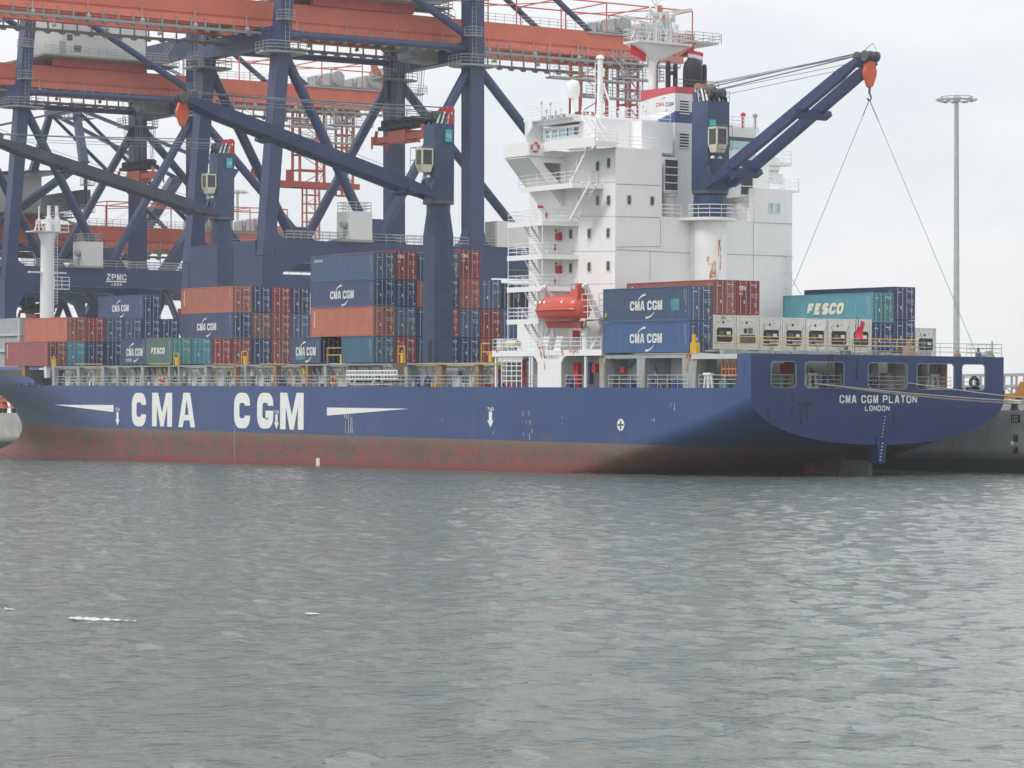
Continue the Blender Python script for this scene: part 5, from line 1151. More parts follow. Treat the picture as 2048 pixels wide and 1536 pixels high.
# fittings in each bay between the pillars
for a, b_ in zip(xx, xx[1:]):
    L = b_-a
    if L < 2.2: 
        MB().box((a+L*0.3, YC, ZD+0.9), (a+L*0.7, YC+0.25, ZD+1.7)).build('hose_box', 'red', ship); continue
    kind = rnd.random(); x0, x1 = a+0.12*L+0.2, b_-0.12*L-0.2
    mb = MB(); mb.box((x0, YC, ZD+0.35), (x1, YC+0.03, ZD+1.05)); mb.build('coaming_recess', 'dark', ship)
    for cnt in range(1 if L < 5 else 2):
        xa_ = lerp(x0, x1, 0.0 if cnt == 0 else 0.56); xb_ = lerp(x0, x1, 1.0 if L < 5 else (0.44 if cnt == 0 else 1.0))
        fr = MB(); y_ = YC+0.08
        for xk in (xa_, xb_): fr.box((xk-0.22, y_-0.05, ZD+0.15), (xk+0.22, y_+0.12, ZD+1.25))
        for z in (0.3, 0.62, 0.95): fr.tube((xa_, y_+0.1, ZD+z), (xb_, y_+0.1, ZD+z), 0.045, 5)
        for k in range(1, 4): xk = lerp(xa_, xb_, k/4); fr.tube((xk, y_+0.1, ZD+0.2), (xk, y_+0.1, ZD+1.1), 0.03, 4)
        fr.build('access_frame', 'lgrey', ship)
    n_ = int(L/1.15)
    for k in range(n_):
        if rnd.random() < 0.15: continue
        xk = a+0.5+k*1.15; w_ = 0.42; pl = MB(); yk = YC+0.08
        pl.hexa([(xk-w_,yk-0.02,ZH-1.15),(xk+w_*0.6,yk-0.02,ZH-1.15),(xk+w_*0.6,yk+0.02,ZH-1.15),(xk-w_,yk+0.02,ZH-1.15),(xk-w_*0.6,yk+0.18,ZH-0.36),(xk+w_,yk+0.18,ZH-0.36),(xk+w_,yk+0.24,ZH-0.36),(xk-w_*0.6,yk+0.24,ZH-0.36)]); pl.build('lashing_panel', rnd.choice(['lgrey','lgrey','grey']), ship)
    for k in range(rnd.randint(2, 5)):
        xk = rnd.uniform(a+0.5, b_-0.5); c_ = rnd.choice(['yellow', 'walk', 'red', 'rustpost', 'grey', 'winch', 'dgrey', 'whitegrey', 'grey'])
        zk = rnd.choice([ZD+0.0, ZH-1.25]); g = MB(); (g.lathe((xk, 13.05, zk), [(0.15,0),(0.18,0.12),(0.12,0.38),(0.05,0.5)], 8) if k % 2 else g.box((xk-0.22, 12.9, zk), (xk+0.2, 13.15, zk+rnd.uniform(0.25,0.6)))); g.build('deck_fitting', c_, ship)
    if rnd.random() < 0.7:
        xk = rnd.uniform(a+0.8, b_-0.8); g = MB(); g.tube((xk, 13.2, ZD), (xk, 13.2, ZH-0.2), 0.05, 5); g.build('vent_pipe', 'yellow', ship)
mb = MB()
for a, b_ in ((427, 470), (522, 572), (835, 906), (905, 1010), (150, 205), (300,340)):
    mb.beam(S(a, 728, 13.75), S(b_, 728.3, 13.75), 0.12, 0.09)
mb.build('yellow_edge_strip', 'yellow', ship)
# yellow ladder cages and control stands on the hatch-cover edge
for px, h_, w_ in ((105, 1.0, 0.5), (350.5, 1.25, 0.55), (487, 1.35, 0.6), (675, 1.55, 2.2), (801, 1.6, 0.6), (975, 1.7, 1.2)):
    c = S(px, 735, 13.6); st = MB()
    for x in (c.x-w_, c.x+w_): st.tube((x, 13.5, ZH), (x, 13.5, ZH+h_), 0.055, 5)
    for z in (h_, h_*0.55): st.tube((c.x-w_, 13.5, ZH+z), (c.x+w_, 13.5, ZH+z), 0.055, 5)
    st.box((c.x-0.28-w_*0.3, 13.3, ZH), (c.x+0.22-w_*0.3, 13.6, ZH+0.85)); st.build('ladder_guard', 'yellow', ship)
c = S(801, 722, 13.6); MB().hexa([(c.x-0.9,12.6,ZH-1.0),(c.x+0.9,12.6,ZH-1.0),(c.x+0.9,13.3,ZH-1.0),(c.x-0.9,13.3,ZH-1.0),(c.x-1.3,12.4,ZH-0.02),(c.x+1.3,12.4,ZH-0.02),(c.x+1.3,13.9,ZH-0.02),(c.x-1.3,13.9,ZH-0.02)]).build('gangway_platform', 'rustpost', ship)
# stowed accommodation ladder
x0, x1 = S(795, 750, 13.7).x, S(693, 750, 13.7).x
mb = MB()
for z in (ZD+0.75, ZD+1.15, ZD+1.55): mb.beam((x0, 13.7, z), (x1, 13.7, z), 0.08, 0.12)
n_ = 16
for k in range(n_+1): x = lerp(x0, x1, k/n_); mb.beam((x, 13.72, ZD+0.7), (x, 13.72, ZD+1.6), 0.05, 0.07, up=(1,0,0))
mb.box((x0, 13.0, ZD+0.72), (x1, 13.66, ZD+0.78))
for k in range(n_): x = lerp(x0, x1, k/n_); mb.beam((x+0.1, 13.68, ZD+1.2), (x+0.4, 13.68, ZD+1.5), 0.03, 0.05)
mb.build('accommodation_ladder', 'whiteclean', ship)
mb = MB(); mb.beam((x0+1, 13.6, ZD+0.22), (x1-0.5, 13.6, ZD+0.22), 0.14, 0.1); mb.beam((x0+5, 13.6, ZD+0.2), (x0+4, 13.6, ZD+0.8), 0.12, 0.1); mb.beam((x1-1, 13.6, ZD+0.2), (x1-2, 13.6, ZD+0.8), 0.12, 0.1); mb.build('ladder_cradle', 'whitegrey', ship)
# small yellow pilot davit
c = S(605, 770, 13.5); mb = MB()
for dx in (-0.5, 0.4): mb.beam((c.x+dx, 13.4, ZD), (c.x+dx*0.7, 13.4, ZD+1.3), 0.1, 0.1)
mb.beam((c.x-0.4, 13.4, ZD+1.2), (c.x-0.1, 13.4, ZD+1.75), 0.3, 0.3); mb.beam((c.x-0.1, 13.4, ZD+1.7), (c.x+0.8, 13.4, ZD+2.2), 0.16, 0.2); mb.build('pilot_davit', 'yellow', ship)
MB().box((S(825,740,13).x, 12.6, ZD+1.1), (S(812,740,13).x, 13.0, ZD+2.1)).build('green_locker', mat('pale_green_paint', (0.25,0.42,0.30), 0.6), ship)
for px in (561, 567, 836, 855, 996, 1139, 1311):
    c = S(px, 765, 13.2); mb = MB(); mb.torus((c.x, 13.2, ZD+0.5), 0.36, 0.15, axis=1); mb.box((c.x-0.4, 13.0, ZD), (c.x+0.4, 13.4, ZD+0.15)); mb.build('fairlead_roller', 'winch', ship, True)
# ------------------------------------------------------------------ open deck between the house and the poop
zq = S(1290, 708, BM).z
mb = MB(); mb.box((0.6, -13.6, zq-0.35), (S(1200,710,BM).x, 13.55, zq-0.02)); mb.build('stern_platform', 'grey', ship)
mb = MB(); mb.box((0.6, -12.0, ZD), (HX, 10.9, zq-0.36)); mb.build('stern_casing', 'whitegrey', ship)
for px, w, mt in ((1210,9,'lgrey'),(1287,12,'lgrey'),(1384,20,'lgrey')):
    c = S(px, 745, 13.3); hw = w/2/13.0; mb = MB(); mb.hexa([(c.x-hw*1.1,12.7,ZD),(c.x+hw*1.1,12.7,ZD),(c.x+hw*1.1,13.6,ZD),(c.x-hw*1.1,13.6,ZD),(c.x-hw*1.25,12.5,zq-0.36),(c.x+hw*1.25,12.5,zq-0.36),(c.x+hw*1.25,13.6,zq-0.36),(c.x-hw*1.25,13.6,zq-0.36)]); mb.build('container_pillar', 'pillar' if mt == 'lgrey' else mt, ship)
mb = MB()
for px0, px1 in ((1246, 1252), (1333, 1339), (1420, 1430)):
    c = S(px0, 740, 10.95); d_ = S(px1, 740, 10.95); mb.hexa([(d_.x,10.9,ZD),(c.x,10.9,ZD),(c.x,11.4,ZD),(d_.x,11.4,ZD),(d_.x-0.2,10.9,zq-0.4),(c.x+0.2,10.9,zq-0.4),(c.x+0.2,12.6,zq-0.4),(d_.x-0.2,12.6,zq-0.4)])
mb.each('bracket_frame', 'grey', ship)
xs2 = [S(p_, 750, BM).x for p_ in (1474, 1396, 1374, 1294, 1281, 1215, 1205)]
rl = MB()
for a, b_ in ((xs2[0], xs2[1]), (xs2[2], xs2[3]), (xs2[4], xs2[5])): rl.railing([(a, BM-0.1, ZD), (b_, BM-0.1, ZD)], 1.05, 3, 1.5, 0.03)
rl.railing([(S(1165,750,BM).x, BM-0.1, ZD), (S(1130,750,BM).x, BM-0.1, ZD)], 1.05, 3, 1.2, 0.03); rl.railing([(S(1072,750,BM).x, BM-0.1, ZD), (S(1058,750,BM).x, BM-0.1, ZD)], 1.05, 3, 1.2, 0.03)
rl.each('side_rail', 'lgrey', ship)
mb = MB()
for px, py0, py1, w_ in ((1375,706,745,0.14),(1394,706,740,0.14),(1378,708,722,0.3),(1203,706,735,0.16),(477,722,750,0.12),(553,722,745,0.12),(1208,722,770,0.1)):
    a = S(px, py0, 13.62); b_ = S(px, py1, 13.62); mb.add([(a.x-w_,13.715,a.z),(a.x+w_,13.715,a.z),(a.x+w_*0.6,13.715,b_.z),(a.x-w_*0.6,13.715,b_.z)], [(0,1,2,3)])
tag(mb.build('rust_stains', 'rustblob', ship), kind='stuff')
c = S(1257, 722, 11.0); d_ = S(1276, 700, 11.0); mb = MB(); mb.beam((c.x, 11.05, c.z-0.6), (d_.x+0.1, 11.05, zq-0.5), 0.05, 0.3); mb.build('cyan_strip', 'cyan', ship)
c = S(1417, 765, 13.2); mb = MB()
for dx in (-0.45, 0.45): mb.beam((c.x+dx*1.2, 13.2, ZD), (c.x+dx*0.8, 13.2, ZD+1.15), 0.16, 0.16)
mb.box((c.x-0.5, 13.0, ZD+1.1), (c.x+0.5, 13.4, ZD+1.25)); mb.tube((c.x, 13.2, ZD), (c.x, 13.2, ZD+1.1), 0.15, 8); mb.build('roller_pedestal', 'whiteclean', ship)
# orange frame by the poop
x0, x1 = S(1472, 740, 13.2).x, S(1444, 740, 13.2).x; mb = MB()
for k in range(5): x = lerp(x0, x1, k/4); mb.tube((x, 13.2, ZD+0.9), (x, 13.2, zq-0.4), 0.05, 5)
for z in (ZD+1.0, ZD+1.55, zq-0.75, zq-0.42): mb.tube((x0, 13.2, z), (x1, 13.2, z), 0.05, 5)
mb.build('orange_guard_frame', 'orangepaint', ship)
for px, mt, w_, hh in ((1230,'dgrey',0.5,0.9),(1262,'winch',0.5,0.8),(1352,'winch',0.5,0.75),(1368,'winch',0.4,0.8),(1335,'dgrey',0.3,1.0),(1450,'green',0.5,0.9),(1300,'whitegrey',0.3,0.6)):
    c = S(px, 760, 12.2); mb = MB(); mb.lathe((c.x, 12.2, ZD), [(w_,0),(w_,hh*0.6),(w_*0.6,hh*0.7),(w_*0.5,hh)], 10); mb.build('deck_machinery', mt, ship)
# ------------------------------------------------------------------ poop rails
rl = MB(); zt_ = ZP
for a, b_ in ((BM-0.1, -BM+0.1),):
    rl.railing([(XT+0.15, 7.5, zt_), (XT+0.15, -BM+0.1, zt_)], 1.1, 3, 1.7, 0.03); rl.railing([(XT+0.15, -BM+0.1, zt_), (XT+4.5, -BM+0.1, zt_)], 1.1, 3, 1.7, 0.03)
rl.build('poop_rail', 'galv', ship)
rl = MB(); rl.railing([(-2.0, 12.8, zt_+0.35), (-2.0, -9.8, zt_+0.35)], 1.15, 2, 2.4, 0.035); rl.build('lashing_rail', 'yellow', ship)
mb = MB(); mb.box((-2.2, -9.8, zt_+0.2), (-1.0, 12.9, zt_+0.33)); mb.build('lashing_walkway', 'walk', ship)
mb = MB(); r3 = random.Random(5)
for k in range(34):
    y = lerp(12.4, -9.6, k/33)+r3.uniform(-0.2,0.2); h_ = r3.uniform(0.25, 0.7); w_ = r3.uniform(0.12, 0.4); mb.box((-3.4, y-w_, zt_), (-2.9, y+w_, zt_+h_*0.6))
mb.each('lashing_gear', 'walk', ship)
for yy, mt, w_, hh, xx_ in ((1.9,'dgrey',0.5,0.75,-6),(-1.4,'dgrey',0.35,0.7,-6),(-4.2,'rustpost',0.55,1.3,-7),(-9.3,'rustpost',0.3,0.5,-7.5),(-11.6,'dgrey',0.28,0.8,-7.6),(-12.9,'walk',0.6,0.5,-7.4)):
    mb = MB(); mb.lathe((xx_, yy, zt_), [(w_,0),(w_*0.9,hh*0.5),(w_*0.4,hh*0.62),(w_*0.45,hh)], 10); mb.build('poop_fitting', mt, ship)
mb = MB(); mb.tube((-7.5, -13.3, zt_), (-7.5, -13.3, zt_+1.4), 0.09, 6); mb.tube((-7.5, -12.2, zt_+0.1), (-7.5, -13.3, zt_+0.5), 0.14, 6); mb.tube((-7.3,-9.6,zt_),(-7.3,-9.6,zt_+0.9),0.05,5); mb.tube((-7.3,-9.9,zt_+0.75),(-7.3,-9.3,zt_+0.75),0.05,5); mb.each('poop_lamp', 'galv', ship)
for px, tz in ((1383,0.0),):
    c = S(1388, 700, 13.7); mb = MB(); mb.box((c.x-0.4, 13.4, zq), (c.x+0.4, 13.8, zq+0.9)); mb.box((c.x+0.0, 13.5, zq+0.9), (c.x+0.3, 13.7, zq+1.6)); mb.build('yellow_locker', 'yellow', ship)
# ------------------------------------------------------------------ forward mast by the bow
fm = hit(94, 640, 1, 0.0); zt_ = hit(94, 465, 1, 0.0).z; zb_ = 9.0
mb = MB(); mb.lathe((fm.x, 0, zb_), [(0.95,0),(0.85,zt_-zb_-1.2),(1.2,zt_-zb_-0.3),(1.2,zt_-zb_)], 16); mb.mat(1).box((fm.x-1.5,-2.4,zt_), (fm.x+1.5,2.4,zt_+0.15))
z2 = hit(94, 545, 1, 0).z; mb.box((fm.x-0.3,-2.6,z2-0.1), (fm.x+0.3,2.6,z2+0.1)); z3 = hit(94, 577, 1, 0).z; mb.box((fm.x-0.5,-2.9,z3-0.1), (fm.x+0.5,-0.6,z3+0.05))
mb.mat(0); zm = hit(94, 450, 1, 0).z
for y in (-0.2, -1.3): mb.lathe((fm.x, y, zt_), [(0.45,0),(0.45,1.9),(0.25,2.0),(0.22,3.4),(0.3,3.5)], 10)
mb.tube((fm.x, 1.2, zt_), (fm.x, 1.2, zt_+3.4), 0.1, 6); mb.tube((fm.x, 1.9, zt_), (fm.x, 1.2, zt_+2.0), 0.07, 5); mb.tube((fm.x, 0.5, zt_), (fm.x, 1.2, zt_+2.0), 0.07, 5)
mb.build('foremast', ['whiteclean', 'whitegrey'], ship, True)
rl = MB(); rl.railing([(fm.x-1.45, 2.3, zt_+0.15), (fm.x-1.45, -2.3, zt_+0.15)], 1.3, 3, 1.1, 0.05); rl.railing([(fm.x-0.5, -0.8, z3), (fm.x-0.5, -2.9, z3)], 1.5, 3, 1.0, 0.05); rl.build('foremast_rail', 'whiteclean', ship)
mb = MB(); 
for dx in (-0.25, 0.25): mb.tube((fm.x-1.05, -0.7+dx, z3-2), (fm.x-1.05, -0.7+dx, zt_), 0.045, 4)
for k in range(24): z = lerp(z3-2, zt_, k/24); mb.tube((fm.x-1.05, -0.95, z), (fm.x-1.05, -0.45, z), 0.035, 4)
mb.build('foremast_ladder', 'whitegrey', ship)
# grey breakwater block ahead of the forward stack
a = S(0, 640, 9.0); b_ = S(42, 684, 9.0); mb = MB(); xq = S(43, 660, 9.0).x
mb.box((xq, -9, ZH), (xq+9, 9.0, S(40, 636, 9.0).z)); bw = mb.build('breakwater', 'grey', ship)
mb = MB()
for t in (0.33, 0.66): z = lerp(ZH, S(40, 636, 9.0).z, t); mb.box((xq-0.2, 9.0, z-0.12), (xq+9, 9.25, z+0.12))
mb.box((xq, 9.0, ZH), (xq+0.4, 9.3, S(40, 636, 9.0).z)); mb.build('stiffener', 'lgrey', bw)
# ================================================================== THE SHIP'S OWN CRANES
def stripes(mb, p, q, h, n, t):
    """black and white hazard plate between p and q (flat), slanted bars"""
    p = Vector(p); q = Vector(q); U = (q-p)/n
    for i in range(n): mb.mat(i % 2).add([p+U*i, p+U*(i+1), p+U*(i+1)+Vector((0,0,h))+U*t, p+U*i+Vector((0,0,h))+U*t], [(0,1,2,3)])
def sheave(mb, c, r, axis): mb.lathe(c, [(r,-0.12),(r,-0.05),(r*0.82,0),(r,0.05),(r,0.12)], 16, axis=axis)
def ship_crane(xc, yc, zb, square, jib_dir, tip, zring, ztop, root_z, worn, rootoff=1.0, lab=''):
    cr = bpy.data.objects.new('deck_crane', None); COL.objects.link(cr); cr.parent = ship
    cr['label'] = lab
    a = 1.05
    mb = MB()
    if square:
        mb.box((xc-a, yc-a, zb), (xc+a, yc+a, zring-3.2))
        V = [(xc-a,yc-a),(xc+a,yc-a),(xc+a,yc+a),(xc-a,yc+a)]; r_ = 1.15; n = 16
        ring0 = []; ring1 = []
        for i in range(n):
            t = 2*math.pi*i/n; c, s_ = math.cos(t), math.sin(t); k = 1/max(abs(c), abs(s_)); ring0.append((xc+a*c*k, yc+a*s_*k, zring-3.2)); ring1.append((xc+r_*c, yc+r_*s_, zring-0.9))
        mb.add(ring0+ring1, [(i, (i+1)%n, n+(i+1)%n, n+i) for i in range(n)]); mb.lathe((xc, yc, zring-0.9), [(r_,0),(r_,0.8)], 20)
    else:
        mb.lathe((xc, yc, zb), [(1.5,0),(1.5,zring-zb-0.3)], 28)
    mb.build('pedestal', 'shipblue', cr, True)
    mb = MB(); mb.lathe((xc, yc, zring-0.22), [(1.25 if square else 1.55,0),(1.5 if square else 1.62,0.05),(1.5 if square else 1.62,0.3),(1.2,0.36)], 24); mb.build('slewing_ring', 'rustpost' if False else 'dgrey', cr, True)
    u = Vector((jib_dir[0], jib_dir[1], 0)).normalized(); w = Vector((-u.y, u.x, 0))
    hu, hw = 1.1, 1.02
    if not square: hu, hw = 1.15, 1.22
    c = Vector((xc, yc, 0)); P = lambda du, dw, z: c + u*du + w*dw + Vector((0,0,z))
    mb = MB(); z0, z1 = zring+0.1, ztop-0.9
    mb.hexa([P(-hu,-hw,z0), P(hu,-hw,z0), P(hu,hw,z0), P(-hu,hw,z0), P(-hu,-hw,z1), P(hu,-hw,z1), P(hu,hw,z1), P(-hu,hw,z1)])
    for sg in (-1, 1): mb.hexa([P(hu,sg*hw-0.18,z0+0.2), P(hu+0.6,sg*hw-0.18,z0+0.4), P(hu+0.6,sg*hw+0.18,z0+0.4), P(hu,sg*hw+0.18,z0+0.2), P(hu,sg*hw-0.18,z0+2.2), P(hu+0.35,sg*hw-0.18,z0+1.4), P(hu+0.35,sg*hw+0.18,z0+1.4), P(hu,sg*hw+0.18,z0+2.2)])
    mb.build('crane_house', 'shipblue', cr)
    # head: hazard striped cheek plates, sheaves, rails
    hd = MB()
    for dw in (-hw*0.75, hw*0.75):
        for du0, du1, hh in ((hu*1.0, -hu*0.35, 1.25), (-hu*0.2, -hu*1.0, 1.35)):
            n = 6; p = P(du0, dw, z1); q_ = P(du1, dw, z1); U = (q_-p)/n
            for i in range(n):
                t0 = math.sin(math.pi*(i+0.2)/(n+0.4)); t1 = math.sin(math.pi*(i+1.2)/(n+0.4)) if i < n-1 else math.sin(math.pi*(i+0.9)/(n+0.4))
                for off in (-0.06, 0.06):
                    hd.mat(i % 2).add([p+U*i+w*off, p+U*(i+1)+w*off, p+U*(i+1)+w*off+Vector((0,0,hh*max(0.25,t1)))+U*1.6*t1, p+U*i+w*off+Vector((0,0,hh*max(0.25,t0)))+U*1.6*t0], [(0,1,2,3)])
    hd.each('hazard_plates', ['black', 'whiteclean'], cr)
    ax = 0 if abs(w.x) > abs(w.y) else 1
    for k, (du, hh, mt) in enumerate(((hu*0.55, 0.75, 'dgrey'), (-hu*0.75, 1.25, 'red' if square else 'rustpost'))):
        sm = MB()
        for dw in (-0.5, 0.0, 0.5): sheave(sm, P(du, dw*hw*1.3, z1+hh), 0.48, ax)
        sm.tube(P(du, -hw*0.85, z1+hh), P(du, hw*0.85, z1+hh), 0.12, 8); sm.build('sheaves', mt, cr, True)
    mb = MB(); mb.hexa([P(-hu-0.02,-hw*0.9,z1-0.9), P(-hu*0.4,-hw*0.9,z1-0.9), P(-hu*0.4,hw*0.9,z1-0.9), P(-hu-0.02,hw*0.9,z1-0.9), P(-hu-0.02,-hw*0.9,z1+0.9), P(-hu*0.6,-hw*0.9,z1+0.9), P(-hu*0.6,hw*0.9,z1+0.9), P(-hu-0.02,hw*0.9,z1+0.9)]); mb.build('head_frame', 'red' if square else 'shipblue', cr)
    rl = MB(); rl.railing([P(hu,hw,z1), P(-hu,hw,z1), P(-hu,-hw,z1)], 0.9, 2, 1.0, 0.025); rl.build('head_rail', 'dgrey', cr)
    # cab hung on the jib side
    cz = zring + (3.0 if square else 3.6)
    cw = 1 if square else -1
    cc = P(hu+0.75, cw*hw*(0.35 if square else 0.55), cz); 
    cb = MB(); e1, e2 = 0.62, 0.6
    Q = lambda du, dw, dz: cc + u*du + w*dw + Vector((0,0,dz))
    cb.hexa([Q(-e1*0.7,-e2*0.8,-0.2), Q(e1*0.6,-e2*0.8,-0.2), Q(e1*0.6,e2*0.8,-0.2), Q(-e1*0.7,e2*0.8,-0.2), Q(-e1,-e2,0.5), Q(e1,-e2,0.5), Q(e1,e2,0.5), Q(-e1,e2,0.5)])
    for sx, sy in ((-1,-1),(1,-1),(1,1),(-1,1)): cb.beam(Q(sx*(e1-.05),sy*(e2-.05),0.5), Q(sx*(e1-.05),sy*(e2-.05),1.9), 0.13, 0.13, up=(1,0,0))
    cb.hexa([Q(-e1,-e2,1.88), Q(e1,-e2,1.88), Q(e1,e2,1.88), Q(-e1,e2,1.88), Q(-e1,-e2,2.05), Q(e1,-e2,2.05), Q(e1,e2,2.05), Q(-e1,e2,2.05)])
    cab = cb.build('operator_cab', 'cream', cr)
    gl = MB(); g = 0.06; gl.hexa([Q(-e1+g,-e2+g,0.5), Q(e1-g,-e2+g,0.5), Q(e1-g,e2-g,0.5), Q(-e1+g,e2-g,0.5), Q(-e1+g,-e2+g,1.88), Q(e1-g,-e2+g,1.88), Q(e1-g,e2-g,1.88), Q(-e1+g,e2-g,1.88)]); gl.build('cab_window', 'glassdark', cab)
    rl = MB(); rl.path([Q(e1+.45,-e2-.2,0.0), Q(e1+.45,-e2-.2,2.1), Q(e1+.45,e2+.2,2.1), Q(e1+.45,e2+.2,0.0), Q(e1+.45,-e2-.2,0.0)], 0.03, 4); rl.path([Q(-e1,-e2-.2,2.1), Q(e1+.45,-e2-.2,2.1)], 0.03, 4); rl.path([Q(-e1,e2+.2,2.1), Q(e1+.45,e2+.2,2.1)], 0.03, 4); rl.path([Q(e1+.45,-e2-.2,0.9), Q(e1+.45,e2+.2,0.9)], 0.03, 4); rl.build('cab_guard', 'dgrey', cab)
    lm = MB(); 
    for dw in (-0.4, 0.4): lm.lathe(Q(-0.2, dw, -0.6), [(0.22,-0.12),(0.16,0.05),(0.05,0.12)], 8)
    lm.build('cab_lamp', 'whitegrey', cab, True)
    # maker's panel
    sg = MB(); pa = P(-hu if False else 0, 0, 0)
    if square:
        y0_ = yc; zz = z1-1.7; sg.box((xc-a-0.13, yc-0.75, zz), (xc-a-0.06, yc-0.0, zz+1.15)); so = sg.build('maker_panel', 'cyan', cr)
        lt = MB(); letters(lt, 'TTS', (xc-a-0.135, yc-0.12, zz+0.38), (0,-1,0), (0,0,1), 0.34, 0.15, 0.05, 0.035, (-1,0,0)); lt.build('maker_lettering', 'letter', so)
    else:
        sg.box((xc-hu-1.0, yc-0.3, z1-2.4), (xc-hu+0.0, yc+0.3, z1-1.2)) if False else sg.box((xc-hu-0.05, yc+0.35, z1-2.9), (xc-hu-0.01, yc+1.05, z1-1.7)); sg.build('maker_panel', 'cyan', cr)
    # jib: two box beams, cross ties, head, hook block
    root = P(hu+0.45, 0, root_z); tip = Vector(tip); d = tip-root; mt = 'jibworn' if worn == 2 else 'jibblue' if worn else 'jibpurple'
    jb = MB(); tie = MB(); up = d.cross(w).normalized()
    if up.z < 0: up = -up
    sep = 1.05 if square else 1.10; bh = 1.15 if square else 0.95; bw = 0.62 if square else 0.55
    for dw in (-sep, sep):
        p0 = root + w*dw*(1.0 if square else 1.15); p1 = tip + w*dw*(0.85); m1 = p0.lerp(p1, 0.12)
        jb.beam(p0, m1, bw*0.8, bh*0.55, up=up, w2=bw, h2=bh); jb.beam(m1, p0.lerp(p1, 0.9), bw, bh, up=up, w2=bw, h2=bh*0.95); jb.beam(p0.lerp(p1, 0.9), p1, bw, bh*0.9, up=up, w2=bw*0.8, h2=bh*0.5)
    jib = jb.build('jib', mt, cr)
    for t in (0.14, 0.62) if not square else (0.08, 0.66):
        c_ = root.lerp(tip, t); tie.beam(c_ + w*(sep+0.9) - up*0.5, c_ - w*(sep+0.9) - up*0.5, 0.9, 0.45, up=up)
    tie.beam(root.lerp(tip, 0.985)+w*sep, root.lerp(tip, 0.985)-w*sep, 0.7, 0.6, up=up); tie.each('cross_tie', mt, jib)
    sm = MB(); dn = d.normalized()
    for k in (-0.6, 0, 0.6):
        sheave(sm, tip + w*k - dn*0.3 + up*0.55, 0.42, ax); sheave(sm, tip + w*k + dn*0.6 + up*0.1, 0.45, ax)
    sm.build('jib_head_sheaves', 'dgrey', jib, True)
    rl = MB(); a0 = tip - dn*2.2 + up*0.5; rl.path([a0 + w*0.6, tip - dn*1.0 + up*1.3 + w*0.6, tip + dn*0.7 + up*1.35 + w*0.6, tip + dn*0.9 + up*0.6 + w*0.6], 0.03, 4); rl.build('jib_head_rail', 'dgrey', jib)
    hr = MB(); 
    for dw in (sep+0.25,): 
        q0 = root.lerp(tip, 0.1)+w*dw+up*(bh*0.5+0.25); q1 = root.lerp(tip, 0.93)+w*dw+up*(bh*0.5+0.25); hr.tube(q0, q1, 0.022, 4)
        for i in range(9): q = q0.lerp(q1, i/8); hr.tube(q, q-up*0.3, 0.02, 4)
    hr.build('jib_hand_line', 'dgrey', jib)
    # luffing and hoisting wires
    wr = MB(); 
    for k in (-0.75, -0.55, 0.55, 0.75): wr.tube(P(-hu*0.2, k*hw, z1+1.15), tip + w*k*0.7 - dn*0.3 + up*0.9, 0.032, 4)
    for k in (-0.2, 0.15, 0.4): wr.tube(P(-hu*0.75, k*hw, z1+1.65), tip + w*k + dn*0.3 + up*0.6, 0.028, 4)
    wr.tube(P(hu*0.55, -0.3, z1+0.9), tip - dn*1.5 + up*0.7, 0.028, 4); wr.tube(P(hu*0.55, 0.3, z1+0.5), tip - dn*2.5 + up*0.7, 0.028, 4)
    wr.build('luffing_wires', 'wire', cr)
    hk = MB(); h0 = tip + dn*0.45 + Vector((0,0,-0.6)); n = 10
    ys = w
    bl = [(0.0,0.35),(0.34,0.30),(0.62,-0.5),(0.55,-0.9),(0.2,-1.75),(0,-1.85)]
    ou = [h0 + u*x + Vector((0,0,z)) for x, z in bl] + [h0 - u*x + Vector((0,0,z)) for x, z in bl[::-1][1:-1]]
    if not square: ou = [h0 + w*x + Vector((0,0,z)) for x, z in bl] + [h0 - w*x + Vector((0,0,z)) for x, z in bl[::-1][1:-1]]; ys = u
    hk.prism([p - ys*0.22 for p in ou], ys*0.44); hb = hk.build('hook_block', 'buoy', cr)
    h2 = MB(); e = h0 + Vector((0,0,-1.85)); h2.tube(e+Vector((0,0,0.05)), e+Vector((0,0,-0.5)), 0.10, 8); q = e+Vector((0,0,-0.5)); v_ = u if square else w
    h2.path([q, q+Vector((0,0,-0.25))+v_*0.2, q+Vector((0,0,-0.5))+v_*0.12, q+Vector((0,0,-0.55))-v_*0.12, q+Vector((0,0,-0.38))-v_*0.24], 0.07, 6); h2.build('hook', 'dgrey', hb)
    return cr, q+Vector((0,0,-0.5))
cr2, _h = ship_crane(42.7, 11.15, ZH, True, (0, 1), (42.7, 38.2, 33.0), 24.95, 33.3, 25.75, 1, lab='middle deck crane with its jib stowed out over the port side')
c1 = F(443, 437, 107.0); c1t = F(443, 292, 107.0); cr1, _h = ship_crane(107.0, c1.y, ZH, True, (0, 1), (107.0, c1.y+28.5, c1t.z-0.9), c1.z, c1t.z, c1.z+0.6, 2, lab='forward deck crane with a grimy jib')
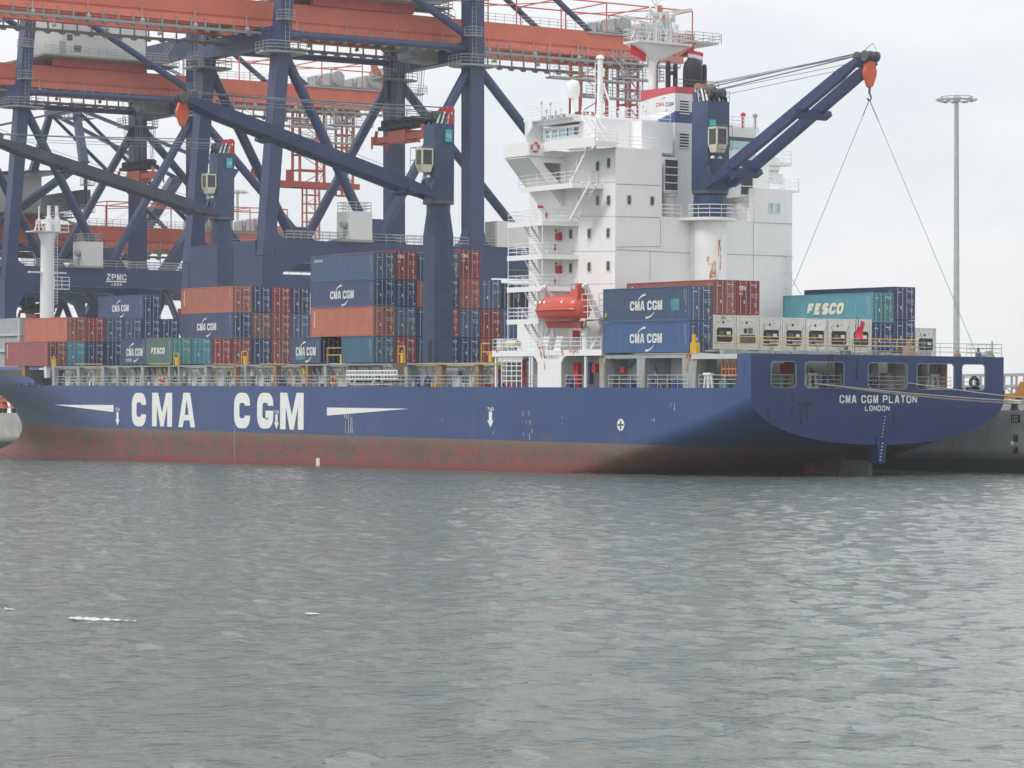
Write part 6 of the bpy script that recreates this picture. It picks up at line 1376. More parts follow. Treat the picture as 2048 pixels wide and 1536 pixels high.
# doorway in the middle crane's foot
MB().lathe((42.3, 12.2, ZH+0.05), [(0.0,0)], 3) if False else None
MB().box((42.0, 12.2, ZH+0.1), (42.7, 12.215, ZH+2.2)).build('pedestal_door', 'dark', ship)
CX3, CY3 = HX-1.0, F(1420, 440, HX-1.0).y
mb = MB(); mb.lathe((CX3, CY3, ZP), [(1.52,0),(1.52,zc-ZP-0.25)], 30); mb.build('crane_column', 'white', ship, True)
mb = MB(); mb.box((HX-0.6, CY3-1.5, ZP), (HX, CY3+1.5, zc-0.25)); mb.build('column_fairing', 'whitegrey', ship)
mb = MB(); n = 14; ring = [(CX3+2.35*math.cos(R(90+180*i/n)), CY3+2.35*math.sin(R(90+180*i/n)), zc-0.26) for i in range(n+1)] + [(HX, CY3-2.7, zc-0.26), (HX, CY3+2.7, zc-0.26)]
mb.prism(ring, (0, 0, 0.25)); mb.build('column_platform', 'white', ship)
rl = MB(); rl.railing([(x, y, zc) for x, y, z in ring[:n+1:2]], 1.1, 3, 1.6, 0.035); rl.railing([(HX+0.05, CY3+2.4, zc), (HX+0.05, yL-0.1, zc)], 1.1, 3, 1.4, 0.035); rl.railing([(HX+0.05, CY3-2.4, zc), (HX+0.05, yR+0.1, zc)], 1.1, 3, 1.4, 0.035); rl.build('platform_rail', 'whiteclean', ship)
rs = MB()
for px, py, ww, hh in ((1438,488,0.16,1.0),(1439,500,0.30,2.4),(1422,520,0.22,0.8),(1428,538,0.55,1.6),(1440,533,0.12,0.8),(1430,552,0.75,1.0)):
    c = F(px, py, CX3-1.5); yy = c.y-CY3
    for k in range(4):
        ya = yy-ww/2+ww*k/4; yb = ya+ww/4; rad = 1.535; top = hh/2*random.uniform(0.6, 1); bt = hh/2*random.uniform(0.3, 1.1)
        pa = (CX3-math.sqrt(max(0.01, rad*rad-ya*ya)), CY3+ya); pb = (CX3-math.sqrt(max(0.01, rad*rad-yb*yb)), CY3+yb)
        rs.add([(pa[0], pa[1], c.z-bt), (pb[0], pb[1], c.z-bt), (pb[0], pb[1], c.z+top), (pa[0], pa[1], c.z+top)], [(0,1,2,3)])
rs.build('rust_stains', 'rustblob', ship)
jt = hit(1733, 122, 1, CY3)
cr3, hook = ship_crane(CX3, CY3, zc, False, (-1, 0), (jt.x, CY3, jt.z), 24.85, F(1420, 196, 13.5).z+0.6, 25.5, 0, lab='aft deck crane raised over the stern')
# long slings from the aft crane's hook down to the ship
sl = MB(); sl.tube(hook, F(1955, 712, -7.5), 0.028, 4); sl.tube(hook, F(1586, 572, 6.0), 0.028, 4); sl.tube(F(1580, 552, 12.5), F(1604, 592, 6.0), 0.028, 4)
p = hook.lerp(F(1955, 712, -7.5), 0.08); sl.tube(hook, p, 0.05, 4); p = hook.lerp(F(1586, 572, 6.0), 0.08); sl.tube(hook, p, 0.05, 4); sl.build('sling_wires', 'wire', cr3)
# ================================================================== CONTAINERS
def cmat(name, col, **k):
    kw = dict(rough=0.5, var=0.10, vscale=0.9, streak=0.25, dirt=(0.10,0.085,0.07), rust=0.12, rustcol=(0.15,0.075,0.04), rscale=1.1, orand=0.16); kw.update(k); return mat(name+'_container_paint', col, **kw)
CM = {'blue': cmat('mid_blue', (0.060,0.105,0.185)), 'blue2': cmat('clear_blue', (0.050,0.105,0.230)), 'navy': cmat('navy', (0.022,0.042,0.125)), 'slate': cmat('slate_blue', (0.060,0.085,0.165)),
 'purple': cmat('purple_navy', (0.045,0.048,0.120)), 'salmon': cmat('faded_orange', (0.400,0.140,0.095)), 'rbrown': cmat('red_brown', (0.300,0.085,0.062)), 'maroon': cmat('maroon', (0.210,0.052,0.055)),
 'dkred': cmat('dark_red', (0.250,0.040,0.048)), 'pinkred': cmat('faded_maroon', (0.290,0.095,0.095)), 'brown': cmat('brown', (0.150,0.075,0.062)), 'cyan': cmat('cyan_blue', (0.055,0.230,0.310)), 'teal': cmat('teal', (0.050,0.230,0.240)),
 'green': cmat('grey_green', (0.110,0.200,0.175)), 'tblue': cmat('turquoise', (0.085,0.270,0.330)), 'steel': cmat('teal_blue', (0.050,0.125,0.190)), 'white': cmat('reefer_white', (0.62,0.62,0.58), dirt=(0.35,0.30,0.24), rust=0.25, rustcol=(0.3,0.2,0.12)), 'black': cmat('dark_navy', (0.02,0.026,0.05))}
CM['rod'] = mat('locking_bar_zinc', (0.40,0.42,0.42), 0.45, var=0.1)
CM['mark'] = mat('stencil_white', (0.66,0.66,0.64), 0.7, var=0.1)
CM['frame'] = None
CW = 2.438
def corr_side(mb, L, y, z0, z1, sg):
    """corrugated side wall in the plane y, pressed inwards"""
    pitch = 0.28; n = int((L-0.3)/pitch); x = -L/2+0.15; d = 0.036; xs = []
    for i in range(n): a = x+i*(L-0.3)/n; p_ = (L-0.3)/n; xs += [(a, 0), (a+p_*0.26, 0), (a+p_*0.5, d), (a+p_*0.76, d)]
    xs.append((L/2-0.15, 0)); V = [(a, y-sg*dd, z0) for a, dd in xs] + [(a, y-sg*dd, z1) for a, dd in xs]; k = len(xs)
    mb.add(V, [((i, i+1, k+i+1, k+i) if sg < 0 else (i, k+i, k+i+1, i+1)) for i in range(k-1)])
_cache = {}
def cont_meshes(L, H):
    key = (round(L), H)
    if key in _cache: return _cache[key]
    w = CW/2; out = {}
    mb = MB(); corr_side(mb, L, w-0.02, 0.16, H-0.08, 1); corr_side(mb, L, -(w-0.02), 0.16, H-0.08, -1)
    mb.box((-L/2+0.1, -w+0.05, H-0.06), (L/2-0.1, w-0.05, H-0.02)); mb.box((-L/2+0.05, -w+0.05, 0.08), (L/2-0.05, w-0.05, 0.14)); mb.box((L/2-0.1, -w+0.1, 0.12), (L/2-0.05, w-0.1, H-0.06))
    out['body'] = mb.mesh('body', [CM['blue']])
    mb = MB()
    for y in (-w+0.05, w-0.05):
        mb.box((-L/2+0.16, y-0.05, 0.0), (L/2-0.16, y+0.05, 0.16)); mb.box((-L/2+0.16, y-0.05, H-0.09), (L/2-0.16, y+0.05, H-0.005))
    for x in (-L/2+0.08, L/2-0.08):
        mb.box((x-0.06, -w+0.16, 0.0), (x+0.06, w-0.16, 0.15)); mb.box((x-0.06, -w+0.16, H-0.11), (x+0.06, w-0.16, H-0.005))
        for y in (-w+0.08, w-0.08): mb.box((x-0.08, y-0.08, 0.115), (x+0.08, y+0.08, H-0.115))
    out['frame'] = mb.mesh('frame', [CM['blue']])
    mb = MB()
    for x in (-L/2+0.089, L/2-0.089):
        for y in (-w+0.08, w-0.08):
            for z in (0, H-0.115): mb.box((x-0.09, y-0.081, z), (x+0.09, y+0.081, z+0.115))
    out['corner_castings'] = mb.mesh('corner_castings', [CM['blue']])
    for nm, y0, y1 in (('port', 0.012, w-0.17), ('stbd', -w+0.17, -0.012)):
        mb = MB(); mb.box((-L/2+0.03, y0, 0.16), (-L/2+0.07, y1, H-0.12))
        for k in range(5): z = lerp(0.35, H-0.32, k/4); mb.hexa([(-L/2+0.005,y0+.06,z-0.05),(-L/2+0.03,y0+.06,z-0.11),(-L/2+0.03,y1-.06,z-0.11),(-L/2+0.005,y1-.06,z-0.05),(-L/2+0.005,y0+.06,z+0.05),(-L/2+0.03,y0+.06,z+0.11),(-L/2+0.03,y1-.06,z+0.11),(-L/2+0.005,y1-.06,z+0.05)])
        out['door_'+nm] = mb.mesh('door', [CM['blue']])
        mb = MB()
        for t in (0.24, 0.80):
            y = lerp(y0, y1, t); mb.tube((-L/2-0.03, y, 0.12), (-L/2-0.03, y, H-0.1), 0.028, 5)
            for z in (0.13, H-0.14, 0.8, H*0.6): mb.box((-L/2-0.05, y-0.05, z-0.03), (-L/2-0.0, y+0.05, z+0.03))
        mb.tube((-L/2-0.06, lerp(y0,y1,0.24), 0.95), (-L/2-0.06, lerp(y0,y1,0.5), 0.95), 0.02, 4)
        out['rods_'+nm] = mb.mesh('locking_bars', [CM['rod']])
    for v in range(4):
        mb = MB(); r_ = random.Random(v*7+int(H*10)); x = -L/2-0.012
        def blk(yc, zc_, ww, hh, rows=1, m_=0):
            mb.mat(m_)
            for k in range(rows):
                o = 0
                while o < ww: l_ = r_.uniform(0.04, 0.12); mb.add([(x, yc-ww/2+o, zc_-k*0.13), (x, yc-ww/2+min(ww,o+l_), zc_-k*0.13), (x, yc-ww/2+min(ww,o+l_), zc_-k*0.13+hh), (x, yc-ww/2+o, zc_-k*0.13+hh)], [(0,3,2,1)]); o += l_+0.035
        blk(-0.60, H-0.42, 0.72, 0.085); blk(-0.75, H-0.56, 0.35, 0.06)
        blk(0.78 if v % 2 else 0.62, H-0.52, 0.42, 0.08)
        blk(-0.84, H-1.15, 0.30, 0.05, 4 if v != 3 else 2); blk(-0.46, H-1.15, 0.26, 0.045, 3)
        mb.mat(0).add([(x, 0.42-0.05, 0.95), (x, 0.42+0.06, 0.95), (x, 0.42+0.06, 1.22), (x, 0.42-0.05, 1.22)], [(0,3,2,1)])
        if v in (0, 2): mb.mat(1).add([(x, -0.9, 0.7), (x, -0.66, 0.7), (x, -0.66, 1.0), (x, -0.9, 1.0)], [(0,3,2,1)])
        if v in (1, 2): mb.mat(1).add([(x, 0.72, 1.28), (x, 0.88, 1.28), (x, 0.80, 1.42)], [(0,2,1)])
        mb.mat(0).add([(x, -1.02, 0.22), (x, -0.90, 0.2), (x, -0.92, 0.3), (x, -1.04, 0.32)], [(0,3,2,1)])
        out['marks%d' % v] = mb.mesh('door_markings', [CM['mark'], M['yellow']])
    # small stencils at the aft end of the long side
    mb = MB(); r_ = random.Random(4)
    for k in range(14): z = H-0.35-k*0.10; mb.add([(-L/2+0.42, w+0.001, z), (-L/2+0.47, w+0.001, z), (-L/2+0.47, w+0.001, z+0.06), (-L/2+0.42, w+0.001, z+0.06)], [(0,1,2,3)])
    for k in range(9): z = H-0.35-k*0.10; mb.add([(-L/2+0.66, w+0.001, z), (-L/2+0.71, w+0.001, z), (-L/2+0.71, w+0.001, z+0.05), (-L/2+0.66, w+0.001, z+0.05)], [(0,1,2,3)])
    mb.mat(1).add([(-L/2+0.40, w+0.001, 0.72), (-L/2+0.56, w+0.001, 0.72), (-L/2+0.48, w+0.001, 0.92)], [(0,1,2)])
    out['side_stencil'] = mb.mesh('side_stencil', [CM['mark'], M['yellow']])
    _cache[key] = out; return out
def put(me, par, colmat=None, name=None):
    o = bpy.data.objects.new(name or me.name.split('.')[0], me); COL.objects.link(o); o.parent = par
    if o.name.split('.')[0] in ('door_markings', 'side_stencil', 'logo', 'corner_castings'): o['kind'] = 'stuff'
    if colmat is not None: o.material_slots[0].link = 'OBJECT'; o.material_slots[0].material = colmat
    return o
_lg = {}
def logo_mesh(kind, L, H):
    key = (kind, round(L), H)
    if key in _lg: return _lg[key]
    mb = MB(); w = CW/2; y = w+0.002; big = L > 8
    if kind in ('cma', 'cma_small'):
        hh = 0.80 if big else 0.86; Wt = 4.55 if big else 4.0; k = text_len('CMA CGM', 1, 0.14, 0.42); ww = Wt/k
        letters(mb, 'CMA CGM', (Wt/2 - (0.1 if kind == 'cma' else 0.25), y, H/2-hh*0.62), (-1,0,0), (0,0,1), hh, ww, ww*0.30, ww*0.14, (0,1,0), spaces=ww*0.42)
        swoosh(mb, (-0.1, y, H/2-0.15), (-1.35,0,0), (0,0,1), (0,1,0), 0.98, 92, 150, 0.20, 0.05, 0.003); swoosh(mb, (-0.1, y, H/2-0.15), (-1.35,0,0), (0,0,1), (0,1,0), 0.98, -92, -32, 0.20, 0.05, 0.003)
        if kind == 'cma_small':
            for r_ in range(2): 
                o = 0
                while o < 1.5: mb.box((1.9-o-0.12, y, 0.52-r_*0.2), (1.9-o, y+0.002, 0.62-r_*0.2)); o += 0.17
    elif kind == 'fesco' or kind == 'fesco_small':
        hh = 1.02 if big else 0.72; Wt = 5.0 if big else 3.3; k = text_len('FESCO', 1, 0.10); ww = Wt/k
        letters(mb, 'FESCO', (Wt/2+0.25, y, H/2-hh*0.5), (-1,0,0), (0,0,1), hh, ww*0.96, ww*0.34, ww*0.12, (0,1,0), slant=0.28)
    elif kind == 'vertical':
        for k in range(9): z = H-0.45-k*0.185; o = 0.06*math.sin(k*1.3); mb.add([(L/2-0.75+o, y, z), (L/2-0.95+o, y, z-0.03), (L/2-0.93+o, y, z+0.13), (L/2-0.73+o, y, z+0.11)], [(0,1,2,3)])
    elif kind == 'corner':
        for k, xo in enumerate((0.95, 1.3, 1.6, 1.95, 2.25)): mb.mat(0).torus((L/2-xo, y, H-0.55), 0.11, 0.035, axis=1, n=10, k=4)
        mb.mat(1).box((L/2-0.82, y, H-0.72), (L/2-0.62, y+0.004, H-0.40))
    me = mb.mesh('logo', [CM['mark'], M['redink']]); _lg[key] = me; return me
def container(x0, y_port, z0, L, H, col, label, logo=None, v=0, doorcol=None, side=True, group=None, framecol=None):
    """x0 aft end, y_port port side, z0 underside; doors face aft"""
    ms = cont_meshes(L, H); t = thing('shipping_container', label, 'container', onship(x0+L/2, y_port-CW/2, z0), group or 'containers stacked on the ship')
    c = CM[col]; dc = CM[doorcol] if doorcol else c
    put(ms['body'], t, c); put(ms['frame'], t, CM[framecol] if framecol else c); put(ms['corner_castings'], t, c)
    for nm in ('port', 'stbd'):
        d_ = put(ms['door_'+nm], t, dc, 'door'); put(ms['rods_'+nm], d_, None, 'locking_bars')
    put(ms['marks%d' % (v % 4)], t)
    if side: put(ms['side_stencil'], t)
    if logo and logo not in ('tex', 'redsign', 'tag'):
        lg = put(logo_mesh(logo, L, H), t)
        if logo == 'fesco': lg.material_slots[0].link = 'OBJECT'; lg.material_slots[0].material = mat('cream_lettering', (0.62,0.58,0.48), 0.7, var=0.12, vscale=3) if 'cream_l' not in M else M['cream_l']
    if logo == 'tex':
        mb = MB(); letters(mb, 'tex', (-L/2-0.012, 1.0, H-0.85), (0,-1,0), (0,0,1), 0.45, 0.22, 0.075, 0.04, (-1,0,0)); mb.build('lettering', 'letter', t)
        MB().box((-L/2-0.02, 0.62, H-1.22), (-L/2-0.012, 0.98, H-1.04)).build('yellow_label', 'yellow', t)
    if logo == 'redsign':
        MB().box((-L/2-0.02, 0.30, H-0.78), (-L/2-0.012, 0.68, H-0.46)).build('red_label', 'red', t)
    if logo == 'tag':
        MB().box((-L/2-0.02, 0.30, H-0.80), (-L/2-0.012, 0.72, H-0.42)).build('white_label', 'letter', t)
    return t
def reefer(x0, y_port, z0, L, H, label, style=0):
    ms = cont_meshes(L, H); t = thing('refrigerated_container', label, 'container', onship(x0+L/2, y_port-CW/2, z0), 'white refrigerated containers on the stern')
    put(ms['body'], t, CM['white']); put(ms['frame'], t, CM['white']); put(ms['corner_castings'], t, CM['white'])
    x = -L/2; w = CW/2
    mb = MB(); mb.box((x+0.03, -w+0.17, H*0.50), (x+0.08, w-0.17, H-0.12)); mb.box((x+0.03, -w+0.17, 0.14), (x+0.08, -w+0.42, H*0.5)); mb.box((x+0.03, w-0.42, 0.14), (x+0.08, w-0.17, H*0.5)); mb.box((x+0.03, -w+0.42, 0.14), (x+0.08, w-0.42, 0.5)); mb.build('front_panel', CM['white'], t)
    if style != 1:
        c = 0.16; y0, y1, z0_, z1_ = -w+0.34, w-0.34, 0.60, H*0.52+0.36
        o = [(x+0.028,y0+c,z0_),(x+0.028,y1-c,z0_),(x+0.028,y1,z0_+c),(x+0.028,y1,z1_-c),(x+0.028,y1-c,z1_),(x+0.028,y0+c,z1_),(x+0.028,y0,z1_-c),(x+0.028,y0,z0_+c)]
        un = MB(); un.prism([(px+0.0, py, pz) for px, py, pz in o], (-0.012, 0, 0)); u_ = un.build('cooling_unit', 'black' if style != 2 else 'black', t)
        gb = MB(); gb.lathe((x+0.01, 0.32, (z0_+z1_)/2+0.05), [(0.30,0),(0.30,-0.05),(0.1,-0.06)], 14, axis=0); gb.build('fan_guard', 'dgrey', u_)
        MB().box((x-0.04, -0.62, z1_-0.62), (x+0.012, -0.22, z1_-0.36)).build('control_box', 'whitegrey', u_)
        if style == 0: MB().box((x-0.05, y0+0.05, z0_+0.30), (x+0.014, y1-0.05, z0_+0.40)).build('crossbar', 'whitegrey', u_); MB().box((x-0.03, y0+0.1, z0_-0.02), (x+0.013, y1-0.75, z0_+0.22)).build('compressor', 'galv', u_)
        mb = MB()
        for a, b_ in zip(o, o[1:]+o[:1]): mb.beam((x+0.0, a[1], a[2]), (x+0.0, b_[1], b_[2]), 0.05, 0.06, up=(1,0,0))
        mb.build('unit_rim', 'whitegrey', u_)
    else:
        mb = MB(); mb.box((x+0.015, -w+0.34, 1.25), (x+0.028, w-0.34, 1.95)); u_ = mb.build('cooling_unit', 'lgrey', t); MB().box((x-0.02, 0.1, 1.4), (x+0.012, 0.42, 1.8)).build('control_box', 'dark', u_); MB().box((x-0.02, -0.5, 1.38), (x+0.012, -0.05, 1.84)).build('grille', 'dgrey', u_); MB().box((x-0.02, -w+0.4, 0.62), (x+0.026, w-0.4, 1.16)).build('compressor', 'dgrey', u_)
    mb = MB(); e = x+0.022; mb.mat(0).lathe((e, 0.62, H-0.62), [(0.10,0),(0.10,-0.006)], 8, axis=0); mb.mat(1).lathe((e, 0.12, H-0.62), [(0.13,0),(0.13,-0.006)], 8, axis=0); mb.mat(1).box((e-0.005, -0.5, H-0.55), (e, -0.3, H-0.51)); mb.build('door_markings', ['yellow', 'navyink'], t)['kind'] = 'stuff'
    if style == 2 and 'first' in label:
        mb = MB(); letters(mb, 'APL', (x+0.02, 0.35, H-0.36), (0,-1,0), (0,0,1), 0.2, 0.16, 0.05, 0.04, (-1,0,0)); mb.build('lettering', 'winch', t)
    return t
L4, L2, HS_, HH = 12.19, 6.06, 2.59, 2.895
YK = lambda k: 13.75 - 2.5*k
# ---- aft stack
zA = 10.31
container(0, YK(0), zA, L4, HS_, 'blue2', 'blue long container with white company lettering, lower of the two outer ones behind the deckhouse', 'cma', 1)
tA = container(0, YK(0), zA+2.62, L4, HH, 'blue', 'blue lettered container with a turquoise patch, upper of the two behind the deckhouse', 'cma', 0)
MB().box((-L4/2+1.35, CW/2+0.001, 0.85), (-L4/2+2.55, CW/2+0.006, 1.85)).build('paint_patch', mat('turquoise_patch', (0.07,0.24,0.27), 0.6, var=0.2), tA)
MB().box((L4/2-0.55, CW/2+0.001, 0.45), (L4/2-0.3, CW/2+0.006, 0.80)).build('yellow_label', 'yellow', tA)
zA2 = F(1445, 629.5, 0).z - HH
reefer(0, YK(1), zA2, L4, HH, 'white refrigerated container below the red brown container, first of the stern row', 2)
reefer(0, YK(2), zA2, L4, HH, 'white refrigerated container with a grey cooling panel below the dark red container', 1)
container(0, YK(1), zA2+HH+0.03, L4, HH, 'rbrown', 'red brown container standing beside the blue pair aft of the deckhouse', 'vertical', 2)
container(0, YK(2), zA2+HH+0.03, L4, HH, 'dkred', 'dark red container with white tex lettering aft of the deckhouse', 'tex', 0)
names = ('third', 'fourth', 'fifth', 'sixth', 'seventh')
for k in range(3, 8):
    z = F(1520+45*(k-3), 634+1.0*(k-3), 0).z - HH
    reefer(0, YK(k), z, L4, HH, 'white refrigerated container, dark fan unit, %s in the stern row' % names[k-3] + (' by the flag' if k == 7 else ''), 0 if k < 6 else 2)
z8 = F(1765, 645, 0).z
container(0, YK(8), z8-HS_-0.03, L4, HS_, 'navy', 'dark blue container under the turquoise one on the stern', None, 1)
tF = container(0, YK(8), z8, L4, HS_, 'tblue', 'turquoise long container with cream company lettering on the stern', 'fesco', 1, doorcol='teal')
z9 = F(1808, 640, 0).z
container(0, YK(9), z9-HS_-0.03, L4, HS_, 'blue', 'blue container at the bottom of the starboard stack under the purple navy one', None, 2, doorcol='navy')
container(0, YK(9), z9, L4, HH, 'purple', 'purple navy container at the top of the starboard stack', None, 0)
z10 = F(1850, 656, 0).z
reefer(0, YK(10), z10-HS_, L4, HS_, 'white refrigerated container standing alone at the starboard end of the stern row', 2)
MB_l = MB(); 
for (y0, z0_), (y1, z1_) in (((13.55, 12.8),(11.9, 10.5)), ((13.2, 12.8),(11.6, 10.5)), ((11.45, 12.8),(13.1, 10.5))): MB_l.tube((-0.12, y0, z0_), (-0.12, y1, z1_), 0.03, 4)
for k in (3, 4, 5, 6, 10): 
    MB_l.tube((-0.14, YK(k)-0.25, 12.7), (-0.14, YK(k)-1.3, 10.4), 0.025, 4); MB_l.tube((-0.14, YK(k)-2.2, 12.7), (-0.14, YK(k)-1.2, 10.4), 0.025, 4)
MB_l.build('lashing_rods', 'dgrey', ship)
# ---- middle bay
XB = 50.24; zB = 9.68
container(XB, YK(0), zB, L2, HS_, 'steel', 'short teal blue container with a white diamond at the foot of the tall middle stack', None, 0)
tc_ = container(S(641, 700, 13.75).x, YK(0), zB, L2, HS_, 'slate', 'short slate blue lettered container with a green label beside the yellow ladder cage', 'cma', 1, doorcol='navy')
MB().box((0.1, CW/2+0.002, 0.35), (1.9, CW/2+0.006, 0.75)).build('green_label', 'green', tc_)
container(XB, YK(0), 12.30, L4, HH, 'salmon', 'faded orange long container in the second tier of the tall middle stack', 'vertical', 2, doorcol='rbrown')
container(XB, YK(0), 12.30+HH+0.02, L4, HS_, 'slate', 'slate blue long lettered container in the third tier of the tall middle stack', 'cma', 1, doorcol='navy')
container(XB, YK(0), 12.30+HH+HS_+0.04, L4, HS_, 'blue', 'mid blue long container with a small corner logo on top of the tall middle stack', 'corner', 0)
def col(xa, k, z0, items, bay):
    z = z0
    for i, (c, h, lg, extra) in enumerate(items):
        pos = ('bottom', 'second', 'third', 'fourth', 'fifth')[i]
        hcol = {'dkred':'dark red','rbrown':'red brown','maroon':'maroon','navy':'navy','blue':'mid blue','blue2':'bright blue','slate':'slate blue','brown':'brown','black':'almost black','cyan':'cyan blue','teal':'teal','steel':'teal blue','salmon':'faded orange','purple':'purple navy','pinkred':'faded maroon'}[c]
        container(xa, YK(k), z, L4, h, c, '%s container, %s from the deck, %s' % (hcol, pos, bay) + (', '+extra if extra else ''), lg, (k+i) % 4, side=(i == len(items)-1))
        z += h + 0.025
col(XB, 1, zB, [('dkred',HS_,'redsign',''),('blue',HH,None,''),('navy',HS_,None,''),('dkred',HH,'tex','lettered tex')], 'between lettered stack and middle crane')
col(XB, 2, zB, [('navy',HS_,None,''),('navy',HH,None,''),('rbrown',HS_,None,''),('navy',HS_,None,'')], 'half behind the middle crane foot')
col(XB, 3, zB, [('navy',HS_,None,''),('dkred',HH,None,''),('navy',HH,None,''),('blue',HS_,None,'')], 'a sliver beside the middle crane foot')
col(XB, 4, zB, [('navy',HS_,None,''),('blue',HH,None,''),('rbrown',HH,'redsign',''),('dkred',HH,'tex','lettered tex')], 'next column past the middle crane foot')
col(XB, 5, zB, [('dkred',HS_,None,''),('dkred',HH,None,''),('blue',HH,None,'')], 'in the column before the deckhouse stairs')
col(XB, 6, zB, [('navy',HS_,None,''),('blue2',HH,None,''),('black',HS_,None,'')], 'partly behind the deckhouse balconies')
col(XB, 7, zB, [('navy',HS_,None,''),('blue2',HH,None,''),('black',HS_,None,'')], 'behind the deckhouse stair flights')
# ---- next bay forward
XE = S(343, 700, 13.75).x; zE = 9.74
container(XE, YK(0), zE, L2, HH, 'green', 'short grey green container with cream company lettering on the outer edge', 'fesco_small', 1, doorcol='teal')
container(XE+L2+0.1, YK(0), zE, L2, HH, 'slate', 'short slate blue lettered container forward of the grey green one', 'cma_small', 1)
col(XE, 1, zE, [('cyan',HH,None,'')], 'beside the teal doors')
col(XE, 2, zE, [('dkred',HH,None,'')], 'between the cyan and the maroon doors')
def longc(xa, k, z, h, c, lab, lg, v, dc=None): container(xa, YK(k), z, L4, h, c, lab, lg, v, doorcol=dc)
col(XE, 3, zE, [('maroon',HH,'redsign','')], 'under the lettered slate blue one')
longc(XE, 3, zE+HH+0.02, HH, 'slate', 'slate blue long lettered container under the top faded orange one', 'cma', 1, 'navy')
longc(XE, 3, zE+2*HH+0.04, HH, 'salmon', 'faded orange long container on top of the stack behind the forward crane jib', 'vertical', 2, 'rbrown')
col(XE, 4, zE, [('navy',HH,None,''),('brown',HH,None,''),('navy',HH,None,'')], 'first column past the faded orange stack')
col(XE, 5, zE, [('maroon',HH,None,''),('maroon',HH,'redsign',''),('dkred',HH,'redsign','')], 'second column past the faded orange stack')
col(XE, 6, zE, [('navy',HH,None,''),('blue',HH,None,''),('navy',HH,None,'')], 'third column past the faded orange stack')
col(XE, 7, zE, [('navy',HH,None,''),('blue',HH,None,'')], 'seen past the tall middle stack')
# ---- forward bay
XD = S(95, 700, 13.75).x; zD_ = 9.66
container(XD, YK(0), zD_, L4, HH, 'pinkred', 'faded maroon long container above the bow bulwark', 'vertical', 2, doorcol='maroon')
col(XD, 1, zD_, [('cyan',HH,None,'')], 'with plain doors near the bow')
longc(XD, 1, zD_+HH+0.02, HH, 'salmon', 'faded orange long container near the bow beside the grey breakwater', None, 1, 'rbrown')
col(XD, 2, zD_, [('navy',HH,None,''),('dkred',HH,'redsign','')], 'third column from the bow end')
col(XD, 3, zD_, [('navy',HH,None,''),('slate',HH,None,'')], 'behind the short lettered container near the bow')
col(XD, 4, zD_, [('navy',HH,None,''),('slate',HH,None,'')], 'fifth column near the bow')
col(XD, 5, zD_, [('navy',HH,None,''),('navy',HH,None,'')], 'under the slate blue lettered top one near the bow')
longc(XD, 5, zD_+2*HH+0.04, HH, 'slate', 'slate blue lettered container alone in the top tier beside the gantry leg', 'cma', 1, 'navy')
col(XD, 6, zD_, [('navy',HH,None,''),('navy',HH,None,'')], 'last visible column of the forward bay')
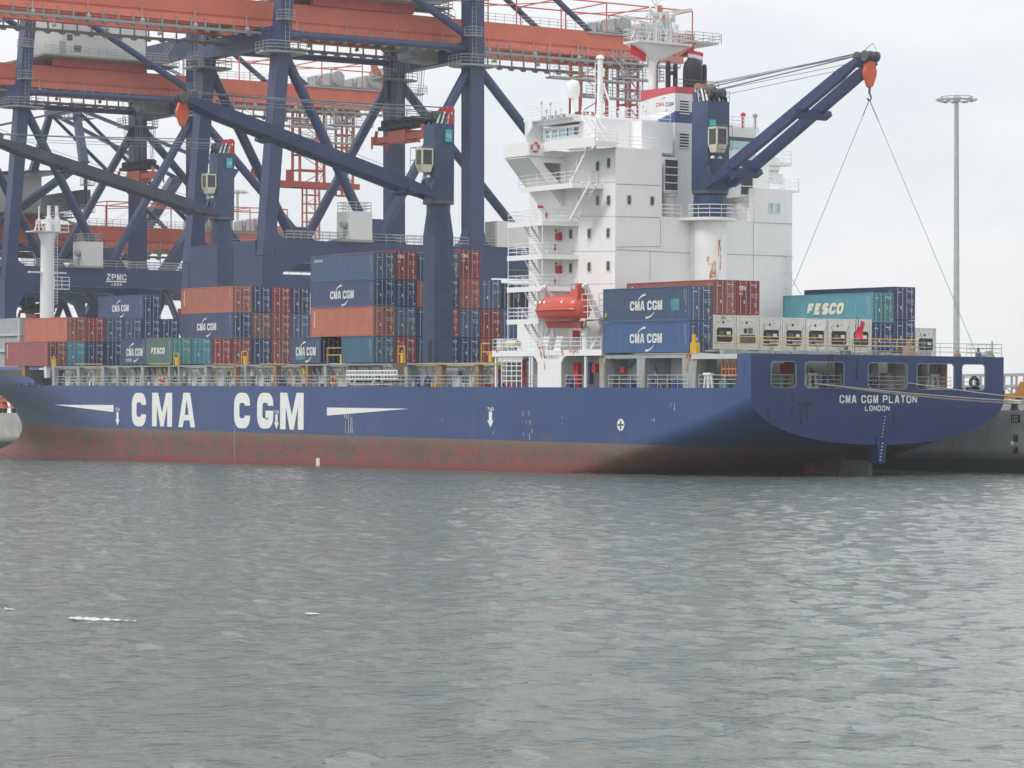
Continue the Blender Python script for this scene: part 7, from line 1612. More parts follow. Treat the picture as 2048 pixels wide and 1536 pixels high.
# ================================================================== QUAY GANTRY CRANES
GX0 = 134.0; GY0 = -20.0
def G(px, py, x):                     # photo point on the nearest gantry, plane x ahead of its aft frame, in gantry axes
    p = W(px, py, 0, GX0+x); return Vector((x, p.y-GY0, p.z-QZ))
def build_gantry():
    g = bpy.data.objects.new('gantry_crane', None); COL.objects.link(g)
    zb0, zb1 = 19.3, 22.15            # portal beam
    yW0, yW1, yL = -1.2, -4.6, -33.0  # waterside leg foot / top, landside leg
    ztop = 66.0; zg0, zg1 = 51.0, 53.3; XF2 = 20.0
    legY = lambda z: lerp(yW0, yW1, (z-16.5)/(60-16.5)) if z > 16.5 else yW0
    for x in (0.0, XF2):
        mb = MB(); mb.beam((x, yW0, 3.4), (x, yW0, 20.0), 1.9, 2.1, up=(1,0,0)); mb.beam((x, yW0, 20.0), (x, legY(ztop), ztop), 1.75, 2.0, up=(1,0,0)); mb.build('leg', 'craneblue', g)
        mb = MB(); mb.beam((x, yL, 3.4), (x, yL, ztop), 2.25, 2.2, up=(1,0,0)); mb.build('leg', 'craneblue', g)
        # portal beam with haunches, running on landwards as a cantilever
        mb = MB(); mb.box((x-0.95, yL-25.5, zb0), (x+0.95, yW0-1.0, zb1))
        for y, s in ((yW0-0.9, -1), (yL+1.1, 1), (yL-1.1, -1)):
            mb.prism([(x-0.9, y, zb0), (x-0.9, y+s*4.2, zb0), (x-0.9, y+s*1.3, zb0-1.3), (x-0.9, y, zb0-4.2)], (1.8, 0, 0))
            mb.prism([(x-0.9, y, zb1), (x-0.9, y+s*1.6, zb1), (x-0.9, y+s*0.5, zb1+0.8), (x-0.9, y, zb1+2.6)], (1.8, 0, 0))
        mb.build('portal_beam', 'craneblue', g)
        apx = (x, -17.6, zb1-0.3)
        for y in (legY(46)-0.4, yL+0.6):
            mb = MB(); mb.tube((x, y, 46.2), apx, 0.66, 12); mb.build('brace', 'craneblue', g, True)
        mb = MB(); mb.prism([(x-0.35, -14.0, zb1), (x-0.35, -21.0, zb1), (x-0.35, -18.6, zb1+3.2), (x-0.35, -16.6, zb1+3.2)], (0.7, 0, 0)); mb.build('gusset', 'craneblue', g)
        mb = MB(); mb.tube((x, yL-0.7, 46.4), (x, yL-25.0, zb1-0.2), 0.66, 12); mb.build('brace', 'craneblue', g, True)
        mb = MB(); mb.tube((x, legY(48.7)-0.5, 48.6), (x, yL+0.8, 48.8), 0.46, 10); mb.tube((x, legY(48.7)-0.5, 48.6), (x, legY(48.7)-2.5, 48.62), 0.9, 10, r2=0.46); mb.build('tie_tube', 'craneblue', g, True)
        mb = MB(); mb.tube((x, yL+0.8, 50.4), (x, legY(64)-0.6, 64.6), 0.52, 10); mb.build('brace', 'craneblue', g, True)
        # knuckle platforms
        for y in (legY(46.3), yL):
            pm = MB(); c = [(x-2.1, y-2.6), (x-2.1, y+2.6), (x+2.1, y+2.6), (x+2.1, y-2.6)]; z = 46.0 if y > -10 else 46.3
            pm.prism([(a, b_, z) for a, b_ in ((x-1.5,y-2.9),(x-2.2,y-1.6),(x-2.2,y+1.6),(x-1.5,y+2.9),(x+1.5,y+2.9),(x+2.2,y+1.6),(x+2.2,y-1.6),(x+1.5,y-2.9))], (0, 0, 0.22))
            pm.railing([(x-1.5,y-2.9,z+.2),(x-2.2,y-1.6,z+.2),(x-2.2,y+1.6,z+.2),(x-1.5,y+2.9,z+.2),(x+1.5,y+2.9,z+.2)], 1.25, 3, 1.1, 0.05); pm.build('knuckle_platform', 'walk', g)
        # leg ladder with small landings
        ld = MB(); yk = legY(52)+1.2
        for y, z0, z1 in ((legY(54)+0.4, 47.5, 63.0), (yL+0.6, 47.5, 63.0)):
            for dy in (-0.3, 0.3): ld.tube((x-1.35, y+dy, z0), (x-1.35, y+dy, z1), 0.045, 4)
            for k in range(int((z1-z0)/0.6)): ld.tube((x-1.35, y-0.3, z0+k*0.6), (x-1.35, y+0.3, z0+k*0.6), 0.03, 4)
            for z in (50.2, 55.0, 59.5): ld.box((x-2.3, y-0.6, z), (x-1.0, y+1.5, z+0.15)); ld.railing([(x-2.3, y-0.6, z), (x-2.3, y+1.5, z), (x-1.2, y+1.5, z)], 1.2, 3, 1.0, 0.045)
        ld.build('leg_ladder', 'walk', g)
    rl = MB(); rl.railing([(-0.9, yW0-2.6, zb1), (-0.9, yL+1.2, zb1)], 1.2, 3, 2.2, 0.045); rl.railing([(0.9, yW0-2.6, zb1), (0.9, yL+1.2, zb1)], 1.2, 3, 2.2, 0.045); rl.railing([(-0.9, yL-1.2, zb1), (-0.9, yL-25, zb1)], 1.2, 3, 2.2, 0.045); rl.railing([(XF2-0.9, yW0-2.6, zb1), (XF2-0.9, yL-25, zb1)], 1.2, 3, 2.2, 0.045); rl.build('beam_rail', 'galv', g)
    # ties across the frames
    mb = MB(); mb.box((0.9, yW0-1.0, 15.5), (XF2-0.9, yW0+0.9, zb1-0.1)); mb.build('cross_beam', 'craneblue', g)
    mb = MB(); mb.box((0.9, yL-0.9, zb0+0.5), (XF2-0.9, yL+0.9, zb1-0.1)); mb.build('cross_beam', 'craneblue', g)
    for y in (legY(47), yL): mb = MB(); mb.box((1.0, y-0.9, 47.3), (XF2-1.0, y+0.9, 49.7)); mb.build('cross_beam', 'craneblue', g)
    mb = MB(); mb.box((1.0, legY(63)-0.8, 60.5), (XF2-1.0, legY(63)+0.8, 62.7)); mb.build('cross_beam', 'craneblue', g)
    mb = MB(); mb.tube((10, yL, zb0), (0.5, yL, 8), 0.5, 10); mb.tube((10, yL, zb0), (XF2-0.5, yL, 8), 0.5, 10); mb.build('brace', 'craneblue', g, True)
    mb = MB(); mb.tube((XF2, yL+9, zb0+0.2), (XF2, yL+1, 9.5), 0.5, 10); mb.tube((0, yL+7.5, zb0+0.2), (0, yL+15.5, 10.5), 0.5, 10) if False else None; mb.build('brace', 'craneblue', g, True)
    # sills and bogies
    for y in (yW0, yL):
        mb = MB(); mb.box((-1.6, y-1.0, 2.6), (XF2+1.6, y+1.0, 4.6)); mb.build('sill_beam', 'craneblue', g)
        for x0 in (-0.5, XF2+0.5):
            b_ = MB(); b_.box((x0-4.2, y-0.5, 1.7), (x0+4.2, y+0.5, 2.5))
            for k in (-2.6, 2.6): b_.hexa([(x0+k-1.6,y-0.45,0.7),(x0+k+1.6,y-0.45,0.7),(x0+k+1.6,y+0.45,0.7),(x0+k-1.6,y+0.45,0.7),(x0+k-0.8,y-0.45,1.69),(x0+k+0.8,y-0.45,1.69),(x0+k+0.8,y+0.45,1.69),(x0+k-0.8,y+0.45,1.69)])
            bo = b_.build('bogie', 'craneorange', g)
            for k in (-3.5, -1.7, 1.7, 3.5): MB().lathe((x0+k, y-0.3, 0.42), [(0.42,0),(0.42,0.6)], 14, axis=1).build('wheel', 'dark', bo)
    # main girders and boom
    yE = -74.8; yB = 64.0
    for x in (5.0, 15.0):
        mb = MB(); mb.hexa([(x-0.65,yE+3.5,zg0),(x+0.65,yE+3.5,zg0),(x+0.65,yB,zg0),(x-0.65,yB,zg0),(x-0.65,yE,zg1),(x+0.65,yE,zg1),(x+0.65,yB,zg1),(x-0.65,yB,zg1)])
        mb.hexa([(x-0.95,yE+3,zg0-1.15),(x+0.3,yE+3,zg0-1.15),(x+0.3,yB,zg0-1.15),(x-0.95,yB,zg0-1.15),(x-0.72,yE+3,zg0-0.35),(x+0.3,yE+3,zg0-0.35),(x+0.3,yB,zg0-0.35),(x-0.72,yB,zg0-0.35)])
        mb.box((x-0.5,yE+3,zg0-0.36), (x+0.28,yB,zg0+0.02)); gd = mb.build('girder', 'craneorange', g)
        mb = MB(); sg = -1 if x < 10 else 1
        mb.box((x+sg*1.0, yE+12, zg0-2.15), (x+sg*1.5, yB, zg0-1.8)); k = 0; y = yE+12.4
        while y < yB: mb.box((x+sg*0.85, y-0.1, zg0-2.0), (x+sg*1.0, y+0.1, zg0-0.6)); mb.hexa([(x+sg*0.95,y-0.35,zg0-2.45),(x+sg*1.3,y-0.35,zg0-2.45),(x+sg*1.3,y+0.1,zg0-2.45),(x+sg*0.95,y+0.1,zg0-2.45),(x+sg*0.95,y-0.5,zg0-2.14),(x+sg*1.5,y-0.5,zg0-2.14),(x+sg*1.5,y+0.4,zg0-2.14),(x+sg*0.95,y+0.4,zg0-2.14)]); y += 2.05
        mb.build('cable_tray', 'walk', gd)
        mb = MB(); y = yE+14
        while y < yB-2: mb.tube((x-0.78, y, zg0+0.2), (x-0.95, y, zg0-1.9), 0.07, 5); mb.lathe((x-1.05, y, zg0-1.75), [(0.3,0),(0.3,0.25),(0.1,0.5)], 8); y += 7.5
        mb.build('floodlights', 'galv', gd)
        rl = MB(); rl.railing([(x-0.75, yE+1, zg1), (x-0.75, yL-2, zg1)], 1.2, 3, 1.5, 0.035); rl.railing([(x-0.75, yW1+3, zg1), (x-0.75, yB, zg1)], 1.2, 3, 1.8, 0.035); rl.build('girder_rail', 'galv', gd)
        mb = MB(); mb.box((x-1.1, yE+2, zg1+0.005), (x+0.9, yE+17, zg1+0.18)); mb.build('walkway', 'walk', gd)
    mb = MB()
    for y in (yE+0.5, -60.0, -48.0, yL+2.0, -12.0, 4.0, 18.0, 34.0, 50.0): mb.box((5.66, y-0.5, zg0+0.3), (14.34, y+0.5, zg1-0.3))
    mb.build('girder_tie', 'orangedark', g)
    # trolley runway soffit beams hanging lower, seen dark from below
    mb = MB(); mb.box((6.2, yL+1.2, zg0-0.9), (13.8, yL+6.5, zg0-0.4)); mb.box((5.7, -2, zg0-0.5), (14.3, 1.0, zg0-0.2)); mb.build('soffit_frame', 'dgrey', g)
    # backstays and forestays
    for x in (5.0, 15.0):
        mb = MB(); mb.tube((x, -56.0, zg1), (x, -6.0, 88.0), 0.42, 10); mb.build('backstay', 'craneblue', g, True)
        mb = MB(); mb.tube((x, 44.0, zg1), (x, -6.0, 88.0), 0.30, 8); mb.build('forestay', 'craneblue', g, True)
    for x in (0.0, XF2):
        mb = MB(); mb.beam((x, legY(ztop), ztop-0.5), (lerp(x, 10, 0.5), -6.0, 88.5), 1.3, 1.3, up=(1,0,0), w2=1.0, h2=1.0); mb.build('apex_leg', 'craneblue', g)
        mb = MB(); mb.beam((x, yL, ztop-0.5), (lerp(x, 10, 0.5), -6.6, 88.0), 0.9, 0.9, up=(1,0,0)); mb.build('apex_leg', 'craneblue', g)
    mb = MB(); mb.box((4.2, -7.2, 87.3), (15.8, -5.2, 89.3)); mb.railing([(4.2,-7.2,89.3),(4.2,-5.2,89.3),(15.8,-5.2,89.3),(15.8,-7.2,89.3),(4.2,-7.2,89.3)], 1.3, 3, 1.5, 0.06); mb.box((3.6,-9.0,84.2),(8.0,-4.0,84.4)); mb.railing([(3.6,-9.0,84.4),(3.6,-4.0,84.4),(8.0,-4.0,84.4)], 1.3, 3, 1.5, 0.06); mb.build('apex_head', 'craneblue', g)
    # machinery house
    mh = MB(); mh.box((2.6, -25.6, 54.9), (17.4, -11.3, 61.0)); mh.mat(1).box((2.3, -27.2, 54.55), (17.7, -8.0, 54.89)); h_ = mh.build('machinery_house', ['machwhite', 'walk'], g)
    mb = MB(); mb.box((2.52, -13.1, 57.2), (2.58, -12.2, 58.1)); mb.box((2.52, -14.6, 55.6), (2.58, -13.4, 56.5)); mb.build('house_window', 'glassdark', h_)
    mb = MB(); mb.box((2.5, -10.9, 54.9), (2.59, -12.0, 57.0)); mb.build('house_door', 'galv', h_)
    rl = MB(); rl.railing([(1.6, -29.0, 54.9), (1.6, -8.0, 54.9)], 1.2, 3, 1.5, 0.04); rl.build('house_rail', 'galv', h_)
    mb = MB(); mb.box((1.5, -29.2, 54.6), (2.59, -8.0, 54.85)); mb.box((2.6, -31.5, 54.3), (8.0, -27.3, 54.5)); mb.railing([(2.6,-27.4,54.5),(2.6,-31.5,54.5),(8,-31.5,54.5)], 1.3, 3, 1.0, 0.045); mb.stair((3.6,-32.6,zg1),(3.6,-29.6,54.4),1.0,(1,0,0),6); mb.stair((2.8,-28.4,54.5),(2.8,-30.8,58.2),1.0,(1,0,0),8); mb.build('house_walkway', 'walk', g)
    for x in (4, 8, 12, 16): mb = MB(); mb.box((x-0.3, -26, zg1), (x+0.3, -10.5, 54.54)); mb.build('house_bearer', 'orangedark', g)
    # boom hinge cross frame between the machinery house and the apex
    mb = MB(); mb.box((1.0, yL-0.8, 56.0), (XF2-1.0, yL+0.8, 59.0)); mb.build('cross_beam', 'craneblue', g)
    # hoops over the backreach
    hp = MB(); ys = [-74.0, -66.5, -58.8, -51.0, -43.5, -38.8]; zh = zg1+4.3
    for i, y in enumerate(ys):
        for x in (5.0, 15.0):
            hp.tube((x, y, zg1), (x, y, zh), 0.11, 6)
        hp.tube((5.0, y, zh), (15.0, y, zh), 0.10, 6)
    for x in (5.0, 15.0): hp.tube((x, ys[0], zh), (x, ys[-1], zh), 0.11, 6)
    for i in range(len(ys)-1): hp.tube((5.0, ys[i], zh-0.5), (15.0, ys[i+1], zh-0.5), 0.08, 5) if i % 2 else None
    hp.build('red_pipe_frame', 'craneorange', g)
    # tail: hoist gear, leaning red A-frame
    tl = MB(); tl.beam((10, -73.0, zg1), (10, -71.6, zg1+5.5), 1.6, 0.9, up=(1,0,0), w2=0.8, h2=0.6); tl.beam((10, -75.2, zg1), (10, -71.6, zg1+5.2), 0.7, 0.5, up=(1,0,0)); tl.box((8.5, -77.0, zg1+0.1), (12, -73.5, zg1+1.6)); tl.build('tail_frame', 'craneorange', g)
    tl = MB()
    for x in (7.0, 11.5):
        for y in (-69.0, -62.0): tl.box((x-1.4, y-1.4, zg1+0.2), (x+1.4, y+1.4, zg1+2.3)); tl.tube((x-2, y, zg1+1.6), (x+2, y, zg1+1.6), 1.15, 14)
    tl.box((4.0, -78.0, zg1-0.3), (16.0, -55.0, zg1-0.05)); tl.railing([(4.0,-78.5,zg1-0.3),(16,-78.5,zg1-0.3)], 1.3, 3, 1.6, 0.05); tl.railing([(4.0,-72,zg1-0.05),(4.0,-78.5,zg1-0.05)], 1.3, 3, 1.6, 0.05); tl.build('tail_machinery', 'galv', g)
    # hanging access platforms and the red lifting tower under the backreach
    hg = MB(); 
    for k, (y0, y1, z) in enumerate(((-48.5,-61.5,46.3),(-54.0,-64.5,44.0),(-60.0,-67.5,46.9),(-60.5,-70.5,49.0))):
        hg.box((3.2, y1, z), (5.2, y0, z+0.22)); hg.railing([(3.2, y0, z+.2), (3.2, y1, z+.2), (5.2, y1, z+.2)], 1.3, 3, 1.1, 0.05)
        for y in (y0, (y0+y1)/2, y1): hg.tube((4.2, y, z), (4.2, y, zg0), 0.09, 5)
    hg.stair((3.4, -62.5, 46.5), (3.4, -58.5, zg0-1.0), 1.0, (1,0,0), 9); hg.stair((3.4, -65, 49.2), (3.4, -60.5, 46.8), 1.0, (1,0,0), 7); hg.build('access_platforms', 'galv', g)
    def lattice(y0, y1, x0, x1, z0, z1, r, n):
        L_ = MB()
        for x in (x0, x1):
            for y in (y0, y1): L_.beam((x, y, z0), (x, y, z1), r*2, r*2, up=(1,0,0))
        for i in range(n+1):
            z = lerp(z0, z1, i/n)
            for a, b_ in (((x0,y0),(x1,y0)),((x1,y0),(x1,y1)),((x1,y1),(x0,y1)),((x0,y1),(x0,y0))): L_.tube((*a, z), (*b_, z), r*0.7, 4)
            if i < n:
                z2 = lerp(z0, z1, (i+1)/n); s = i % 2
                L_.tube((x0, y0 if s else y1, z), (x0, y1 if s else y0, z2), r*0.4, 4); L_.tube((x0 if s else x1, y0, z), (x1 if s else x0, y0, z2), r*0.4, 4)
        return L_
    lattice(-61.0, -56.4, 8.0, 10.4, 37.3, zg0-1, 0.18, 5).build('red_lattice_tower', 'craneorange', g)
    lattice(-66.5, -64.4, 8.0, 10.0, 36.0, zg0-1, 0.16, 7).build('red_lattice_tower', 'craneorange', g)
    lattice(-60.2, -57.8, 8.2, 9.6, 28.5, 37.3, 0.11, 6).build('red_ladder_cage', 'craneorange', g)
    mb = MB(); mb.box((7.4, -67.5, 37.0), (8.2, -51.8, 37.9)); mb.box((10.6, -67.5, 37.0), (11.4, -51.8, 37.9)); mb.box((8.2, -56, 37.1), (10.6, -53, 37.5)); mb.beam((8.3, -48.0, 36.8), (8.3, -48.0, 39.6), 0.7, 0.7, up=(1,0,0)); mb.beam((9, -55.0, 37.5), (9, -55.0, 39.8), 0.9, 0.8, up=(1,0,0)); mb.build('hanging_catwalk', 'orangedark', g)
    # trolley, cab, head block and spreader
    yt = -28.2
    tr = MB(); tr.box((5.4, yt-3.4, zg0-0.5), (14.6, yt+3.4, zg0+0.3)); tr.box((6.2, yt-2.6, zg0+0.3), (13.8, yt+2.6, zg0+1.4))
    for x in (6.2, 13.8): tr.tube((x, yt-2.4, zg0-0.9), (x, yt+2.4, zg0-0.9), 0.35, 10)
    trl = tr.build('trolley', 'dgrey', g)
    cb = MB(); cb.hexa([(7.2, yt-4.9, 47.4), (10.2, yt-4.9, 47.4), (10.2, yt+0.4, 47.7), (7.2, yt+0.4, 47.7), (7.0, yt-5.3, 49.7), (10.4, yt-5.3, 49.7), (10.4, yt+1.2, 49.7), (7.0, yt+1.2, 49.7)]); cb.build('operator_cab', 'walk', trl)
    MB().hexa([(7.1, yt+0.45, 47.9), (10.3, yt+0.45, 47.9), (10.3, yt+0.5, 47.9), (7.1, yt+0.5, 47.9), (7.0, yt+1.0, 49.5), (10.4, yt+1.0, 49.5), (10.4, yt+1.1, 49.5), (7.0, yt+1.1, 49.5)]).build('cab_window', 'glasscyan', trl)
    rp = MB()
    for x in (6.6, 7.2, 12.8, 13.4):
        for dy in (-1.7, -1.2, 1.3): rp.tube((x, yt+dy, zg0-0.6), (lerp(x, 10, 0.15), yt+dy*0.6, 39.6), 0.04, 4)
    rp.build('hoist_ropes', 'wire', trl)
    hb = MB(); hb.box((5.6, yt-1.3, 38.6), (14.4, yt+1.3, 39.1))
    for x in (6.4, 8.2, 11.8, 13.6): hb.lathe((x, yt-0.9, 39.5), [(0.55,0),(0.55,1.8)], 12, axis=1); hb.box((x-0.3, yt-1.1, 39.1), (x+0.3, yt+1.1, 39.9))
    hb.tube((9, yt, 39), (9, yt, 41), 0.06, 5); hb.tube((11, yt, 39), (11, yt, 40.6), 0.06, 5); hb.build('head_block', 'dark', g)
    sp_ = MB(); sp_.box((3.9, yt-0.9, 37.0), (16.1, yt-0.35, 37.75)); sp_.box((3.9, yt+0.35, 37.0), (16.1, yt+0.9, 37.75))
    for x in (3.9, 16.1): sp_.box((x-0.25, yt-1.22, 36.8), (x+0.25, yt+1.22, 37.9)); sp_.beam((x, yt-1.2, 36.9), (x, yt-1.2, 36.2), 0.2, 0.2, up=(1,0,0)); sp_.beam((x, yt+1.2, 36.9), (x, yt+1.2, 36.2), 0.2, 0.2, up=(1,0,0)); sp_.beam((x, yt+0.6, 37.9), (x-0.3 if x > 10 else x+0.3, yt+0.6, 38.7), 0.35, 0.3, up=(1,0,0))
    sp_.box((7.8, yt-1.1, 36.7), (12.2, yt+1.1, 38.3)); sp_.build('spreader', 'craneorange', g)
    # electrical house, lamp and ladders on the portal beam
    eh = MB(); eh.box((-1.7, -16.2, zb1+0.3), (1.3, -12.6, zb1+4.0)); e_ = eh.build('electrical_house', 'machwhite', g)
    MB().box((-1.2, -12.6, zb1+0.5), (-0.4, -12.56, zb1+2.6)).build('house_door', 'galv', e_); MB().box((-0.95, -12.565, zb1+1.7), (-0.65, -12.53, zb1+2.2)).build('door_window', 'glassdark', e_)
    rl = MB(); rl.railing([(-1.6,-12.7,zb1+4.0),(-1.6,-16.1,zb1+4.0),(1.2,-16.1,zb1+4.0),(1.2,-12.7,zb1+4.0),(-1.6,-12.7,zb1+4.0)], 1.2, 3, 1.2, 0.045); rl.railing([(-1.9,-11.6,zb1+0.2),(-1.9,-12.6,zb1+0.2)], 1.2, 3, 0.8, 0.04); rl.build('roof_rail', 'galv', e_)
    mb = MB(); mb.box((-1.8,-16.3,zb1),(1.4,-11.4,zb1+0.28)); mb.tube((-1.2,-11.8,zb1+2.2),(-1.2,-12.5,zb1+2.2),0.45,10); mb.build('house_base', 'walk', e_)
    mh2 = MB(); mh2.box((-1.4, yL-9.5, zb1+0.1), (1.6, yL-3.0, zb1+3.6)); mh2.build('electrical_house', 'machwhite', g)
    return g
gan = build_gantry(); tag(gan, 'nearest blue and orange gantry crane, its orange tail behind the ship mast', 'gantry crane', 'gantry cranes on the quay')
gan.location = (GX0, GY0, QZ)
gan2 = copy_tree(gan); gan2.location = (GX0+79.0, GY0, QZ); tag(gan2, 'blue and orange gantry crane numbered 12 with a white machinery house')
gan3 = copy_tree(gan); gan3.location = (251.0, GY0, QZ)
_low = {}
def lowered(me):                       # the far crane is a lower model: its upper works sit 21.5 m nearer the quay
    if me.name in _low: return _low[me.name]
    m2 = me.copy(); _low[me.name] = m2; n = len(m2.vertices); co = np.empty(n*3, np.float32); m2.vertices.foreach_get('co', co); co = co.reshape(-1, 3)
    hi = co[:, 2] > 62; up = co[:, 2] > 26.9; z = co[:, 2].copy()
    co[hi, 1] -= 27.0; co[:, 2] = np.where(hi, 40.5 + (z-62)*0.42, np.where(up, z-21.5, z)); m2.vertices.foreach_set('co', co.ravel()); m2.update(); return m2
def all_children(o):
    for c in o.children: yield c; yield from all_children(c)
for c in all_children(gan3):
    if c.type == 'MESH': c.data = lowered(c.data); tag(gan3, 'low farthest blue and orange gantry crane seen beyond the others')
# writing on the portal beams
def beam_sign(g, X0, px0, px1, py0, py1, text, nm, tr=0.2, par=True):
    a = W(px0, py1, 0, X0-0.97); b_ = W(px1, py1, 0, X0-0.97); zt = W(px0, py0, 0, X0-0.97).z; L = a.y-b_.y; k = text_len(text, 1, 0.2); w = L/k
    mb = MB(); letters(mb, text, (-0.96, a.y-GY0, a.z-QZ), (0,-1,0), (0,0,1), zt-a.z, w, w*tr, w*0.2, (-1,0,0)); o = mb.build(nm, 'letter', g); return o
X2_ = GX0+79.0
beam_sign(gan2, X2_, 213, 253, 547.5, 560, 'ZPMC', 'maker_lettering', 0.24); 
mb = MB(); a = W(212, 563, 0, X2_-0.97); b_ = W(253, 562, 0, X2_-0.97); mb.box((-0.965, b_.y-GY0, a.z-QZ-0.05), (-0.96, a.y-GY0, a.z-QZ+0.12)); mb.build('underline', 'letter', gan2)
FONT['~'] = [[(0,0),(1,0)],[(.45,0),(.45,1)],[(.45,.5),(.9,.5)]]; FONT['@'] = [[(0,1),(1,1)],[(0,.5),(1,.5)],[(0,0),(1,0)],[(.2,1),(.2,0)],[(.8,1),(.8,0)]]
beam_sign(gan2, X2_, 222, 244, 566, 571, '~@@@', 'maker_lettering', 0.16)
beam_sign(gan2, X2_, 395, 413, 555, 572, '12', 'crane_number', 0.12); beam_sign(gan, GX0, 957, 963, 512, 531, '1', 'crane_number', 0.5)
# ================================================================== FLAGS, ROPES, CREW
def flag(corner, u, v, nu, nv, colf, name, label, staff=None, amp=0.08, mats=None):
    t = thing('flag', label, 'flag', SHIP @ Matrix.Translation(corner)); u = Vector(u); v = Vector(v); nrm = u.cross(v).normalized()
    mb = MB(); V = []
    for i in range(nu+1):
        for j in range(nv+1): a, b_ = i/nu, j/nv; V.append(u*a + v*b_ + nrm*amp*math.sin(a*5.5+b_*2.2)*(0.3+a) + Vector((0,0,-0.12*a*a)))
    mb.v = V
    for i in range(nu):
        for j in range(nv): mb.f.append((i*(nv+1)+j, (i+1)*(nv+1)+j, (i+1)*(nv+1)+j+1, i*(nv+1)+j+1)); mb.m.append(colf((i+.5)/nu, (j+.5)/nv))
    mb.build('cloth', mats, t, True)
    if staff: MB().tube(staff[0], staff[1], 0.035, 6).build('flagstaff', 'dgrey', t)
    return t
blueink = mat('flag_blue', (0.04,0.09,0.40), 0.8, var=0.05); flagred = mat('flag_red', (0.62,0.035,0.07), 0.8, var=0.06); flagwhite = mat('flag_white', (0.75,0.75,0.75), 0.8, var=0.03)
c = F(1261, 88, 22.5); flag(c, (-0.3, -1.55, -0.55), (0, 0, -0.9), 8, 5, lambda a, b: 0, 'flag', 'plain red flag flying below the radar mast platform', mats=[flagred])
c = F(1376, 99, 22.8); flag(c, (-0.4, -1.45, -0.15), (0, 0, -1.05), 8, 6, lambda a, b: 0 if b < 1/3 else 1 if b < 2/3 else 2, 'flag', 'red white and blue striped flag flying above the funnel', staff=((0,0.03,0.2),(0,0.03,-2.6)), mats=[flagred, flagwhite, blueink])
c = F(1716.5, 638, -8.0)
flag(c, (-0.2, 0.42, -1.35), (-0.1, -0.62, -0.30), 10, 6, lambda a, b: (0 if (a > 0.42 or b > 0.5) else (2 if (abs(a-0.21) < 0.04 or abs(b-0.25) < 0.06) else 1)), 'ensign', 'drooping red ensign on the stern flagstaff', staff=((0.1, 0.12, 0.35), (0.1, 0.30, ZP-c.z)), amp=0.10, mats=[flagred, blueink, flagwhite])
def rope(pts, r, label, cat='mooring rope', sag=0.0, n=18):
    mb = MB(); a, b_ = Vector(pts[0]), Vector(pts[1]); P = []
    for i in range(n+1): t = i/n; p = a.lerp(b_, t); p.z -= sag*4*t*(1-t); P.append(p)
    mb.path(P, r, 7); o = mb.build('mooring_rope', 'rope', smooth=True); tag(o, label, 'rope', 'mooring ropes led from the stern to the quay'); return o
sw = lambda p: SHIP @ Vector(p)
bp = Vector((bx, QY-0.75, QZ+0.6))
q_end = lambda px, py, Y=-22.0: W(px, py, 1, Y)
rope((sw(F(1628, 767, XT-0.15)), W(2190, 809, 1, -17.9)), 0.055, 'long mooring rope from the second stern opening, upper of the close pair', sag=0.25)
rope((sw(F(1640, 769, XT-0.1)), W(2190, 812.5, 1, -17.9)), 0.06, 'long mooring rope from the second stern opening, lower of the close pair', sag=0.35)
rope((sw(F(1817, 766, XT-0.1)), W(2190, 809, 1, -17.95)), 0.055, 'shorter mooring rope from the third stern opening', sag=0.15)
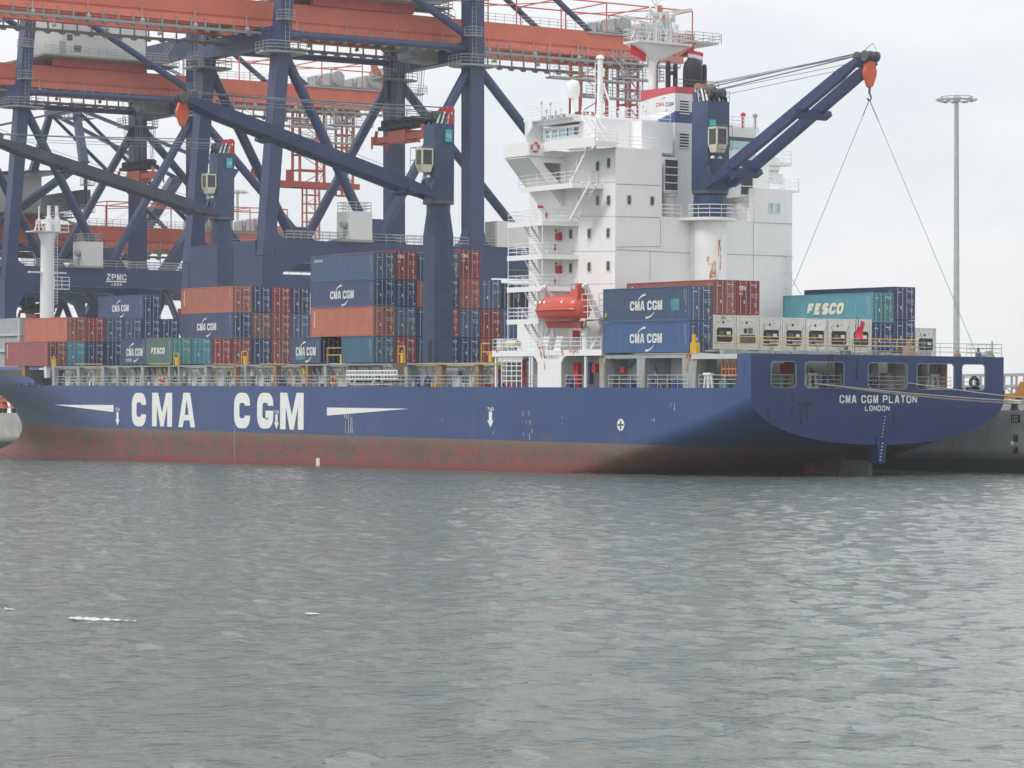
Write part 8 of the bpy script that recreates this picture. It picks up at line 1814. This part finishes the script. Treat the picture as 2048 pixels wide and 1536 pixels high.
# crew member behind the second stern opening
def crew(x, y, z, label, rz=0.0):
    t = thing('person', label, 'person', onship(x, y, z, rz)); 
    me = bpy.data.meshes.new('body'); J = [((0,0,0.92),.15),((0,0,1.12),.14),((0,0,1.32),.17),((0,0,1.47),.10),((0,0,1.56),.06),((0.02,0,1.68),.095),((0.01,0,1.76),.08),
      ((0,0.19,1.42),.075),((0.03,0.27,1.16),.055),((0.20,0.24,1.02),.045),((0.27,0.22,1.0),.045),((0,-0.19,1.42),.075),((0.05,-0.27,1.15),.055),((0.26,-0.2,1.12),.045),((0.33,-0.18,1.13),.045),
      ((0,0.10,0.86),.11),((0.02,0.12,0.48),.08),((-0.02,0.13,0.08),.055),((0.14,0.14,0.04),.05),((0,-0.10,0.86),.11),((0.06,-0.12,0.48),.08),((0.0,-0.13,0.08),.055),((0.16,-0.14,0.04),.05)]
    E_ = [(0,1),(1,2),(2,3),(3,4),(4,5),(5,6),(3,7),(7,8),(8,9),(9,10),(3,11),(11,12),(12,13),(13,14),(0,15),(15,16),(16,17),(17,18),(0,19),(19,20),(20,21),(21,22)]
    me.from_pydata([j[0] for j in J], E_, [])
    me.materials.append(mat('dark_boiler_suit', (0.03,0.035,0.06), 0.8, var=0.1)); o = bpy.data.objects.new('body', me); COL.objects.link(o); o.parent = t
    o.modifiers.new('skin', 'SKIN')
    for i, j in enumerate(J): me.skin_vertices[0].data[i].radius = (j[1]*0.95, j[1])
    me.skin_vertices[0].data[0].use_root = True
    s = o.modifiers.new('sub', 'SUBSURF'); s.levels = 1; s.render_levels = 1
    sk = mat('skin', (0.45,0.27,0.2), 0.6, var=0.03)
    MB().lathe((0.035,0,1.60), [(0.045,0),(0.075,0.05),(0.085,0.12),(0.075,0.18),(0.02,0.2)], 12).build('face', sk, t, True)
    MB().lathe((0.02,0,1.71), [(0.135,0),(0.13,0.03),(0.115,0.07),(0.07,0.12),(0.0,0.135)], 14).build('helmet', 'whiteclean', t, True)
    return t
pp = F(1624, 757, -6.8); crew(-6.7, F(1624, 757, -6.7).y, ZD, 'crew member in dark clothes and white helmet standing at the second stern opening', R(180))
# ================================================================== HAZE
hz = MB(); hz.box((-260, -1250, -7.5), (1250, 260, 112))
m = bpy.data.materials.new('haze'); m.use_nodes = True; n_ = m.node_tree.nodes; n_.remove(n_['Principled BSDF'])
v_ = n_.new('ShaderNodeVolumePrincipled'); v_.inputs['Color'].default_value = (0.93, 0.95, 1.0, 1); v_.inputs['Density'].default_value = 0.00019; v_.inputs['Anisotropy'].default_value = 0.2
m.node_tree.links.new(v_.outputs[0], n_['Material Output'].inputs['Volume'])
tag(hz.build('haze', m), kind='stuff')

for o in bpy.data.objects:
    if o.parent and o.name.split('.')[0] in ('antennas', 'scrape_marks', 'rust_stains', 'cable_tray', 'floodlights', 'draught_marks', 'access_platforms', 'louvre_slats', 'luffing_wires', 'hoist_ropes'): o['kind'] = 'stuff'
